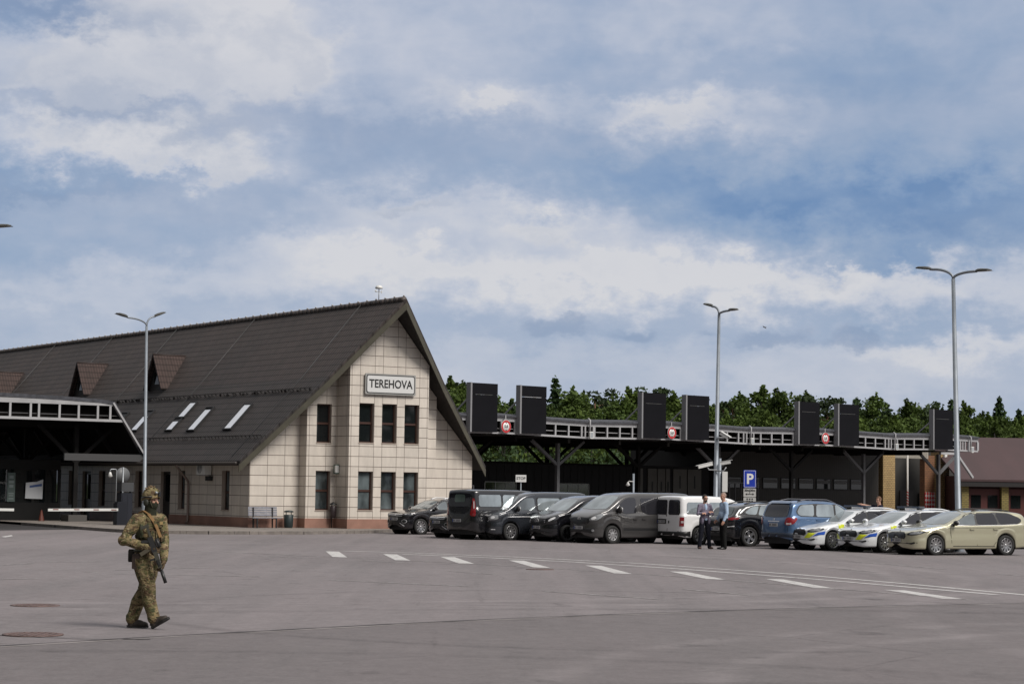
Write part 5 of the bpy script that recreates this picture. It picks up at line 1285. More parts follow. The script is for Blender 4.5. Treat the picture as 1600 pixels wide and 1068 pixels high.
    def plate(s, view, z, y=0, w_=.52, h_=.115, blue=True):
        sg_ = 1 if view == 'front' else -1
        x = max(sg_ * (s.hit(view, yy, zz) or Vector((sg_ * 2, 0, 0))).x for yy in (y - .2, y, y + .2) for zz in (z - .04, z + .04)) * sg_
        b = MB(); b.box(x + sg_ * .004, x + sg_ * .018, y - w_ / 2, y + w_ / 2, z - h_ / 2, z + h_ / 2); i = s.add('number_plate', b, PLATE)
        g = MB(); q = x + sg_ * .019
        for k in range(7):
            if k == 2: continue
            yy = y + (-.19 + k * .064) * sg_; g.box(q, q + sg_ * .002, yy - .021, yy + .021, z - h_ * .3, z + h_ * .3)
        s.add('plate_characters', g, PLTXT, i)
        if blue:
            g = MB(); yy = y - sg_ * (w_ / 2 - .02); g.box(q, q + sg_ * .0015, yy - .02, yy + .02, z - h_ / 2, z + h_ / 2); s.add('plate_band', g, PLBLUE, i)
    def wheels(s, spokes=10, wide=.05, rim=RIMS, kind='alloy', rr=None):
        Rw = s.Rw; tw = s.W - .11; rr = rr or Rw * .70
        T = MB(); MY = Matrix(((1, 0, 0, 0), (0, 0, 1, 0), (0, -1, 0, 0), (0, 0, 0, 1)))  # lathe axis z -> y
        T.lathe([(rr * .96, .085), (rr, .105), (Rw * .90, .110), (Rw * .97, .095), (Rw, .06), (Rw, -.06), (Rw * .97, -.1), (rr, -.11)], MY, 32)
        tyre = T.mesh('wheel', TYRE)
        q = MB(); q.m = 1; q.lathe([(.001, .03), (rr * .97, .03), (rr * .97, -.1)], MY, 28); q.m = 0
        q.lathe([(rr * .99, .088), (rr * .995, .102), (rr * .93, .098), (rr * .91, .06)], MY, 32)
        if kind == 'hubcap': q.lathe([(.001, .085), (rr * .30, .09), (rr * .42, .082)], MY, 24)
        else: q.lathe([(.001, .075), (rr * .15, .08), (rr * .2, .06)], MY, 16)
        for k in range(spokes):
            a = 2 * math.pi * k / spokes; w0, w1 = wide * .75, wide
            ca, sa = math.cos(a), math.sin(a)
            def pt(r_, t_, y): return Vector((ca * r_ - sa * t_, y, sa * r_ + ca * t_))
            r0_, r1_ = rr * .12, rr * .95
            q.add([pt(r0_, -w0, .07), pt(r0_, w0, .07), pt(r1_, w1, .09), pt(r1_, -w1, .09), pt(r0_, -w0, .035), pt(r0_, w0, .035), pt(r1_, w1, .05), pt(r1_, -w1, .05)], [(0, 1, 2, 3), (0, 4, 5, 1), (1, 5, 6, 2), (2, 6, 7, 3), (3, 7, 4, 0)])
        rimm = q.mesh('rim', [rim, RIMD])
        s.wheel_data = (tyre, rimm, tw)
    def common(s, mirror_at, handles=(), mirrorm=None, sill=True, hm=None):
        b = MB(); b.box(s.xr + .18, s.xf - .22, -s.W + .20, s.W - .20, .20, .72)
        for ax in (s.wb / 2, -s.wb / 2):
            for sd_ in (1, -1):
                b.lathe([(s.Ra + .015, -.0), (s.Ra + .015, -.30), (.01, -.30)], Matrix.Translation((ax, sd_ * (s.W - .05), s.Rw)) @ (Matrix(((1, 0, 0, 0), (0, 0, 1, 0), (0, -1, 0, 0), (0, 0, 0, 1))) if sd_ > 0 else Matrix(((1, 0, 0, 0), (0, 0, -1, 0), (0, 1, 0, 0), (0, 0, 0, 1)))), 24)
        s.add('underbody', b, RIMD)
        mx, mz, ml, mh = mirror_at
        h = s.hit('side', mx, mz) or Vector((mx, s.W - .08, mz))
        for sd_ in (1, -1):
            b = MB(); b.ell((mx + .02, sd_ * (h.y + .15), mz + .07), (.075, .115, mh), 14); b.bar((mx, sd_ * (h.y - .02), mz), (mx + .01, sd_ * (h.y + .12), mz + .03), .09, .05); i = s.add('door_mirror', b, mirrorm or TRIM)
            g = MB(); g.ell((mx - .042, sd_ * (h.y + .15), mz + .07), (.02, .098, mh * .86), 12); s.add('mirror_glass', g, CHROME, i)
        for x, z in handles:
            hh = s.hit('side', x, z)
            for sd_ in (1, -1):
                b = MB(); b.bar((x - .09, sd_ * (hh.y + .022), z), (x + .09, sd_ * (hh.y + .022), z), .03, .032); b.box(x - .09, x - .06, sd_ * (hh.y - .005), sd_ * (hh.y + .02), z - .012, z + .012); b.box(x + .06, x + .09, sd_ * (hh.y - .005), sd_ * (hh.y + .02), z - .012, z + .012); s.add('door_handle', b, hm or s.mat)
    def rails(s, x0, x1, y, dz, m):
        for sd_ in (1, -1):
            P = []
            for k in range(9):
                x = lerp(x0, x1, k / 8); h, *_ = s.bvh.ray_cast(Vector((x, y * sd_, 4)), Vector((0, 0, -1)))
                P.append(h + Vector((0, 0, dz * min(1, 4 * min(k / 8, 1 - k / 8)) + .004)))
            b = MB(); b.tube(P, .022, 7); s.add('roof_rail', b, m)
    def badge(s, view, y, z, kind, r_=.06, m=CHROME):
        h = s.hit(view, y, z); sg_ = 1 if view == 'front' else -1; b = MB()
        M = Matrix.Translation((h.x + sg_ * .012, y, z)) @ Matrix(((0, 0, sg_, 0), (sg_, 0, 0, 0), (0, 1, 0, 0), (0, 0, 0, 1)))
        if kind in ('ring_v', 'ring_star', 'disc', 'ovals', 'slant_h'):
            b.lathe([(r_ * .86, .008), (r_, .01), (r_, 0)], M, 24, False) if kind != 'disc' else b.lathe([(.001, .012), (r_ * .7, .01), (r_, 0)], M, 24)
        def st(a, c, w_): 
            a, c = Vector(a), Vector(c); d = (c - a).normalized(); n = Vector((-d.y, d.x)) * w_
            b.add([M @ Vector((*p, .008)) for p in (a - n, c - n, c + n, a + n)], [(0, 1, 2, 3)])
        if kind == 'ring_v':
            st((-.5 * r_, .75 * r_), (-.02 * r_, -.05 * r_), r_ * .09); st((.5 * r_, .75 * r_), (.02 * r_, -.05 * r_), r_ * .09)
            for x0, x1 in ((-.85, -.35), (-.35, 0), (0, .35), (.35, .85)): st((x0 * r_, (.2 if abs(x0) > .5 else (-.8 if x0 == -.35 or x0 == .35 else -.15)) * r_), (x1 * r_, (-.8 if abs(x1) == .35 else (.2 if abs(x1) > .5 else -.15)) * r_), r_ * .09)
        elif kind == 'ring_star':
            for a in (90, 210, 330): st((0, 0), (r_ * .9 * math.cos(R(a)), r_ * .9 * math.sin(R(a))), r_ * .11)
        elif kind == 'diamond':
            for a, c in (((0, 1.25), (.8, 0)), ((.8, 0), (0, -1.25)), ((0, -1.25), (-.8, 0)), ((-.8, 0), (0, 1.25))): st((a[0] * r_, a[1] * r_), (c[0] * r_, c[1] * r_), r_ * .30)
        elif kind == 'ovals':
            st((-.8 * r_, .15 * r_), (.8 * r_, .15 * r_), r_ * .1); st((0, .6 * r_), (0, -.7 * r_), r_ * .1)
        elif kind == 'slant_h':
            st((-.45 * r_, -.6 * r_), (-.25 * r_, .6 * r_), r_ * .12); st((.25 * r_, -.6 * r_), (.45 * r_, .6 * r_), r_ * .12); st((-.4 * r_, -.05 * r_), (.4 * r_, .05 * r_), r_ * .12)
        s.add('emblem', b, m)
    def build(s, name, label, cat, anchor, px, py, ang, scale, group=None):
        """anchor: which wheel stands on the photo point px, py"""
        hd = ang if anchor[2:] == 'away' else ang + 180
        wx = s.wb / 2 * (1 if anchor[0] == 'f' else -1); wy = s.wheel_data[2] * (1 if anchor[1] == 'l' else -1)
        M = Matrix.Rotation(R(hd), 3, 'Z'); p = G(px, py) - (M @ Vector((wx, wy, 0))) * scale
        th = thing(name, label, cat, (p.x, p.y, 0), R(hd), group); th.scale = (scale,) * 3
        obj('body', s.body, th); made = []
        for nm, me, pa in s.parts: made.append(obj(nm, me, made[pa] if pa is not None else th))
        ty, ri, tw = s.wheel_data
        for wx in (s.wb / 2, -s.wb / 2):
            for sd_ in (1, -1):
                w_ = obj('wheel', ty, th, loc=(wx, sd_ * tw, s.Rw), rot=(0, 0, 0 if sd_ > 0 else math.pi)); obj('rim', ri, w_)
        s.thing = th; return th
def rect(x0, x1, z0, z1): return [(x0, z0), (x1, z0), (x1, z1), (x0, z1)]

# ---- estate car (pale gold) and its two police sisters
EST = dict(wb=2.84, fo=.93, ro=1.10, W=.925, Rw=.335, Ra=.385, tum=.34, sh=.035, rr=.13, nf=(13, 2.6), nr=(17, 3),
    top=[(2.35, .56), (2.335, .66), (2.27, .735), (2.08, .80), (1.6, .895), (1.2, .955), (1.0, .99), (.78, 1.09), (.3, 1.30), (-.05, 1.42), (-.5, 1.47), (-1.1, 1.48), (-1.8, 1.445), (-2.15, 1.40), (-2.27, 1.33), (-2.36, 1.16), (-2.44, 1.0), (-2.50, .90), (-2.52, .70)],
    belt=[(2.3, .70), (1.9, .79), (1.4, .88), (.95, .945), (0, .975), (-1.4, 1.0), (-2.2, 1.03), (-2.45, .95)],
    bot=[(2.35, .34), (2.32, .24), (2.15, .19), (1, .20), (-1.3, .21), (-2.2, .26), (-2.46, .36), (-2.52, .46)])
WIN = [[(.78, 1.005), (.08, 1.325), (-.17, 1.385), (-.19, .998)], [(-.27, .998), (-.26, 1.392), (-.98, 1.40), (-1.10, 1.018)], [(-1.18, 1.02), (-1.06, 1.398), (-1.55, 1.385), (-1.98, 1.235), (-2.06, 1.16), (-1.92, 1.055)]]
def estate(m, police=False):
    c = Car(dict(EST, mat=m)); 
    c.patch('windscreen', WSCR, 'front', [(-.70, 1.02), (-.56, 1.36), (0, 1.385), (.56, 1.36), (.70, 1.02), (0, 1.0)], .006, 1, mir=False)
    c.patch('rear_window', TINT, 'rear', [(-.60, 1.10), (-.52, 1.33), (.52, 1.33), (.60, 1.10)], .006, 1, mir=False)
    c.patch('window_frame', TRIM, 'side', [(.86, .985), (.10, 1.350), (-.2, 1.412), (-1.1, 1.42), (-1.6, 1.40), (-2.03, 1.245), (-2.12, 1.15), (-1.95, 1.035), (-.2, .975)], .003, 1)
    for k, w_ in enumerate(WIN): c.patch('side_window', (TINT if police and k == 0 else CARGL) if k == 0 else TINT, 'side', w_, .005, 1)
    c.line('side', [(.84, .985), (.05, .98), (-1.2, .998), (-2.10, 1.04)], .018, TRIM if police else CHROME, 'window_trim')
    c.line('side', [(.80, .40), (.86, .92)]); c.line('side', [(-.23, .32), (-.23, .98)]); c.line('side', [(-1.22, .70), (-1.16, 1.0)]); c.line('side', [(-.9, .32), (-1.0, .45)]); c.line('side', [(.74, .30), (-.95, .30)], .02)
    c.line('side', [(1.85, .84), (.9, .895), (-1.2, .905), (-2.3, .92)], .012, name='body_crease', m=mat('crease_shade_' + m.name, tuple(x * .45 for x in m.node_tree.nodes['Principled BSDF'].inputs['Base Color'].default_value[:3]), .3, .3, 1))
    # front face
    c.patch('grille', TRIM, 'front', [(-.44, .52), (-.49, .64), (-.40, .735), (0, .75), (.40, .735), (.49, .64), (.44, .52), (0, .50)], .008, 1, mir=False)
    for i in range(-6, 7): c.patch('grille_bar', LAMPD if not police else RIMB, 'front', rect(i * .066 - .008, i * .066 + .008, .54, .70), .02, 0, .2, False)
    c.patch('headlight', LAMPD, 'front', [(.50, .655), (.60, .735), (.88, .80), (.905, .76), (.86, .665), (.66, .635)], .008, 1)
    c.patch('headlight_lens', LAMPG, 'front', [(.60, .675), (.66, .735), (.87, .785), (.885, .75), (.84, .68)], .014, 1)
    c.patch('lower_intake', TRIM, 'front', [(-.74, .35), (-.82, .43), (0, .415), (.82, .43), (.74, .35)], .008, 1, mir=False)
    c.patch('bumper_trim', CHROME if police else TRIM, 'front', [(.50, .385), (.83, .395), (.83, .415), (.50, .405)], .014)
    c.badge('front', 0, .775, 'disc', .04); c.plate('front', .475)
    c.patch('tail_light', TAIL, 'rear', [(.45, .88), (.50, .97), (.88, .99), (.90, .86)], .008, 1); c.plate('rear', .78)
    c.patch('tail_light', TAIL, 'side', [(-2.50, .86), (-2.44, .98), (-2.20, .96), (-2.26, .90)], .008, 1)
    c.wheels(10, .034); c.common((.70, .985, .2, .085), [(-.02, .86), (-.98, .87)], m if police else TRIM)
    c.rails(-.3, -1.9, .50, .045, TRIM if not police else m)
    return c
gold = estate(paint('pale_gold_paint', (.45, .43, .31), .45, .30))
gold.build('estate_car', 'pale gold estate car at the right end of the parked row', 'car', 'fl', 1460, 867, 25, .975)
def police_car(label, px, py, ang, group):
    c = estate(paint('police_white', (.66, .68, .70), .1, .3), True)
    FY = mat('fluorescent_yellow', (.62, .68, .02), .4, 0, .6); FB = mat('police_blue', (.02, .09, .45), .4, 0, .6)
    c.patch('yellow_band', FY, 'front', [(.40, .435), (.62, .445), (.80, .62), (.58, .625)], .016)
    c.patch('blue_band', FB, 'front', [(.72, .50), (.90, .56), (.905, .68), (.84, .64)], .016)
    c.patch('yellow_block', FY, 'side', rect(.94, 1.20, .62, .93), .006, 0); c.patch('blue_block', FB, 'side', rect(.62, .94, .45, .84), .006)
    c.patch('yellow_block', FY, 'side', rect(.20, .62, .45, .86), .007); c.patch('blue_block', FB, 'side', rect(-.22, .20, .45, .87), .007); c.patch('yellow_block', FY, 'side', rect(-.70, -.26, .45, .88), .007)
    b = MB(); b.box(-.62, -.34, -.58, .58, 1.52, 1.60); b.box(-.60, -.36, -.60, .60, 1.535, 1.585); i = c.add('light_bar', b, mat('bar_clear', (.10, .11, .13), .15, 0, 1))
    b = MB(); b.box(-.63, -.33, .22, .57, 1.53, 1.59); b.box(-.63, -.33, -.57, -.22, 1.53, 1.59); c.add('bar_lens', b, mat('bar_blue', (.035, .05, .10), .1, 0, 1), i)
    b = MB(); b.box(-.56, -.40, -.5, -.4, 1.45, 1.52); b.box(-.56, -.40, .4, .5, 1.45, 1.52); c.add('bar_foot', b, TRIM, i)
    return c.build('police_car', label, 'police car', 'fl', px, py, ang, .955, group)
police_car('white police car between the blue off-roader and another police car', 1299.5, 859.7, 32, None)
police_car('white police car right beside the pale gold estate car', 1381, 863, 30, None)

# ---- small crossover (black) twice
SUV = dict(wb=2.60, fo=.83, ro=.80, W=.91, Rw=.345, Ra=.405, tum=.36, sh=.04, rr=.13, nf=(13, 2.6), nr=(16, 3),
    top=[(2.13, .62), (2.115, .76), (2.05, .87), (1.9, .935), (1.5, .995), (1.1, 1.05), (.92, 1.085), (.7, 1.2), (.3, 1.41), (0, 1.52), (-.4, 1.565), (-1.0, 1.55), (-1.5, 1.48), (-1.7, 1.42), (-1.85, 1.22), (-2.0, 1.02), (-2.07, .9), (-2.10, .66)],
    belt=[(2.08, .84), (1.7, .92), (1.2, .985), (.9, 1.03), (0, 1.05), (-1.4, 1.10), (-2.0, 1.0)],
    bot=[(2.13, .46), (2.09, .34), (1.95, .25), (.9, .25), (-1.2, .26), (-1.9, .34), (-2.1, .5)])
def crossover(m):
    c = Car(dict(SUV, mat=m))
    c.patch('windscreen', WSCR, 'front', [(-.70, 1.12), (-.55, 1.45), (0, 1.475), (.55, 1.45), (.70, 1.12), (0, 1.10)], .006, 1, mir=False)
    c.patch('rear_window', TINT, 'rear', [(-.58, 1.12), (-.5, 1.40), (.5, 1.40), (.58, 1.12)], .006, 1, mir=False)
    c.patch('window_frame', TRIM, 'side', [(.70, 1.065), (.20, 1.42), (-.1, 1.49), (-.9, 1.495), (-1.25, 1.45), (-1.52, 1.25), (-1.0, 1.08), (-.1, 1.06)], .003, 1)
    for w_ in ([(.62, 1.085), (.16, 1.40), (-.1, 1.465), (-.12, 1.08)], [(-.20, 1.08), (-.18, 1.475), (-.80, 1.47), (-.95, 1.12)], [(-1.02, 1.13), (-.88, 1.465), (-1.2, 1.43), (-1.45, 1.25)]): c.patch('side_window', CARGL, 'side', w_, .005, 1)
    c.line('side', [(.80, 1.05), (.30, 1.375), (-.05, 1.495), (-.5, 1.525), (-1.2, 1.48)], .035, CHROME, 'roof_trim')
    c.line('side', [(.72, .42), (.78, 1.02)]); c.line('side', [(-.16, .40), (-.16, 1.06)]); c.line('side', [(.66, .46), (.1, .44)], .05, CHROME, 'sill_trim')
    c.patch('grille', TRIM, 'front', [(-.58, .74), (-.60, .86), (0, .885), (.60, .86), (.58, .74), (0, .71)], .008, 1, mir=False)
    for z in (.86, .80): c.patch('chrome_bar', CHROME, 'front', [(-.56, z - .012), (-.56, z + .008), (0, z + .02), (.56, z + .008), (.56, z - .012), (0, z - .002)], .02, 0, .2, False)
    c.patch('headlight', LAMPD, 'front', [(.56, .80), (.62, .88), (.86, .93), (.89, .88), (.84, .79)], .010, 1)
    c.patch('headlight_lens', LAMPW, 'front', [(.66, .875), (.86, .918), (.875, .90), (.68, .855)], .018, 0)
    c.patch('lower_intake', TRIM, 'front', [(-.55, .40), (-.70, .62), (0, .64), (.70, .62), (.55, .40)], .008, 1, mir=False)
    c.patch('fog_ring', CHROME, 'front', [(.66 + .12 * math.cos(a * .524), .57 + .085 * math.sin(a * .524)) for a in range(12)], .014); c.patch('fog_lamp', LAMPD, 'front', [(.66 + .10 * math.cos(a * .524), .57 + .068 * math.sin(a * .524)) for a in range(12)], .018)
    c.patch('skid_trim', CHROME, 'front', [(.40, .50), (.46, .50), (.70, .37), (.64, .36)], .016)
    c.line('side', [(c.wb / 2 + .43 * math.cos(R(a)), .345 + .43 * math.sin(R(a))) for a in range(5, 180, 18)], .05, TRIM, 'arch_trim')
    c.badge('front', 0, .835, 'ring_v', .06); c.plate('front', .67); c.plate('rear', .7); c.patch('tail_light', TAIL, 'rear', [(.5, .95), (.5, 1.02), (.85, 1.04), (.86, .94)], .008)
    c.wheels(10, .03); c.common((.60, 1.07, .2, .08), [(-.02, .96), (-.92, .99)], m); c.rails(-.1, -1.3, .50, .05, CHROME)
    return c
crossover(paint('black_paint_gloss', (.008, .0075, .010), .2, .22)).build('crossover_car', 'black crossover car facing the yard at the left end of the row', 'car', 'fl', 656, 834.5, 36, .935)
crossover(paint('charcoal_paint_gloss', (.010, .011, .012), .2, .22)).build('hatchback_car', 'charcoal car half hidden between the black crossover and a black van', 'car', 'fr', 690, 838.5, 36, .90)

# ---- vans
def van(sp, m, grille, lights, **k):
    c = Car(dict(sp, mat=m)); return c
VT6 = dict(wb=3.0, fo=.90, ro=.98, W=.955, Rw=.345, Ra=.41, tum=.13, sh=.045, rr=.16, nf=(14, 2.7), nr=(40, 4),
    top=[(2.40, .60), (2.385, .82), (2.33, .98), (2.2, 1.06), (1.85, 1.16), (1.66, 1.23), (1.45, 1.38), (1.05, 1.68), (.85, 1.80), (.6, 1.89), (.2, 1.945), (-.6, 1.965), (-2.0, 1.955), (-2.3, 1.92), (-2.38, 1.80), (-2.43, 1.3), (-2.47, .9), (-2.48, .6)],
    belt=[(2.34, .96), (2.1, 1.02), (1.7, 1.12), (1.2, 1.16), (-2.4, 1.17)], bot=[(2.40, .46), (2.36, .32), (2.2, .24), (-2.2, .26), (-2.42, .36), (-2.48, .45)])
c = Car(dict(VT6, mat=paint('slate_paint', (.030, .034, .042), .4, .25)))
c.patch('windscreen', WSCR, 'front', [(-.76, 1.25), (-.66, 1.76), (0, 1.80), (.66, 1.76), (.76, 1.25), (0, 1.22)], .006, 1, mir=False)
c.patch('side_window', CARGL, 'side', [(1.36, 1.22), (.88, 1.62), (.72, 1.70), (.32, 1.71), (.30, 1.20)], .005, 1)
c.patch('window_frame', TRIM, 'side', rect(-2.32, .22, 1.19, 1.74), .003, 1)
for x0, x1 in ((.16, -.95), (-1.05, -2.25)): c.patch('side_window', WSCR, 'side', rect(x1, x0, 1.22, 1.71), .005, 1)
c.line('side', [(2.1, .90), (1.4, .95), (.24, .96), (-2.4, .97)], .03, CHROME, 'chrome_strip'); c.line('side', [(.24, .38), (.24, 1.84)]); c.line('side', [(1.42, .50), (1.50, 1.15)]); c.line('side', [(-1.0, .38), (-1.0, 1.8)])
c.patch('grille', TRIM, 'front', [(-.62, .80), (-.62, .97), (0, .99), (.62, .97), (.62, .80), (0, .78)], .008, 1, mir=False)
for z in (.81, .89, .965): c.patch('chrome_bar', CHROME, 'front', rect(-.62, .62, z - .018, z + .018), .02, 0, .2, False)
c.patch('headlight', LAMPG, 'front', [(.58, .80), (.60, .97), (.86, 1.03), (.90, .95), (.88, .82)], .010, 1); c.patch('headlight_lens', LAMPW, 'front', [(.68, .85), (.69, .95), (.82, .98), (.83, .87)], .018, 1)
c.patch('lower_intake', TRIM, 'front', [(-.70, .50), (-.70, .72), (.70, .72), (.70, .50)], .008, 1, mir=False); c.patch('chrome_bar', CHROME, 'front', [(-.60, .74), (-.60, .765), (.60, .765), (.60, .74)], .016, 0, .2, False)
c.patch('fog_lamp', LAMPW, 'front', rect(.70, .84, .42, .45), .012)
c.badge('front', 0, .89, 'ring_v', .10); c.plate('front', .56); c.wheels(10, .03, RIMS); c.common((1.22, 1.20, .2, .12), [(.42, 1.02), (.02, 1.02)], TRIM)
c.build('passenger_van', 'slate grey van with chrome striped grille third in the row of vans from the station', 'van', 'fl', 796, 843.5, 34, .925)
c.thing['label'] = 'slate grey van with chrome striped grille beside the rear of a black van'

VV = dict(wb=3.2, fo=.90, ro=1.02, W=.965, Rw=.345, Ra=.41, tum=.17, sh=.04, rr=.17, nf=(11, 2.4), nr=(36, 4),
    top=[(2.50, .62), (2.48, .80), (2.40, .95), (2.2, 1.06), (1.85, 1.17), (1.62, 1.24), (1.35, 1.42), (.9, 1.68), (.6, 1.80), (.2, 1.87), (-.6, 1.90), (-2.1, 1.88), (-2.42, 1.83), (-2.52, 1.5), (-2.58, 1.0), (-2.62, .6)],
    belt=[(2.42, .92), (2.1, 1.02), (1.7, 1.13), (1.2, 1.17), (-2.5, 1.18)], bot=[(2.50, .46), (2.46, .32), (2.3, .22), (-2.3, .26), (-2.55, .36), (-2.62, .45)])
c = Car(dict(VV, mat=paint('obsidian_paint', (.010, .010, .014), .4, .22)))
c.patch('windscreen', WSCR, 'front', [(-.76, 1.27), (-.62, 1.70), (0, 1.74), (.62, 1.70), (.76, 1.27), (0, 1.24)], .006, 1, mir=False)
c.patch('side_window', CARGL, 'side', [(1.22, 1.24), (.72, 1.57), (.5, 1.65), (.28, 1.66), (.26, 1.22)], .005, 1)
c.patch('window_frame', TRIM, 'side', rect(-2.42, .20, 1.21, 1.69), .003, 1)
for x0, x1 in ((.12, -1.05), (-1.15, -2.35)): c.patch('side_window', TINT, 'side', rect(x1, x0, 1.24, 1.66), .005, 1)
c.line('side', [(.2, .38), (.2, 1.78)]); c.line('side', [(1.45, .5), (1.5, 1.15)]); c.line('side', [(2.2, .78), (1.2, .92), (-2.4, .98)], .012)
c.patch('grille', TRIM, 'front', [(-.55, .72), (-.60, .86), (-.5, .93), (0, .95), (.5, .93), (.60, .86), (.55, .72), (0, .70)], .008, 1, mir=False)
for z in (.79, .86): c.patch('chrome_bar', CHROME, 'front', rect(-.54, .54, z - .018, z + .018), .02, 0, .2, False)
c.patch('headlight', LAMPD, 'front', [(.58, .74), (.62, .90), (.80, 1.0), (.90, 1.05), (.92, .95), (.80, .80)], .010, 1); c.patch('headlight_lens', LAMPW, 'front', [(.66, .80), (.68, .90), (.84, 1.0), (.875, .975), (.80, .88)], .018, 1)
c.patch('lower_intake', TRIM, 'front', [(-.80, .34), (-.84, .46), (0, .50), (.84, .46), (.80, .34)], .008, 1, mir=False)
c.badge('front', 0, .825, 'ring_star', .125); c.plate('front', .58); c.wheels(10, .022, RIMB); c.common((1.12, 1.22, .2, .10), [(.40, 1.03), (0, 1.03)], TRIM)
c.build('people_carrier', 'black people carrier with a star emblem between two grey vans', 'van', 'fl', 885, 846, 34, .905)

VR = dict(wb=3.10, fo=.93, ro=.97, W=.975, Rw=.345, Ra=.42, tum=.15, sh=.05, rr=.17, nf=(11, 2.4), nr=(40, 4),
    top=[(2.48, .62), (2.46, .84), (2.38, 1.02), (2.2, 1.14), (1.95, 1.24), (1.75, 1.32), (1.5, 1.50), (1.1, 1.76), (.85, 1.87), (.5, 1.94), (0, 1.965), (-2.0, 1.965), (-2.38, 1.94), (-2.44, 1.7), (-2.48, 1.0), (-2.52, .6)],
    belt=[(2.40, .98), (2.1, 1.08), (1.75, 1.18), (1.3, 1.20), (.7, 1.10), (-2.4, 1.16)], bot=[(2.48, .46), (2.44, .32), (2.25, .23), (-2.3, .26), (-2.46, .36), (-2.52, .45)])
GRV = paint('graphite_paint', (.058, .056, .056), .35, .32)
c = Car(dict(VR, mat=GRV))
c.patch('windscreen', WSCR, 'front', [(-.78, 1.33), (-.66, 1.80), (0, 1.84), (.66, 1.80), (.78, 1.33), (0, 1.30)], .006, 1, mir=False)
c.patch('side_window', TINT, 'side', [(1.45, 1.26), (.95, 1.66), (.75, 1.75), (.36, 1.76), (.34, 1.18), (.9, 1.14)], .005, 1)
c.patch('side_window', TINT, 'side', [(.10, 1.24), (.12, 1.75), (-1.05, 1.75), (-1.05, 1.14), (-.2, 1.12)], .005, 1); c.patch('side_window', TINT, 'side', rect(-2.3, -1.15, 1.16, 1.74), .005, 1)
c.line('side', [(.24, .40), (.24, 1.88)]); c.line('side', [(1.42, .55), (1.5, 1.2)]); c.line('side', [(-1.1, .40), (-1.1, 1.86)]); c.line('side', [(1.02, .55), (-2.3, .55)], .10, TRIM, 'side_moulding')
c.patch('grille', TRIM, 'front', [(-.52, .74), (-.62, .90), (-.46, .98), (0, 1.0), (.46, .98), (.62, .90), (.52, .74), (0, .72)], .008, 1, mir=False)
for z in (.78, .86, .94): c.patch('grille_bar', LAMPD, 'front', rect(-.5, .5, z - .01, z + .01), .02, 0, .2, False)
c.patch('headlight', LAMPG, 'front', [(.56, .86), (.62, .99), (.78, 1.09), (.90, 1.16), (.93, 1.04), (.84, .88)], .010, 1); c.patch('headlight_lens', LAMPW, 'front', [(.64, .90), (.68, .99), (.80, 1.04), (.82, .93)], .018, 1)
c.patch('lower_intake', TRIM, 'front', [(-.72, .40), (-.80, .58), (0, .60), (.80, .58), (.72, .40)], .008, 1, mir=False); c.patch('fog_lamp', LAMPG, 'front', [(.72 + .05 * math.cos(a * .524), .50 + .05 * math.sin(a * .524)) for a in range(12)], .014)
c.badge('front', 0, .935, 'diamond', .095); c.plate('front', .60); c.wheels(9, .038, mat('hubcap_silver', (.36, .36, .37), .35, .6), 'hubcap', .345 * .66); c.common((1.28, 1.22, .2, .14), [(.46, .95), (.02, .95)], TRIM)
c.build('panel_van', 'graphite grey van with a diamond emblem left of the white van', 'van', 'fl', 955, 848.8, 36, .94)

# ---- black van seen from behind
VF = dict(wb=2.93, fo=1.0, ro=1.02, W=.985, Rw=.345, Ra=.41, tum=.12, sh=.04, rr=.15, nf=(12, 2.5), nr=(30, 3.6),
    top=[(2.46, .62), (2.42, .9), (2.2, 1.1), (1.75, 1.28), (1.4, 1.55), (1.0, 1.82), (.6, 1.92), (0, 1.96), (-2.0, 1.97), (-2.36, 1.94), (-2.42, 1.86), (-2.45, 1.3), (-2.48, .9), (-2.49, .55)],
    belt=[(2.36, .98), (1.8, 1.16), (1.2, 1.2), (-2.4, 1.2)], bot=[(2.46, .46), (2.40, .3), (2.2, .24), (-2.2, .28), (-2.42, .36), (-2.49, .40)])
c = Car(dict(VF, mat=paint('deep_black_paint', (.009, .009, .011), .2, .25)))
c.patch('rear_window', TINT, 'rear', [(-.74, 1.36), (-.70, 1.80), (0, 1.83), (.70, 1.80), (.74, 1.36), (0, 1.24)], .008, 2, mir=False)
c.patch('painted_window_reflection', glassmat('painted_reflection_tint', (.10, .14, .12), .1, .6, .3), 'rear', [(-.36, 1.46), (-.34, 1.76), (.30, 1.76), (.32, 1.46)], .014, 1, mir=False)  # paler patch painted as a reflection in the rear window
c.patch('windscreen', WSCR, 'front', [(-.76, 1.32), (-.66, 1.76), (.66, 1.76), (.76, 1.32)], .006, 1, mir=False)
for x0, x1 in ((1.15, .3), (.15, -1.0), (-1.1, -2.2)): c.patch('side_window', WSCR, 'side', rect(x1, x0, 1.30, 1.76), .005, 1)
c.patch('tail_light', TAIL, 'rear', [(.80, .92), (.82, 1.18), (.78, 1.62), (.835, 1.62), (.885, 1.3), (.92, .92)], .010, 1); c.patch('tail_clear_lens', TAILW, 'rear', [(.835, 1.20), (.81, 1.52), (.84, 1.52), (.875, 1.20)], .018, 1)
c.patch('tail_light', TAIL, 'side', [(-2.46, .92), (-2.44, 1.66), (-2.40, 1.62), (-2.37, 1.2), (-2.39, .92)], .010, 1)
c.line('rear', [(-.82, .88), (.82, .88)], .016, LAMPD, mir=False); c.line('rear', [(-.9, .5), (.9, .5)], .02, mir=False); c.line('rear', [(-.78, .5), (-.78, 1.9)]); c.plate('rear', .74, .12)
b = MB(); h = c.hit('rear', 0, .95); b.box(h.x - .03, h.x + .02, -.15, .15, 1.02, 1.06); c.add('tailgate_handle', b, TRIM)
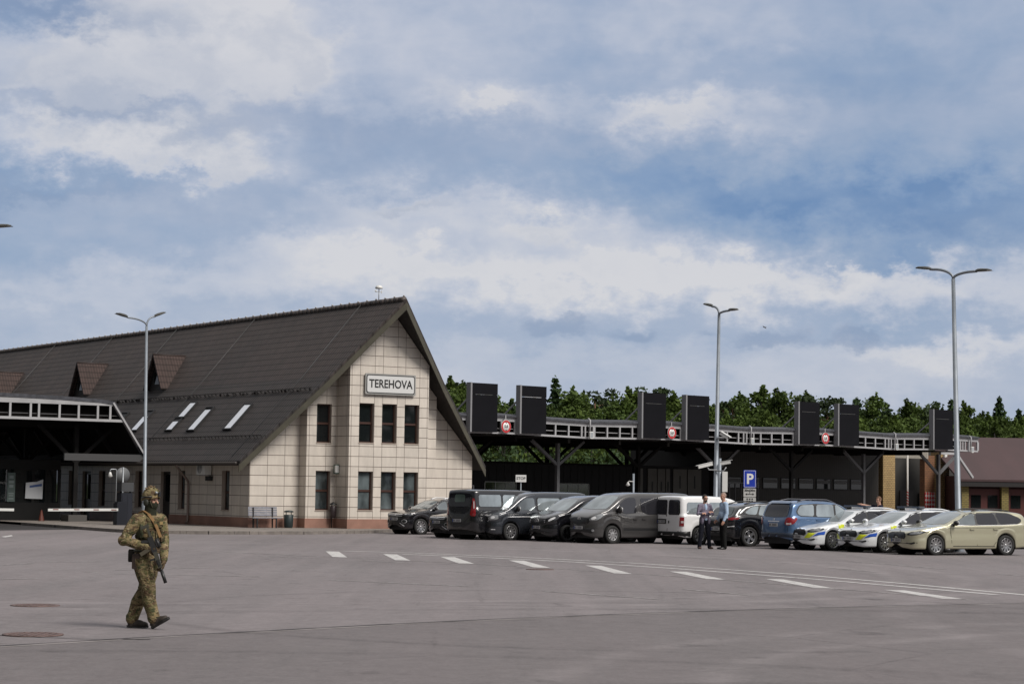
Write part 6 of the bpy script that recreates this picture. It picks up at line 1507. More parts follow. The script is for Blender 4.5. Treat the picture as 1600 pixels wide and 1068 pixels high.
c.wheels(9, .035); c.common((1.15, 1.25, .2, .13), [(.4, 1.05)], TRIM)
c.build('black_van', 'black van parked tail first with a tall red tail light', 'van', 'rlaway', 727, 841, 39, .955)

# ---- white delivery van seen from behind
VC = dict(wb=2.68, fo=.88, ro=.86, W=.895, Rw=.32, Ra=.385, tum=.11, sh=.035, rr=.15, nf=(12, 2.5), nr=(30, 3.6),
    top=[(2.22, .60), (2.19, .8), (2.05, .93), (1.6, 1.05), (1.35, 1.12), (1.0, 1.38), (.6, 1.62), (.25, 1.75), (-.2, 1.81), (-1.0, 1.83), (-1.9, 1.82), (-2.08, 1.79), (-2.13, 1.70), (-2.17, 1.2), (-2.19, .8), (-2.20, .45)],
    belt=[(2.1, .86), (1.6, .99), (1.2, 1.05), (-2.1, 1.09)], bot=[(2.22, .44), (2.16, .30), (2.0, .22), (-1.9, .25), (-2.12, .3), (-2.20, .34)])
c = Car(dict(VC, mat=paint('van_white_paint', (.70, .70, .70), 0, .3)))
for y0, y1 in ((-.72, -.045), (.045, .72)): c.patch('rear_window', TINT, 'rear', [(y0, 1.10), (y0 + (.03 if y0 < -.5 else 0), 1.66), (y1 - (.03 if y1 > .5 else 0), 1.66), (y1, 1.10)], .008, 1, mir=False)
c.line('rear', [(0, .48), (0, 1.76)], .02, mir=False); c.line('rear', [(-.76, .48), (-.74, 1.74)], .018); c.patch('bumper', TRIM, 'rear', [(-.86, .30), (-.88, .50), (.88, .50), (.86, .30)], .012, 0, mir=False)
c.patch('bumper', TRIM, 'side', [(-2.19, .30), (-2.18, .50), (-1.80, .50), (-1.78, .30)], .012)
c.patch('tail_light', TAIL, 'rear', [(.755, .68), (.755, 1.02), (.835, 1.02), (.84, .68)], .012, 0); c.patch('tail_clear_lens', TAILW, 'rear', rect(.77, .83, .80, .88), .018); c.patch('tail_light', TAIL, 'side', [(-2.165, .68), (-2.155, 1.02), (-2.06, 1.02), (-2.07, .68)], .012, 0); c.patch('tail_clear_lens', TAILW, 'side', rect(-2.14, -2.07, .80, .88), .018)
c.patch('plate_recess', TRIM, 'rear', rect(.06, .64, .76, .94), .010, 0, mir=False); c.plate('rear', .84, .36, .46, .10); c.patch('lock', TRIM, 'rear', rect(-.13, -.06, .78, .88), .012, 0, mir=False)
for w_ in ([(1.05, 1.12), (.55, 1.46), (.25, 1.58), (.1, 1.58), (.08, 1.10)], rect(-.85, -.02, 1.12, 1.58), [(-1.95, 1.14), (-1.90, 1.58), (-.97, 1.58), (-.97, 1.12)]): c.patch('side_window', WSCR, 'side', w_, .006, 1)
c.line('side', [(.02, .38), (.02, 1.68)]); c.line('side', [(-.92, .38), (-.92, 1.68)]); c.line('side', [(.95, .38), (-.9, .38)], .12, TRIM, 'side_moulding'); c.patch('windscreen', WSCR, 'front', [(-.68, 1.16), (-.58, 1.58), (.58, 1.58), (.68, 1.16)], .006, 1, mir=False)
b = MB(); h = c.hit('rear', .02, 1.3); b.bar((h.x - .02, .06, 1.05), (h.x - .02, .14, 1.45), .02); c.add('wiper', b, TRIM)
c.wheels(7, .05, RIMS, 'hubcap'); c.common((.95, 1.10, .2, .11), [(.15, .95), (-.15, .95)], TRIM)
c.build('white_van', 'white delivery van parked tail first behind the two talking men', 'van', 'rraway', 1090.5, 850.2, 34, .965)

# ---- black coupe-like off-roader seen from behind
HT = dict(wb=2.68, fo=.90, ro=.92, W=.93, Rw=.365, Ra=.425, tum=.36, sh=.05, rr=.14, nf=(13, 2.6), nr=(15, 2.8),
    top=[(2.24, .7), (2.2, .85), (2.0, .98), (1.4, 1.08), (1.0, 1.14), (.5, 1.42), (.1, 1.58), (-.4, 1.64), (-1.0, 1.61), (-1.55, 1.52), (-1.72, 1.46), (-1.95, 1.22), (-2.12, 1.08), (-2.20, .98), (-2.25, .72)],
    belt=[(2.15, .9), (1.4, 1.02), (.9, 1.08), (-.5, 1.10), (-1.3, 1.14), (-2.1, 1.05)], bot=[(2.24, .46), (2.2, .34), (2, .26), (-1.9, .28), (-2.15, .38), (-2.25, .50)])
c = Car(dict(HT, mat=paint('midnight_paint', (.010, .010, .012), .3, .2)))
c.patch('rear_window', glassmat('teal_rear_glass', (.020, .034, .040), .03, .9), 'rear', [(-.64, 1.16), (-.52, 1.44), (0, 1.47), (.52, 1.44), (.64, 1.16), (0, 1.13)], .008, 1, mir=False)
c.patch('tail_light', TAIL, 'rear', [(.40, 1.02), (.55, 1.06), (.84, 1.08), (.88, .98), (.70, .98), (.42, .99)], .012, 1); c.patch('tail_light', TAIL, 'side', [(-2.16, .98), (-2.10, 1.08), (-1.78, 1.07), (-1.86, 1.01)], .010, 1)
c.patch('window_frame', TRIM, 'side', [(.80, 1.12), (.30, 1.44), (-.02, 1.54), (-.8, 1.54), (-1.2, 1.49), (-1.58, 1.26), (-1.3, 1.17), (-.1, 1.12)], .003, 1)
for w_ in ([(.72, 1.14), (.28, 1.42), (-.02, 1.52), (-.04, 1.14)], [(-.12, 1.14), (-.10, 1.53), (-.72, 1.52), (-.92, 1.17)], [(-1.0, 1.18), (-.80, 1.515), (-1.15, 1.47), (-1.52, 1.26), (-1.40, 1.20)]): c.patch('side_window', WSCR, 'side', w_, .006, 1)
c.line('side', [(-1.72, 1.24), (-1.40, 1.44), (-.9, 1.545), (-.2, 1.56), (.35, 1.44)], .035, CHROME, 'window_trim'); c.line('side', [(-.08, .4), (-.08, 1.12)]); c.line('side', [(-1.02, .8), (-.95, 1.15)])
c.patch('bumper', TRIM, 'rear', [(-.80, .36), (-.86, .56), (.86, .56), (.80, .36)], .010, 1, mir=False); c.plate('rear', .64); c.badge('rear', 0, .94, 'slant_h', .07)
c.patch('reflector', CHROME, 'rear', [(.62, .70), (.62, .74), (.86, .78), (.86, .73)], .012); c.patch('windscreen', WSCR, 'front', [(-.68, 1.20), (-.55, 1.50), (.55, 1.50), (.68, 1.20)], .006, 1, mir=False)
c.line('side', [(-c.wb / 2 + .45 * math.cos(R(a)), .365 + .45 * math.sin(R(a))) for a in range(5, 180, 18)], .05, TRIM, 'arch_trim')
c.wheels(5, .055); c.common((.62, 1.12, .2, .08), [(.1, 1.0), (-.85, 1.02)], None); c.rails(.0, -1.3, .5, .04, TRIM)
c.build('off_roader', 'black off-roader parked tail first behind the man in the pale blue shirt', 'car', 'rraway', 1169, 853.3, 30, .95)

# ---- blue off-roader seen from behind
RV = dict(wb=2.56, fo=.86, ro=.86, W=.91, Rw=.35, Ra=.415, tum=.25, sh=.04, rr=.14, nf=(13, 2.6), nr=(20, 3),
    top=[(2.14, .7), (2.1, .88), (1.95, .98), (1.4, 1.08), (1.05, 1.14), (.6, 1.42), (.25, 1.60), (-.2, 1.69), (-1.0, 1.70), (-1.7, 1.65), (-1.82, 1.60), (-1.95, 1.30), (-2.04, 1.10), (-2.10, .95), (-2.14, .62)],
    belt=[(2.05, .92), (1.4, 1.04), (.9, 1.09), (-1.2, 1.12), (-2.0, 1.10)], bot=[(2.14, .46), (2.1, .34), (1.9, .27), (-1.85, .30), (-2.06, .38), (-2.14, .44)])
RAVP = paint('steel_blue_paint', (.065, .125, .235), .5, .3)
c = Car(dict(RV, mat=RAVP))
c.patch('rear_window', TINT, 'rear', [(-.68, 1.14), (-.62, 1.54), (0, 1.57), (.62, 1.54), (.68, 1.14), (0, 1.11)], .008, 1, mir=False)
c.patch('spoiler', RAVP, 'rear', [(-.62, 1.575), (-.58, 1.635), (.58, 1.635), (.62, 1.575)], .05, 0, mir=False)
c.patch('tail_light', TAIL, 'rear', [(.62, .86), (.66, 1.10), (.84, 1.12), (.88, .98), (.84, .84)], .012, 1); c.patch('tail_clear_lens', TAILW, 'rear', rect(.70, .84, .86, .93), .018)
c.patch('tail_light', TAIL, 'side', [(-2.10, .88), (-2.02, 1.11), (-1.72, 1.10), (-1.80, .98), (-1.94, .86)], .010, 1)
c.patch('window_frame', TRIM, 'side', [(.78, 1.13), (.38, 1.44), (.12, 1.585), (-.9, 1.60), (-1.55, 1.56), (-1.77, 1.30), (-1.62, 1.15), (0, 1.12)], .003, 1)
for w_ in ([(.70, 1.15), (.36, 1.42), (.12, 1.56), (.0, 1.57), (-.02, 1.14)], [(-.10, 1.14), (-.08, 1.58), (-.82, 1.57), (-.90, 1.15)], [(-1.0, 1.16), (-.94, 1.57), (-1.52, 1.54), (-1.72, 1.30), (-1.62, 1.18)]): c.patch('side_window', WSCR, 'side', w_, .006, 1)
c.patch('bumper', mat('bumper_dull_blue', (.020, .030, .050), .5), 'rear', [(-.86, .40), (-.88, .58), (.88, .58), (.86, .40)], .012, 0, mir=False); c.line('rear', [(-.32, .97), (.32, .97)], .035, CHROME, 'tailgate_trim', False); c.plate('rear', .85); c.badge('rear', 0, 1.03, 'ovals', .05)
c.line('rear', [(-.74, .62), (-.72, 1.1)]); c.line('rear', [(-.74, .62), (.74, .62)], mir=False); c.line('side', [(-.06, .4), (-.06, 1.12)]); c.patch('windscreen', WSCR, 'front', [(-.68, 1.2), (-.56, 1.54), (.56, 1.54), (.68, 1.2)], .006, 1, mir=False)
c.wheels(5, .06); c.common((.62, 1.14, .2, .10), [(.12, 1.0), (-.82, 1.02)], RAVP); c.rails(.2, -1.5, .56, .06, mat('grey_rail', (.10, .10, .11), .4, .6))
c.build('blue_off_roader', 'steel blue off-roader parked tail first beside a police car', 'car', 'rlaway', 1216, 856, 30, .975)
# ---------------------------------------------------------------- people
def limb(b, pts, rad, n=14):
    pts = [Vector(p) for p in pts]
    b.tube(pts, rad, n)
    for p, r_ in zip(pts, rad): b.ell(p, (r_, r_, r_), n)
def ellm(b, c, r_, d=None, up=(0, 0, 1), n=18):
    """ellipsoid with its x axis along d"""
    if d is None: return b.ell(c, r_, n)
    x = Vector(d).normalized(); z = Vector(up); y = z.cross(x).normalized(); z = x.cross(y)
    b.ell(c, r_, n, Matrix((x, y, z)).transposed())
def hand(b, wrist, fdir, palm, curl=.5, side=1, k=1.0):
    """palm with four unequal bent fingers and a thumb; fdir = towards the fingertips, palm = palm normal"""
    f = Vector(fdir).normalized(); p = Vector(palm); p = (p - f * p.dot(f)).normalized(); s_ = f.cross(p) * side; w_ = Vector(wrist)
    ellm(b, w_ + f * .045 * k, (.055 * k, .042 * k, .020 * k), f, p)
    b.tube([w_ - f * .03, w_ + f * .03], [.028 * k, .030 * k], 12)
    for i, (o, L) in enumerate(((-.032, .070), (-.011, .080), (.011, .075), (.031, .058))):
        q = w_ + f * .088 * k + s_ * o * k; pts = [q]; d = f.copy(); a = 0
        for j in range(3):
            a += curl * (.6, .95, .8)[j]; d = (f * math.cos(a) + p * math.sin(a)); q = q + d * L * k * (.45, .32, .25)[j]; pts.append(q)
        limb(b, pts, [.0095 * k, .009 * k, .0085 * k, .007 * k], 8)
    t0 = w_ + f * .025 * k - s_ * .034 * k; t1 = t0 + (f * .6 - s_ * .7 + p * .35).normalized() * .036 * k; t2 = t1 + (f * .85 - s_ * .15 + p * .5).normalized() * .032 * k
    limb(b, [t0, t1, t2], [.013 * k, .011 * k, .008 * k], 8)
def head(b, c, fwd, k=1.0, nose=True):
    f = Vector(fwd).normalized(); l = Vector((0, 0, 1)).cross(f).normalized(); u = f.cross(l); c = Vector(c)
    at_ = lambda x, y, z: c + (f * x + l * y + u * z) * k
    ellm(b, at_(-.010, 0, .030), (.098 * k, .078 * k, .100 * k), f, u)          # skull
    ellm(b, at_(.022, 0, -.045), (.068 * k, .060 * k, .072 * k), f, u)          # face
    ellm(b, at_(.046, 0, -.092), (.036 * k, .034 * k, .026 * k), f, u)          # chin
    ellm(b, at_(.072, 0, .024), (.020 * k, .052 * k, .014 * k), f, u)           # brow
    for s_ in (1, -1):
        ellm(b, at_(.060, s_ * .038, -.022), (.026 * k, .022 * k, .020 * k), f, u)  # cheek
        ellm(b, at_(-.004, s_ * .080, -.012), (.020 * k, .009 * k, .030 * k), f, u) # ear
    if nose:
        limb(b, [at_(.086, 0, .010), at_(.108, 0, -.030)], [.009 * k, .014 * k], 8)
    ellm(b, at_(.082, 0, -.060), (.012 * k, .022 * k, .006 * k), f, u); ellm(b, at_(.081, 0, -.071), (.011 * k, .018 * k, .006 * k), f, u)   # lips
    return at_, f, l, u
def skinned(name, b, m, parent, vox=.008, sm_=4, label=None):
    me = remesh(b, vox, sm_); me.materials.clear(); me.materials.append(m); me.name = name
    return obj(name, me, parent, label)
SKIN = mat('skin', (.42, .235, .165), .55, noise=.12, nscale=12)
def clothmat(name, c, noise_=.18, sc=9, fold=.5):
    m, t, p = nmat(name); tc = t.n('ShaderNodeTexCoord')
    n1 = t.noise(tc.outputs['Object'], sc, 5, .6); v = t.n('ShaderNodeVectorMath', operation='SCALE'); v.inputs[0].default_value = c; t.l(t.mr(n1, .3, .7, 1 - noise_, 1 + noise_), v.inputs['Scale'])
    t.l(v.outputs[0], p.inputs['Base Color']); p.inputs['Roughness'].default_value = .9; p.inputs['Specular IOR Level'].default_value = .2
    w1 = t.noise(t.scale(tc.outputs['Object'], (1, 1, 2.2)), 9, 3, .5, 1.2); bp = t.n('ShaderNodeBump'); bp.inputs['Strength'].default_value = fold; bp.inputs['Distance'].default_value = .03
    t.l(w1, bp.inputs['Height']); t.l(bp.outputs[0], p.inputs['Normal']); return m
def camo(name, k=1.0):
    m, t, p = nmat(name); tc = t.n('ShaderNodeTexCoord'); o = t.scale(tc.outputs['Object'], (1, 1, 1.8))
    n = [t.noise(t.scale(tc.outputs['Object'], (1 + .1 * i, 1, 1.7 - .1 * i)), s_, 4, .55, .6) for i, s_ in enumerate((6.5, 9, 12, 17, 8))]
    c = t.mix(t.mr(n[0], .42, .60, 0, 1), (.165 * k, .125 * k, .070 * k, 1), (.085 * k, .080 * k, .036 * k, 1))
    c = t.mix(t.mr(n[1], .535, .565, 0, 1), c, (.072 * k, .048 * k, .029 * k, 1))
    c = t.mix(t.mr(n[2], .56, .585, 0, 1), c, (.046 * k, .050 * k, .025 * k, 1))
    c = t.mix(t.mr(n[3], .60, .62, 0, 1), c, (.215 * k, .175 * k, .105 * k, 1))
    c = t.mix(t.mr(n[4], .60, .63, 0, .8), c, (.20 * k, .15 * k, .075 * k, 1))
    t.l(c, p.inputs['Base Color']); p.inputs['Roughness'].default_value = .9; p.inputs['Specular IOR Level'].default_value = .15
    w1 = t.noise(t.scale(tc.outputs['Object'], (1, 1, 2)), 11, 3, .5, 1.4); bp = t.n('ShaderNodeBump'); bp.inputs['Strength'].default_value = .8; bp.inputs['Distance'].default_value = .035
    t.l(w1, bp.inputs['Height']); t.l(bp.outputs[0], p.inputs['Normal']); return m
CAMO = camo('camouflage', 1.22); CAMO2 = camo('camouflage_webbing', .8)
# ---- the soldier: axes are x to the right, y away from the camera, z up
SO = G(226, 981)
sol = thing('person', 'soldier in camouflage and helmet walking across the yard holding a rifle', 'person', SO)
wf, tf, hf = Vector((.93, -.36, 0)), Vector((.74, -.67, 0)), Vector((.90, -.44, -.03))
tl = Vector((.67, .74, 0)); wl = Vector((.36, .93, 0))
J = dict(pel=(-.015, 0, .93), wst=(.0, 0, 1.06), chs=(.025, 0, 1.30), nck=(.035, 0, 1.50), hed=(.045, -.01, 1.695), rs=(-.115, -.135, 1.425), ls=(.150, .135, 1.43), re=(-.275, -.215, 1.165), rh=(.075, -.285, 1.075), le=(.215, .050, 1.165), lh=(.262, -.175, .90),
         rhp=(-.04, -.085, .90), rk=(.050, -.125, .535), ra=(.135, -.115, .150), lhp=(.02, .085, .90), lk=(-.030, .085, .50), la=(-.185, .075, .125))
J = {k: Vector(v) for k, v in J.items()}
b = MB()
at_, f, l, u = head(b, J['hed'], hf, 1.0)
limb(b, [J['nck'], J['hed'] + Vector((-.01, 0, -.06))], [.062, .058]); limb(b, [J['pel'], J['wst'], J['chs'], J['nck']], [.12, .11, .13, .07])
for a, c_, d_ in (('rs', 're', 'rh'), ('ls', 'le', 'lh')): limb(b, [J['chs'], J[a], J[c_], J[d_]], [.09, .055, .042, .030])
for a, c_, d_ in (('rhp', 'rk', 'ra'), ('lhp', 'lk', 'la')): limb(b, [J['pel'], J[a], J[c_], J[d_]], [.10, .085, .055, .042])
hand(b, J['rh'], (.75, -.10, -.12), (.3, .9, -.2), 1.05, 1, 1.05); hand(b, J['lh'], (-.10, -.35, -.85), (-.9, -.3, -.1), .95, 1, 1.05)
skinned('body', b, SKIN, sol, .0065, 4)
b = MB(); hand(b, J['rh'], (.75, -.10, -.12), (.3, .9, -.2), 1.05, 1, 1.22); gl_ = skinned('glove', b, clothmat('glove_tan', (.085, .060, .035)), sol, .0065, 2)
b = MB(); hand(b, J['lh'], (-.10, -.35, -.85), (-.9, -.3, -.1), .95, 1, 1.22); skinned('glove', b, MATS['glove_tan'], sol, .0065, 2)
# balaclava and eyes
b = MB(); ellm(b, at_(.020, 0, -.055), (.084, .072, .080), f, u); ellm(b, at_(.052, 0, -.088), (.042, .042, .036), f, u); limb(b, [J['nck'] + Vector((0, 0, -.02)), at_(-.005, 0, -.06)], [.088, .078]); ellm(b, at_(-.02, 0, .02), (.100, .085, .10), f, u)
for v in [b]: 
    me = remesh(b, .009, 4)
# open the eye slit
bm = bmesh.new(); bm.from_mesh(me)
kill = [fc for fc in bm.faces if (lambda q: (q.dot(f) > .035) and (-.013 < q.dot(u) < .04) and abs(q.dot(l)) < .075)(fc.calc_center_median() - J['hed'])]
bmesh.ops.delete(bm, geom=kill, context='FACES'); bm.to_mesh(me); bm.free()
me.materials.clear(); me.materials.append(clothmat('balaclava', (.022, .024, .015))); obj('balaclava', me, sol)
b = MB()
for s_ in (1, -1): b.ell(at_(.079, s_ * .031, .004), (.009, .012, .008), 10)
part('eyes', b, mat('eye_dark', (.03, .02, .02), .2), sol)
# helmet
b = MB(); N = 22
prof = [(a, (.128 * math.sin(R(a)), .108 * math.sin(R(a)), .128 * math.cos(R(a)))) for a in (4, 18, 32, 46, 60, 74, 86, 96)]
hv = []
hc_ = at_(-.012, 0, .055)
def hpt(a, ph, k=1.0):
    x, y, z = .132 * math.sin(a) * math.cos(ph), .112 * math.sin(a) * math.sin(ph), .128 * math.cos(a)
    drop = -.050 * max(0, -math.cos(ph)) * (math.sin(a) ** 4) - .036 * abs(math.sin(ph)) * (math.sin(a) ** 6)
    return hc_ + (f * x + l * y + u * (z + drop)) * k
ring = [R(a) for a in (3, 16, 30, 44, 58, 72, 84, 94)]
hv = [hpt(a, 2 * math.pi * k / N) for a in ring for k in range(N)]; m_ = len(hv)
hv += [hc_ + (v - hc_) * .90 for v in hv]
fs = [(i * N + k, i * N + (k + 1) % N, (i + 1) * N + (k + 1) % N, (i + 1) * N + k) for i in range(len(ring) - 1) for k in range(N)]
fs += [tuple(m_ + q for q in reversed(t_)) for t_ in fs] + [tuple(range(N - 1, -1, -1)), tuple(m_ + k for k in range(N))]
e0 = (len(ring) - 1) * N; fs += [(e0 + k, e0 + (k + 1) % N, m_ + e0 + (k + 1) % N, m_ + e0 + k) for k in range(N)]
b.sm = True; b.add(hv, fs); HELM = camo('helmet_cover', 1.4); hm_ = part('helmet', b, HELM, sol)
b = MB(); b.box(-.025, .025, -.012, .014, -.03, .03, Matrix.Translation(at_(.122, 0, .085)) @ f.to_track_quat('Y', 'Z').to_matrix().to_4x4()); part('helmet_mount', b, BLACK, hm_)
for s_ in (1, -1):
    b = MB(); b.tube([at_(.075, s_ * .093, .052), at_(-.02, s_ * .117, .045), at_(-.10, s_ * .078, .03)], [.010, .012, .010], 6); part('side_rail', b, BLACK, hm_)
    b = MB(); ellm(b, at_(-.012, s_ * .100, -.028), (.042, .026, .052), f, u); part('earcup', b, mat('earcup_olive', (.018, .02, .013), .6), hm_)
b = MB(); b.tube([at_(.10, -.055, .115), at_(.13, -.052, .10)], .017, 8); part('helmet_torch', b, GREY, hm_)
b = MB(); b.bar(at_(-.105, -.03, .06), at_(-.105, .03, .06), .05, .045); part('counterweight', b, CAMO2, hm_)
rg = random.Random(9); b = MB()
for i in range(14):
    a = rg.uniform(.1, 1.0); ph = rg.uniform(0, 6.28); p_ = hpt(a, ph, 1.0); q_ = hpt(a, ph, 1.07); b.ell(q_, (.013, .013, .008), 7)
part('cover_scrim', b, mat('scrim_tan', (.17, .115, .055), .9, noise=.4, nscale=20), hm_)
b = MB()
for s_ in (1, -1): b.tube([at_(.05, s_ * .098, .0), at_(.062, s_ * .066, -.075), at_(.058, 0, -.125)], .007, 6)
part('chin_strap', b, mat('strap_olive', (.05, .045, .025), .8), hm_)
# clothes
b = MB()
limb(b, [J['pel'] + Vector((0, 0, .02)), J['wst'], J['chs'], J['nck'] - Vector((0, 0, .05))], [.150, .145, .155, .10], 18)
ellm(b, J['chs'] + tf * .01 + Vector((0, 0, .02)), (.14, .215, .19), tf); ellm(b, J['wst'] + Vector((0, 0, .02)), (.135, .17, .16), tf); ellm(b, J['pel'] + Vector((0, 0, .05)), (.14, .17, .12), wf)
for a, c_, d_ in (('rs', 're', 'rh'), ('ls', 'le', 'lh')):
    m1 = J[a].lerp(J[c_], .5) + Vector((0, 0, .008)); m2 = J[c_].lerp(J[d_], .45)
    limb(b, [J['nck'].lerp(J[a], .45) - Vector((0, 0, .02)), J[a], m1, J[c_], m2, J[c_].lerp(J[d_], .93)], [.090, .096, .086, .076, .068, .050])
    for k_, rr_ in ((.28, .012), (.62, .010), (.82, .012)): b.ell(J[a].lerp(J[c_], k_), (.088, .088, .03), 12)
    for k_ in (.18, .5, .78): b.ell(J[c_].lerp(J[d_], k_), (.035, .062, .060), 10)
skinned('combat_shirt', b, CAMO, sol, .010, 4)
b = MB()
ellm(b, J['pel'] + Vector((0, 0, -.01)), (.145, .178, .125), wf)
for a, c_, d_, fw in (('rhp', 'rk', 'ra', 1), ('lhp', 'lk', 'la', 0)):
    out = wl * (-.02 if a[0] == 'r' else .02)
    limb(b, [J[a] + out, J[a].lerp(J[c_], .45) + out + wf * .012, J[c_] + wf * .012, J[c_].lerp(J[d_], .42) - wf * .02, J[c_].lerp(J[d_], .85), J[d_] + Vector((0, 0, -.005))], [.128, .122, .098, .094, .082, .084], 18)
    ellm(b, J[a].lerp(J[c_], .52) + out * 4, (.075, .045, .095), wf)       # cargo pocket
    for k_ in (.72, .9): ellm(b, J[a].lerp(J[c_], k_), (.10, .09, .026), wf)
    for k_ in (.12, .55, .72, .88): ellm(b, J[c_].lerp(J[d_], k_), (.092 - .02 * k_, .082 - .015 * k_, .024), wf)
    ellm(b, J[c_] + wf * .055, (.040, .062, .085), wf)                      # knee pad under the cloth
    ellm(b, J[d_] + Vector((0, 0, .03)), (.086, .078, .05), wf)
skinned('combat_trousers', b, CAMO, sol, .010, 3)
# boots
BOOT = mat('boot_brown', (.035, .027, .021), .7, noise=.3, nscale=20); SOLE = mat('boot_sole', (.012, .011, .010), .8)
for an_, heel, toe in (('ra', Vector((.115, -.110, .035)), Vector((.315, -.175, .155))), ('la', Vector((-.235, .075, .038)), Vector((.025, .035, .040)))):
    d_ = (toe - heel).normalized(); b = MB(); limb(b, [J[an_] + Vector((0, 0, .05)), J[an_] + Vector((0, 0, -.02))], [.060, .058])
    up_ = Vector((0, 0, 1)); up_ = (up_ - d_ * up_.dot(d_)).normalized()
    limb(b, [J[an_] + Vector((0, 0, -.03)), heel + d_ * .04 + up_ * .03], [.058, .048]); ellm(b, heel.lerp(toe, .42) + up_ * .025, (.125, .046, .050), d_, up_); ellm(b, heel.lerp(toe, .76) + up_ * .010, (.080, .050, .042), d_, up_); ellm(b, heel + d_ * .05 + up_ * .005, (.055, .044, .042), d_, up_)
    bo = skinned('boot', b, BOOT, sol, .008, 3)
    s_ = d_.cross(up_); b = MB(); z = -up_ * .032
    poly = [(-.005, -.036), (.10, -.036), (.20, -.050), (.265, -.034), (.285, 0), (.265, .034), (.20, .050), (.10, .036), (-.005, .036), (-.02, 0)]
    vs = [heel + d_ * x + s_ * y + z for x, y in poly] + [heel + d_ * x + s_ * y + z + up_ * .030 for x, y in poly]; n = len(poly)
    b.add(vs, [tuple(range(n)), tuple(range(2 * n - 1, n - 1, -1))] + [(i, n + i, n + (i + 1) % n, (i + 1) % n) for i in range(n)]); part('sole', b, SOLE, bo)
# plate carrier, pouches, belt, sling
b = MB(); C0 = J['chs'] + Vector((0, 0, .01))
ellm(b, C0 + tf * .095 + Vector((0, 0, .0)), (.062, .150, .165), tf); ellm(b, C0 - tf * .085, (.06, .150, .17), tf); ellm(b, C0 + Vector((0, 0, -.09)), (.165, .205, .085), tf)
for s_ in (1, -1): limb(b, [C0 + tf * .10 + tl * s_ * .09 + Vector((0, 0, .12)), C0 + tl * s_ * .10 + Vector((0, 0, .205)), C0 - tf * .08 + tl * s_ * .09 + Vector((0, 0, .12))], [.035, .038, .035])
pc = skinned('plate_carrier', b, CAMO2, sol, .010, 3)
Mt = Matrix((tf, tl, Vector((0, 0, 1)))).transposed().to_4x4()
def pouch(nm, x, y, z, sx, sy, sz, m=CAMO2, base=C0, par=pc, M_=Mt):
    b = MB(); M2 = Matrix.Translation(base) @ M_
    for q in range(1): 
        vs = []
        for zz, k_ in ((-sz, .9), (-sz * .8, 1), (sz * .75, 1), (sz, .86)):
            vs += [M2 @ Vector((x + ax * sx * k_, y + ay * sy * k_, z + zz)) for ax, ay in ((-1, -1), (1, -.86), (1, .86), (-1, 1))]
        fs = [(i * 4 + k_, i * 4 + (k_ + 1) % 4, (i + 1) * 4 + (k_ + 1) % 4, (i + 1) * 4 + k_) for i in range(3) for k_ in range(4)] + [(3, 2, 1, 0), (12, 13, 14, 15)]
        b.add(vs, fs)
    return part(nm, b, m, par)
for y in (-.085, 0, .085): pouch('magazine_pouch', .165, y, -.085, .03, .037, .075)
pouch('radio_pouch', .05, -.185, -.02, .035, .03, .09, mat('pouch_green', (.04, .044, .02), .9)); pouch('admin_pouch', .155, .02, .075, .022, .085, .045); pouch('chest_patch', .178, .06, .085, .003, .03, .02, mat('patch_tan', (.24, .17, .07), .9)); pouch('side_pouch', .02, .19, -.06, .05, .028, .07)
b = MB(); ellm(b, J['pel'] + Vector((0, 0, .095)), (.158, .185, .034), wf); bl = skinned('belt', b, mat('belt_olive', (.030, .028, .016), .8), sol, .009, 2)
Mw = Matrix((wf, wl, Vector((0, 0, 1)))).transposed().to_4x4()
pouch('dump_pouch', -.155, -.05, .03, .045, .06, .085, mat('pouch_dark', (.018, .015, .012), .9), J['pel'], bl, Mw); pouch('holster', -.01, -.205, -.04, .055, .028, .10, mat('holster_brown', (.060, .042, .034), .8), J['pel'], bl, Mw); pouch('belt_pouch', .10, -.17, .06, .04, .03, .05, CAMO2, J['pel'], bl, Mw)
SLING = mat('sling_tan', (.165, .092, .032), .85, noise=.15, nscale=15)
b = MB(); P = [C0 - tf * .06 - tl * .12 + Vector((0, 0, .215)), C0 - tl * .105 + Vector((0, 0, .250)), C0 + tf * .085 - tl * .085 + Vector((0, 0, .205)), C0 + tf * .165 - tl * .045 + Vector((0, 0, .10)), C0 + tf * .195 + tl * .0 + Vector((0, 0, -.02)), C0 + tf * .215 + tl * .02 + Vector((0, 0, -.10))]
for i in range(len(P) - 1): b.bar(P[i], P[i + 1], .046, .010, up=tf if i > 1 else (0, 0, 1))
part('sling', b, SLING, sol)
# rifle held by the soldier
r0, r1 = Vector((.085, -.285, 1.215)), Vector((.300, -.330, .655)); ax = (r1 - r0).normalized()
rifle = thing('rifle', 'black rifle with a suppressor hanging muzzle down in the hands of the soldier', 'rifle', SO + r0)
sidev = Vector((-.1, 1, 0)); sidev = (sidev - ax * sidev.dot(ax)).normalized(); upv = sidev.cross(ax).normalized()
if upv.x < 0: upv = -upv
Mr = Matrix((ax, sidev, upv)).transposed().to_4x4()
GUN = mat('gun_black', (.014, .014, .014), .45); GUN2 = mat('gun_dark_olive', (.035, .034, .024), .6)
b = MB(); b.box(.0, .21, -.02, .02, -.035, .035, Mr); rec = part('receiver', b, GUN, rifle)
b = MB(); b.box(-.17, -.13, -.018, .018, -.075, .035, Mr); b.box(-.135, .0, -.013, .013, -.005, .025, Mr); part('stock', b, GUN2, rifle)
b = MB(); b.prism([(.03, -.03), (.07, -.03), (.045, -.125), (.005, -.12)], Mr @ Matrix.Translation((0, .014, 0)) @ UPR, .028); part('grip', b, GUN, rifle)
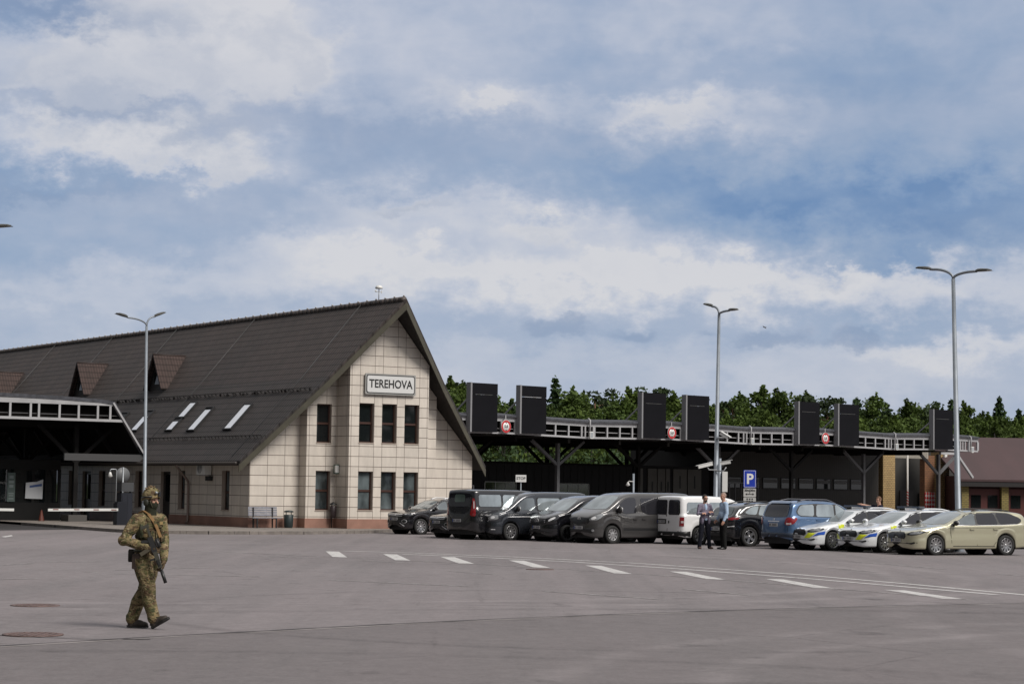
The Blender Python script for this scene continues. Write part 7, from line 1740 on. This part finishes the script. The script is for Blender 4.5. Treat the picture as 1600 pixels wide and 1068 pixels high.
b = MB(); b.prism([(.115, -.03), (.165, -.03), (.185, -.10), (.205, -.185), (.155, -.195), (.135, -.11)], Mr @ Matrix.Translation((0, .012, 0)) @ UPR, .024); part('magazine', b, mat('magazine_tan', (.05, .042, .025), .6), rifle)
b = MB(); b.box(.21, .43, -.022, .022, -.024, .030, Mr); part('handguard', b, GUN2, rifle)
b = MB(); b.tube([Mr @ Vector((.43, 0, .004)), Mr @ Vector((.47, 0, .004))], .012, 8); b.tube([Mr @ Vector((.47, 0, .004)), Mr @ Vector((.64, 0, .004))], .023, 12); part('suppressor', b, GUN, rifle)
b = MB(); b.box(.06, .16, -.02, .02, .045, .10, Mr); b.tube([Mr @ Vector((.05, 0, .075)), Mr @ Vector((.17, 0, .075))], .026, 10); part('sight', b, GUN, rifle)
b = MB(); b.box(.32, .40, -.035, -.02, -.01, .02, Mr); b.bar(Mr @ Vector((.30, 0, -.02)), Mr @ Vector((.29, 0, -.09)), .025); part('foregrip', b, GUN, rifle)

# ---- other people: local frame facing +x, left +y
def person(label, px, py, rz, H, joints, cloth, hair=None, shoe=None, extra=None, z0=0, palm=((0, .6, 0), (0, -.6, 0)), hk=(.5, .5), look=(1, 0, 0), base=None):
    k = H / 1.78; loc = base if base is not None else G(px, py)
    th = thing('person', label, 'person', loc, rz); J = {a: Vector(v) * k for a, v in joints.items()}
    b = MB(); at_, f, l, u = head(b, J['hed'], look, k)
    limb(b, [J['nck'], J['hed'] + Vector((-.01, 0, -.05)) * k], [.058 * k, .056 * k]); limb(b, [J['pel'], J['wst'], J['chs'], J['nck']], [.11 * k, .105 * k, .12 * k, .07 * k])
    for s_, q in (('r', 0), ('l', 1)):
        limb(b, [J['chs'], J[s_ + 's'], J[s_ + 'e'], J[s_ + 'h']], [.08 * k, .050 * k, .040 * k, .028 * k]); limb(b, [J['pel'], J[s_ + 'hp'], J[s_ + 'k'], J[s_ + 'a']], [.09 * k, .08 * k, .055 * k, .04 * k])
        hand(b, J[s_ + 'h'], J[s_ + 'h'] - J[s_ + 'e'], palm[q], hk[q], 1 if s_ == 'r' else -1, k)
    skinned('body', b, SKIN, th, .0075, 3)
    b = MB()
    for s_ in (1, -1): b.ell(at_(.079, s_ * .031, .003), (.008 * k, .011 * k, .007 * k), 8)
    part('eyes', b, mat('eye_dark'), th)
    top, bot, sleeve, belly = cloth
    b = MB(); limb(b, [J['pel'] + Vector((0, 0, .03)), J['wst'], J['chs'], J['nck'] - Vector((0, 0, .045))], [.125 * k, .13 * k, .14 * k, .08 * k], 16)
    ellm(b, J['chs'] + Vector((0, 0, .03)), (.125 * k, .195 * k, .17 * k)); ellm(b, J['wst'] + Vector((.02 + belly, 0, .03)), ((.125 + belly) * k, .165 * k, .16 * k)); ellm(b, J['pel'] + Vector((0, 0, .06)), (.135 * k, .170 * k, .10 * k))
    for s_ in ('r', 'l'):
        P = [J['nck'].lerp(J[s_ + 's'], .5) - Vector((0, 0, .02)), J[s_ + 's'], J[s_ + 's'].lerp(J[s_ + 'e'], .5), J[s_ + 'e'], J[s_ + 'e'].lerp(J[s_ + 'h'], .5), J[s_ + 'e'].lerp(J[s_ + 'h'], .95)]; rr_ = [.075, .074, .064, .058, .054, .042]
        n = 6 if sleeve == 'long' else 3
        limb(b, P[:n], [x * k for x in rr_[:n]])
    tp = skinned('shirt' if sleeve != 'jacket' else 'jacket', b, top, th, .010, 4)
    b = MB(); ellm(b, J['pel'] + Vector((0, 0, .0)), (.132 * k, .172 * k, .115 * k))
    for s_ in ('r', 'l'): limb(b, [J[s_ + 'hp'], J[s_ + 'hp'].lerp(J[s_ + 'k'], .5), J[s_ + 'k'], J[s_ + 'k'].lerp(J[s_ + 'a'], .5), J[s_ + 'a'] - Vector((0, 0, .03))], [x * k for x in (.100, .092, .074, .068, .066)], 16)
    skinned('trousers', b, bot, th, .010, 3)
    for s_ in ('r', 'l'):
        b = MB(); a = J[s_ + 'a']; d = Vector((1, .22 if s_ == 'l' else -.22, 0)).normalized(); g_ = Vector((a.x, a.y, 0))
        limb(b, [a, g_ + Vector((0, 0, .045))], [.045 * k, .04 * k]); ellm(b, g_ + d * .07 + Vector((0, 0, .038)), (.135 * k, .047 * k, .038 * k), d); ellm(b, g_ + d * .13 + Vector((0, 0, .030)), (.07 * k, .048 * k, .030 * k), d)
        skinned('shoe', b, shoe, th, .008, 2)
    if hair: hair(th, at_, f, l, u, k)
    if extra: extra(th, J, at_, f, l, u, k, tp)
    return th
def cap_hair(m, low=-.02, front=.045, grow=1.07):
    def fn(th, at_, f, l, u, k):
        b = MB(); ellm(b, at_(-.014, 0, .034), (.098 * k * grow, .080 * k * grow, .100 * k * grow), f, u, 24)
        me = remesh(b, .007, 1); bm = bmesh.new(); bm.from_mesh(me); c = at_(0, 0, 0)
        kill = [fc for fc in bm.faces if (lambda q: q.dot(f) > front * k and q.dot(u) < .085 * k or q.dot(u) < low * k)(fc.calc_center_median() - c)]
        bmesh.ops.delete(bm, geom=kill, context='FACES'); bm.to_mesh(me); bm.free(); me.materials.clear(); me.materials.append(m); obj('hair', me, th)
    return fn
ST = dict(pel=(0, 0, .94), wst=(0, 0, 1.06), chs=(0, 0, 1.28), nck=(0, 0, 1.49), hed=(.025, 0, 1.665), rs=(0, -.185, 1.42), ls=(0, .185, 1.42), rhp=(0, -.09, .91), lhp=(0, .09, .91))
NAVY = clothmat('navy_trousers', (.010, .011, .018)); BLK = clothmat('black_trousers', (.008, .008, .008)); BLUE = clothmat('pale_blue_shirt', (.34, .44, .58), .10, 5, .7)
def jacket_front(th, J, at_, f, l, u, k, tp):
    b = MB(); ellm(b, J['wst'] + Vector((.055, 0, .02)), (.10 * k, .095 * k, .21 * k)); ellm(b, J['chs'] + Vector((.05, 0, .06)), (.09 * k, .07 * k, .17 * k)); skinned('shirt', b, BLUE, th, .010, 3)
    b = MB()
    for s_ in (1, -1): ellm(b, J['pel'] + Vector((.02, s_ * .125, .0)), (.125 * k, .065 * k, .16 * k))
    ellm(b, J['pel'] + Vector((-.06, 0, .0)), (.085 * k, .17 * k, .16 * k)); skinned('jacket_tails', b, PLAID, tp, .010, 3)
    b = MB()
    for s_ in (1, -1): ellm(b, at_(.086, s_ * .034, .004), (.008 * k, .026 * k, .019 * k), f, u)
    b.bar(at_(.09, -.07, .012), at_(.09, .07, .012), .008); part('sunglasses', b, BLACK, th)
    b = MB(); ellm(b, at_(.050, 0, -.085), (.046 * k, .052 * k, .042 * k), f, u); ellm(b, at_(.088, 0, -.05), (.014 * k, .030 * k, .008 * k), f, u); skinned('beard', b, mat('dark_hair', (.018, .012, .010), .8), th, .006, 2)
PLAID, t, p = nmat('plaid_jacket'); tc = t.n('ShaderNodeTexCoord'); sp = t.n('ShaderNodeSeparateXYZ'); t.l(tc.outputs['Object'], sp.inputs[0])
pa = t.m('LESS_THAN', t.m('FRACT', t.m('MULTIPLY', sp.outputs[1], 16)), .35); pb_ = t.m('LESS_THAN', t.m('FRACT', t.m('MULTIPLY', sp.outputs[2], 16)), .35)
t.l(t.mix(t.m('MULTIPLY', t.m('ADD', pa, pb_), .5), (.19, .165, .22, 1), (.095, .085, .125, 1)), p.inputs['Base Color']); p.inputs['Roughness'].default_value = .9
person('man with crossed arms in an open plaid jacket and sunglasses', 1100.5, 856.8, R(-70), 1.80,
       dict(ST, re=(.045, -.270, 1.155), rh=(.215, .045, 1.215), le=(.045, .270, 1.150), lh=(.200, -.060, 1.175), rk=(.02, -.135, .50), ra=(0, -.185, .09), lk=(.02, .135, .50), la=(0, .185, .09)),
       (PLAID, NAVY, 'long', .01), cap_hair(mat('dark_hair', (.018, .012, .010), .8)), mat('brown_shoe', (.075, .035, .022), .4), jacket_front, palm=((-.4, 0, -.8), (-.4, 0, -.8)), hk=(.35, .35), look=(.96, .26, 0))
def belt2(th, J, at_, f, l, u, k, tp):
    b = MB(); ellm(b, J['pel'] + Vector((0, 0, .045)), (.142 * k, .178 * k, .022)); skinned('belt', b, mat('belt_black', (.01, .01, .01), .5), th, .008, 1)
person('bald man in a pale blue shirt and black trousers seen from the side', 1130.5, 857.6, R(197), 1.88,
       dict(ST, re=(-.03, -.265, 1.14), rh=(.13, -.27, .93), le=(.0, .255, 1.13), lh=(.115, .275, .90), rk=(.02, -.10, .50), ra=(-.02, -.11, .09), lk=(.03, .10, .50), la=(.0, .11, .09)),
       (BLUE, BLK, 'long', .015), cap_hair(mat('grey_stubble', (.24, .17, .14), .7), -.03, .0, 1.02), mat('black_shoe', (.01, .01, .01), .35), belt2, palm=((0, .7, 0), (0, -.7, 0)), look=(.97, .20, -.10))
ob = D(1374, 800, 73.2); ob.z = 0
person('police officer in a navy shirt leaning an outstretched arm on a police car roof', 0, 0, R(190), 1.82,
       dict(ST, re=(.18, .40, 1.50), rh=(.30, .62, 1.56), le=(.06, .25, 1.15), lh=(.16, .28, .93), rk=(.02, -.10, .50), ra=(-.02, -.11, .09), lk=(.03, .10, .50), la=(.0, .11, .09), rs=(.02, -.19, 1.43), ls=(0, .19, 1.44)) |
       dict(re=(.30, -.30, 1.47), rh=(.54, -.24, 1.52)),
       (clothmat('police_navy_shirt', (.010, .012, .026)), BLK, 'short', .0), cap_hair(mat('brown_hair', (.12, .062, .035), .8)), mat('black_shoe'), None, palm=((0, 0, -1), (0, -.7, 0)), hk=(.2, .5), look=(.8, .5, -.1), base=ob)
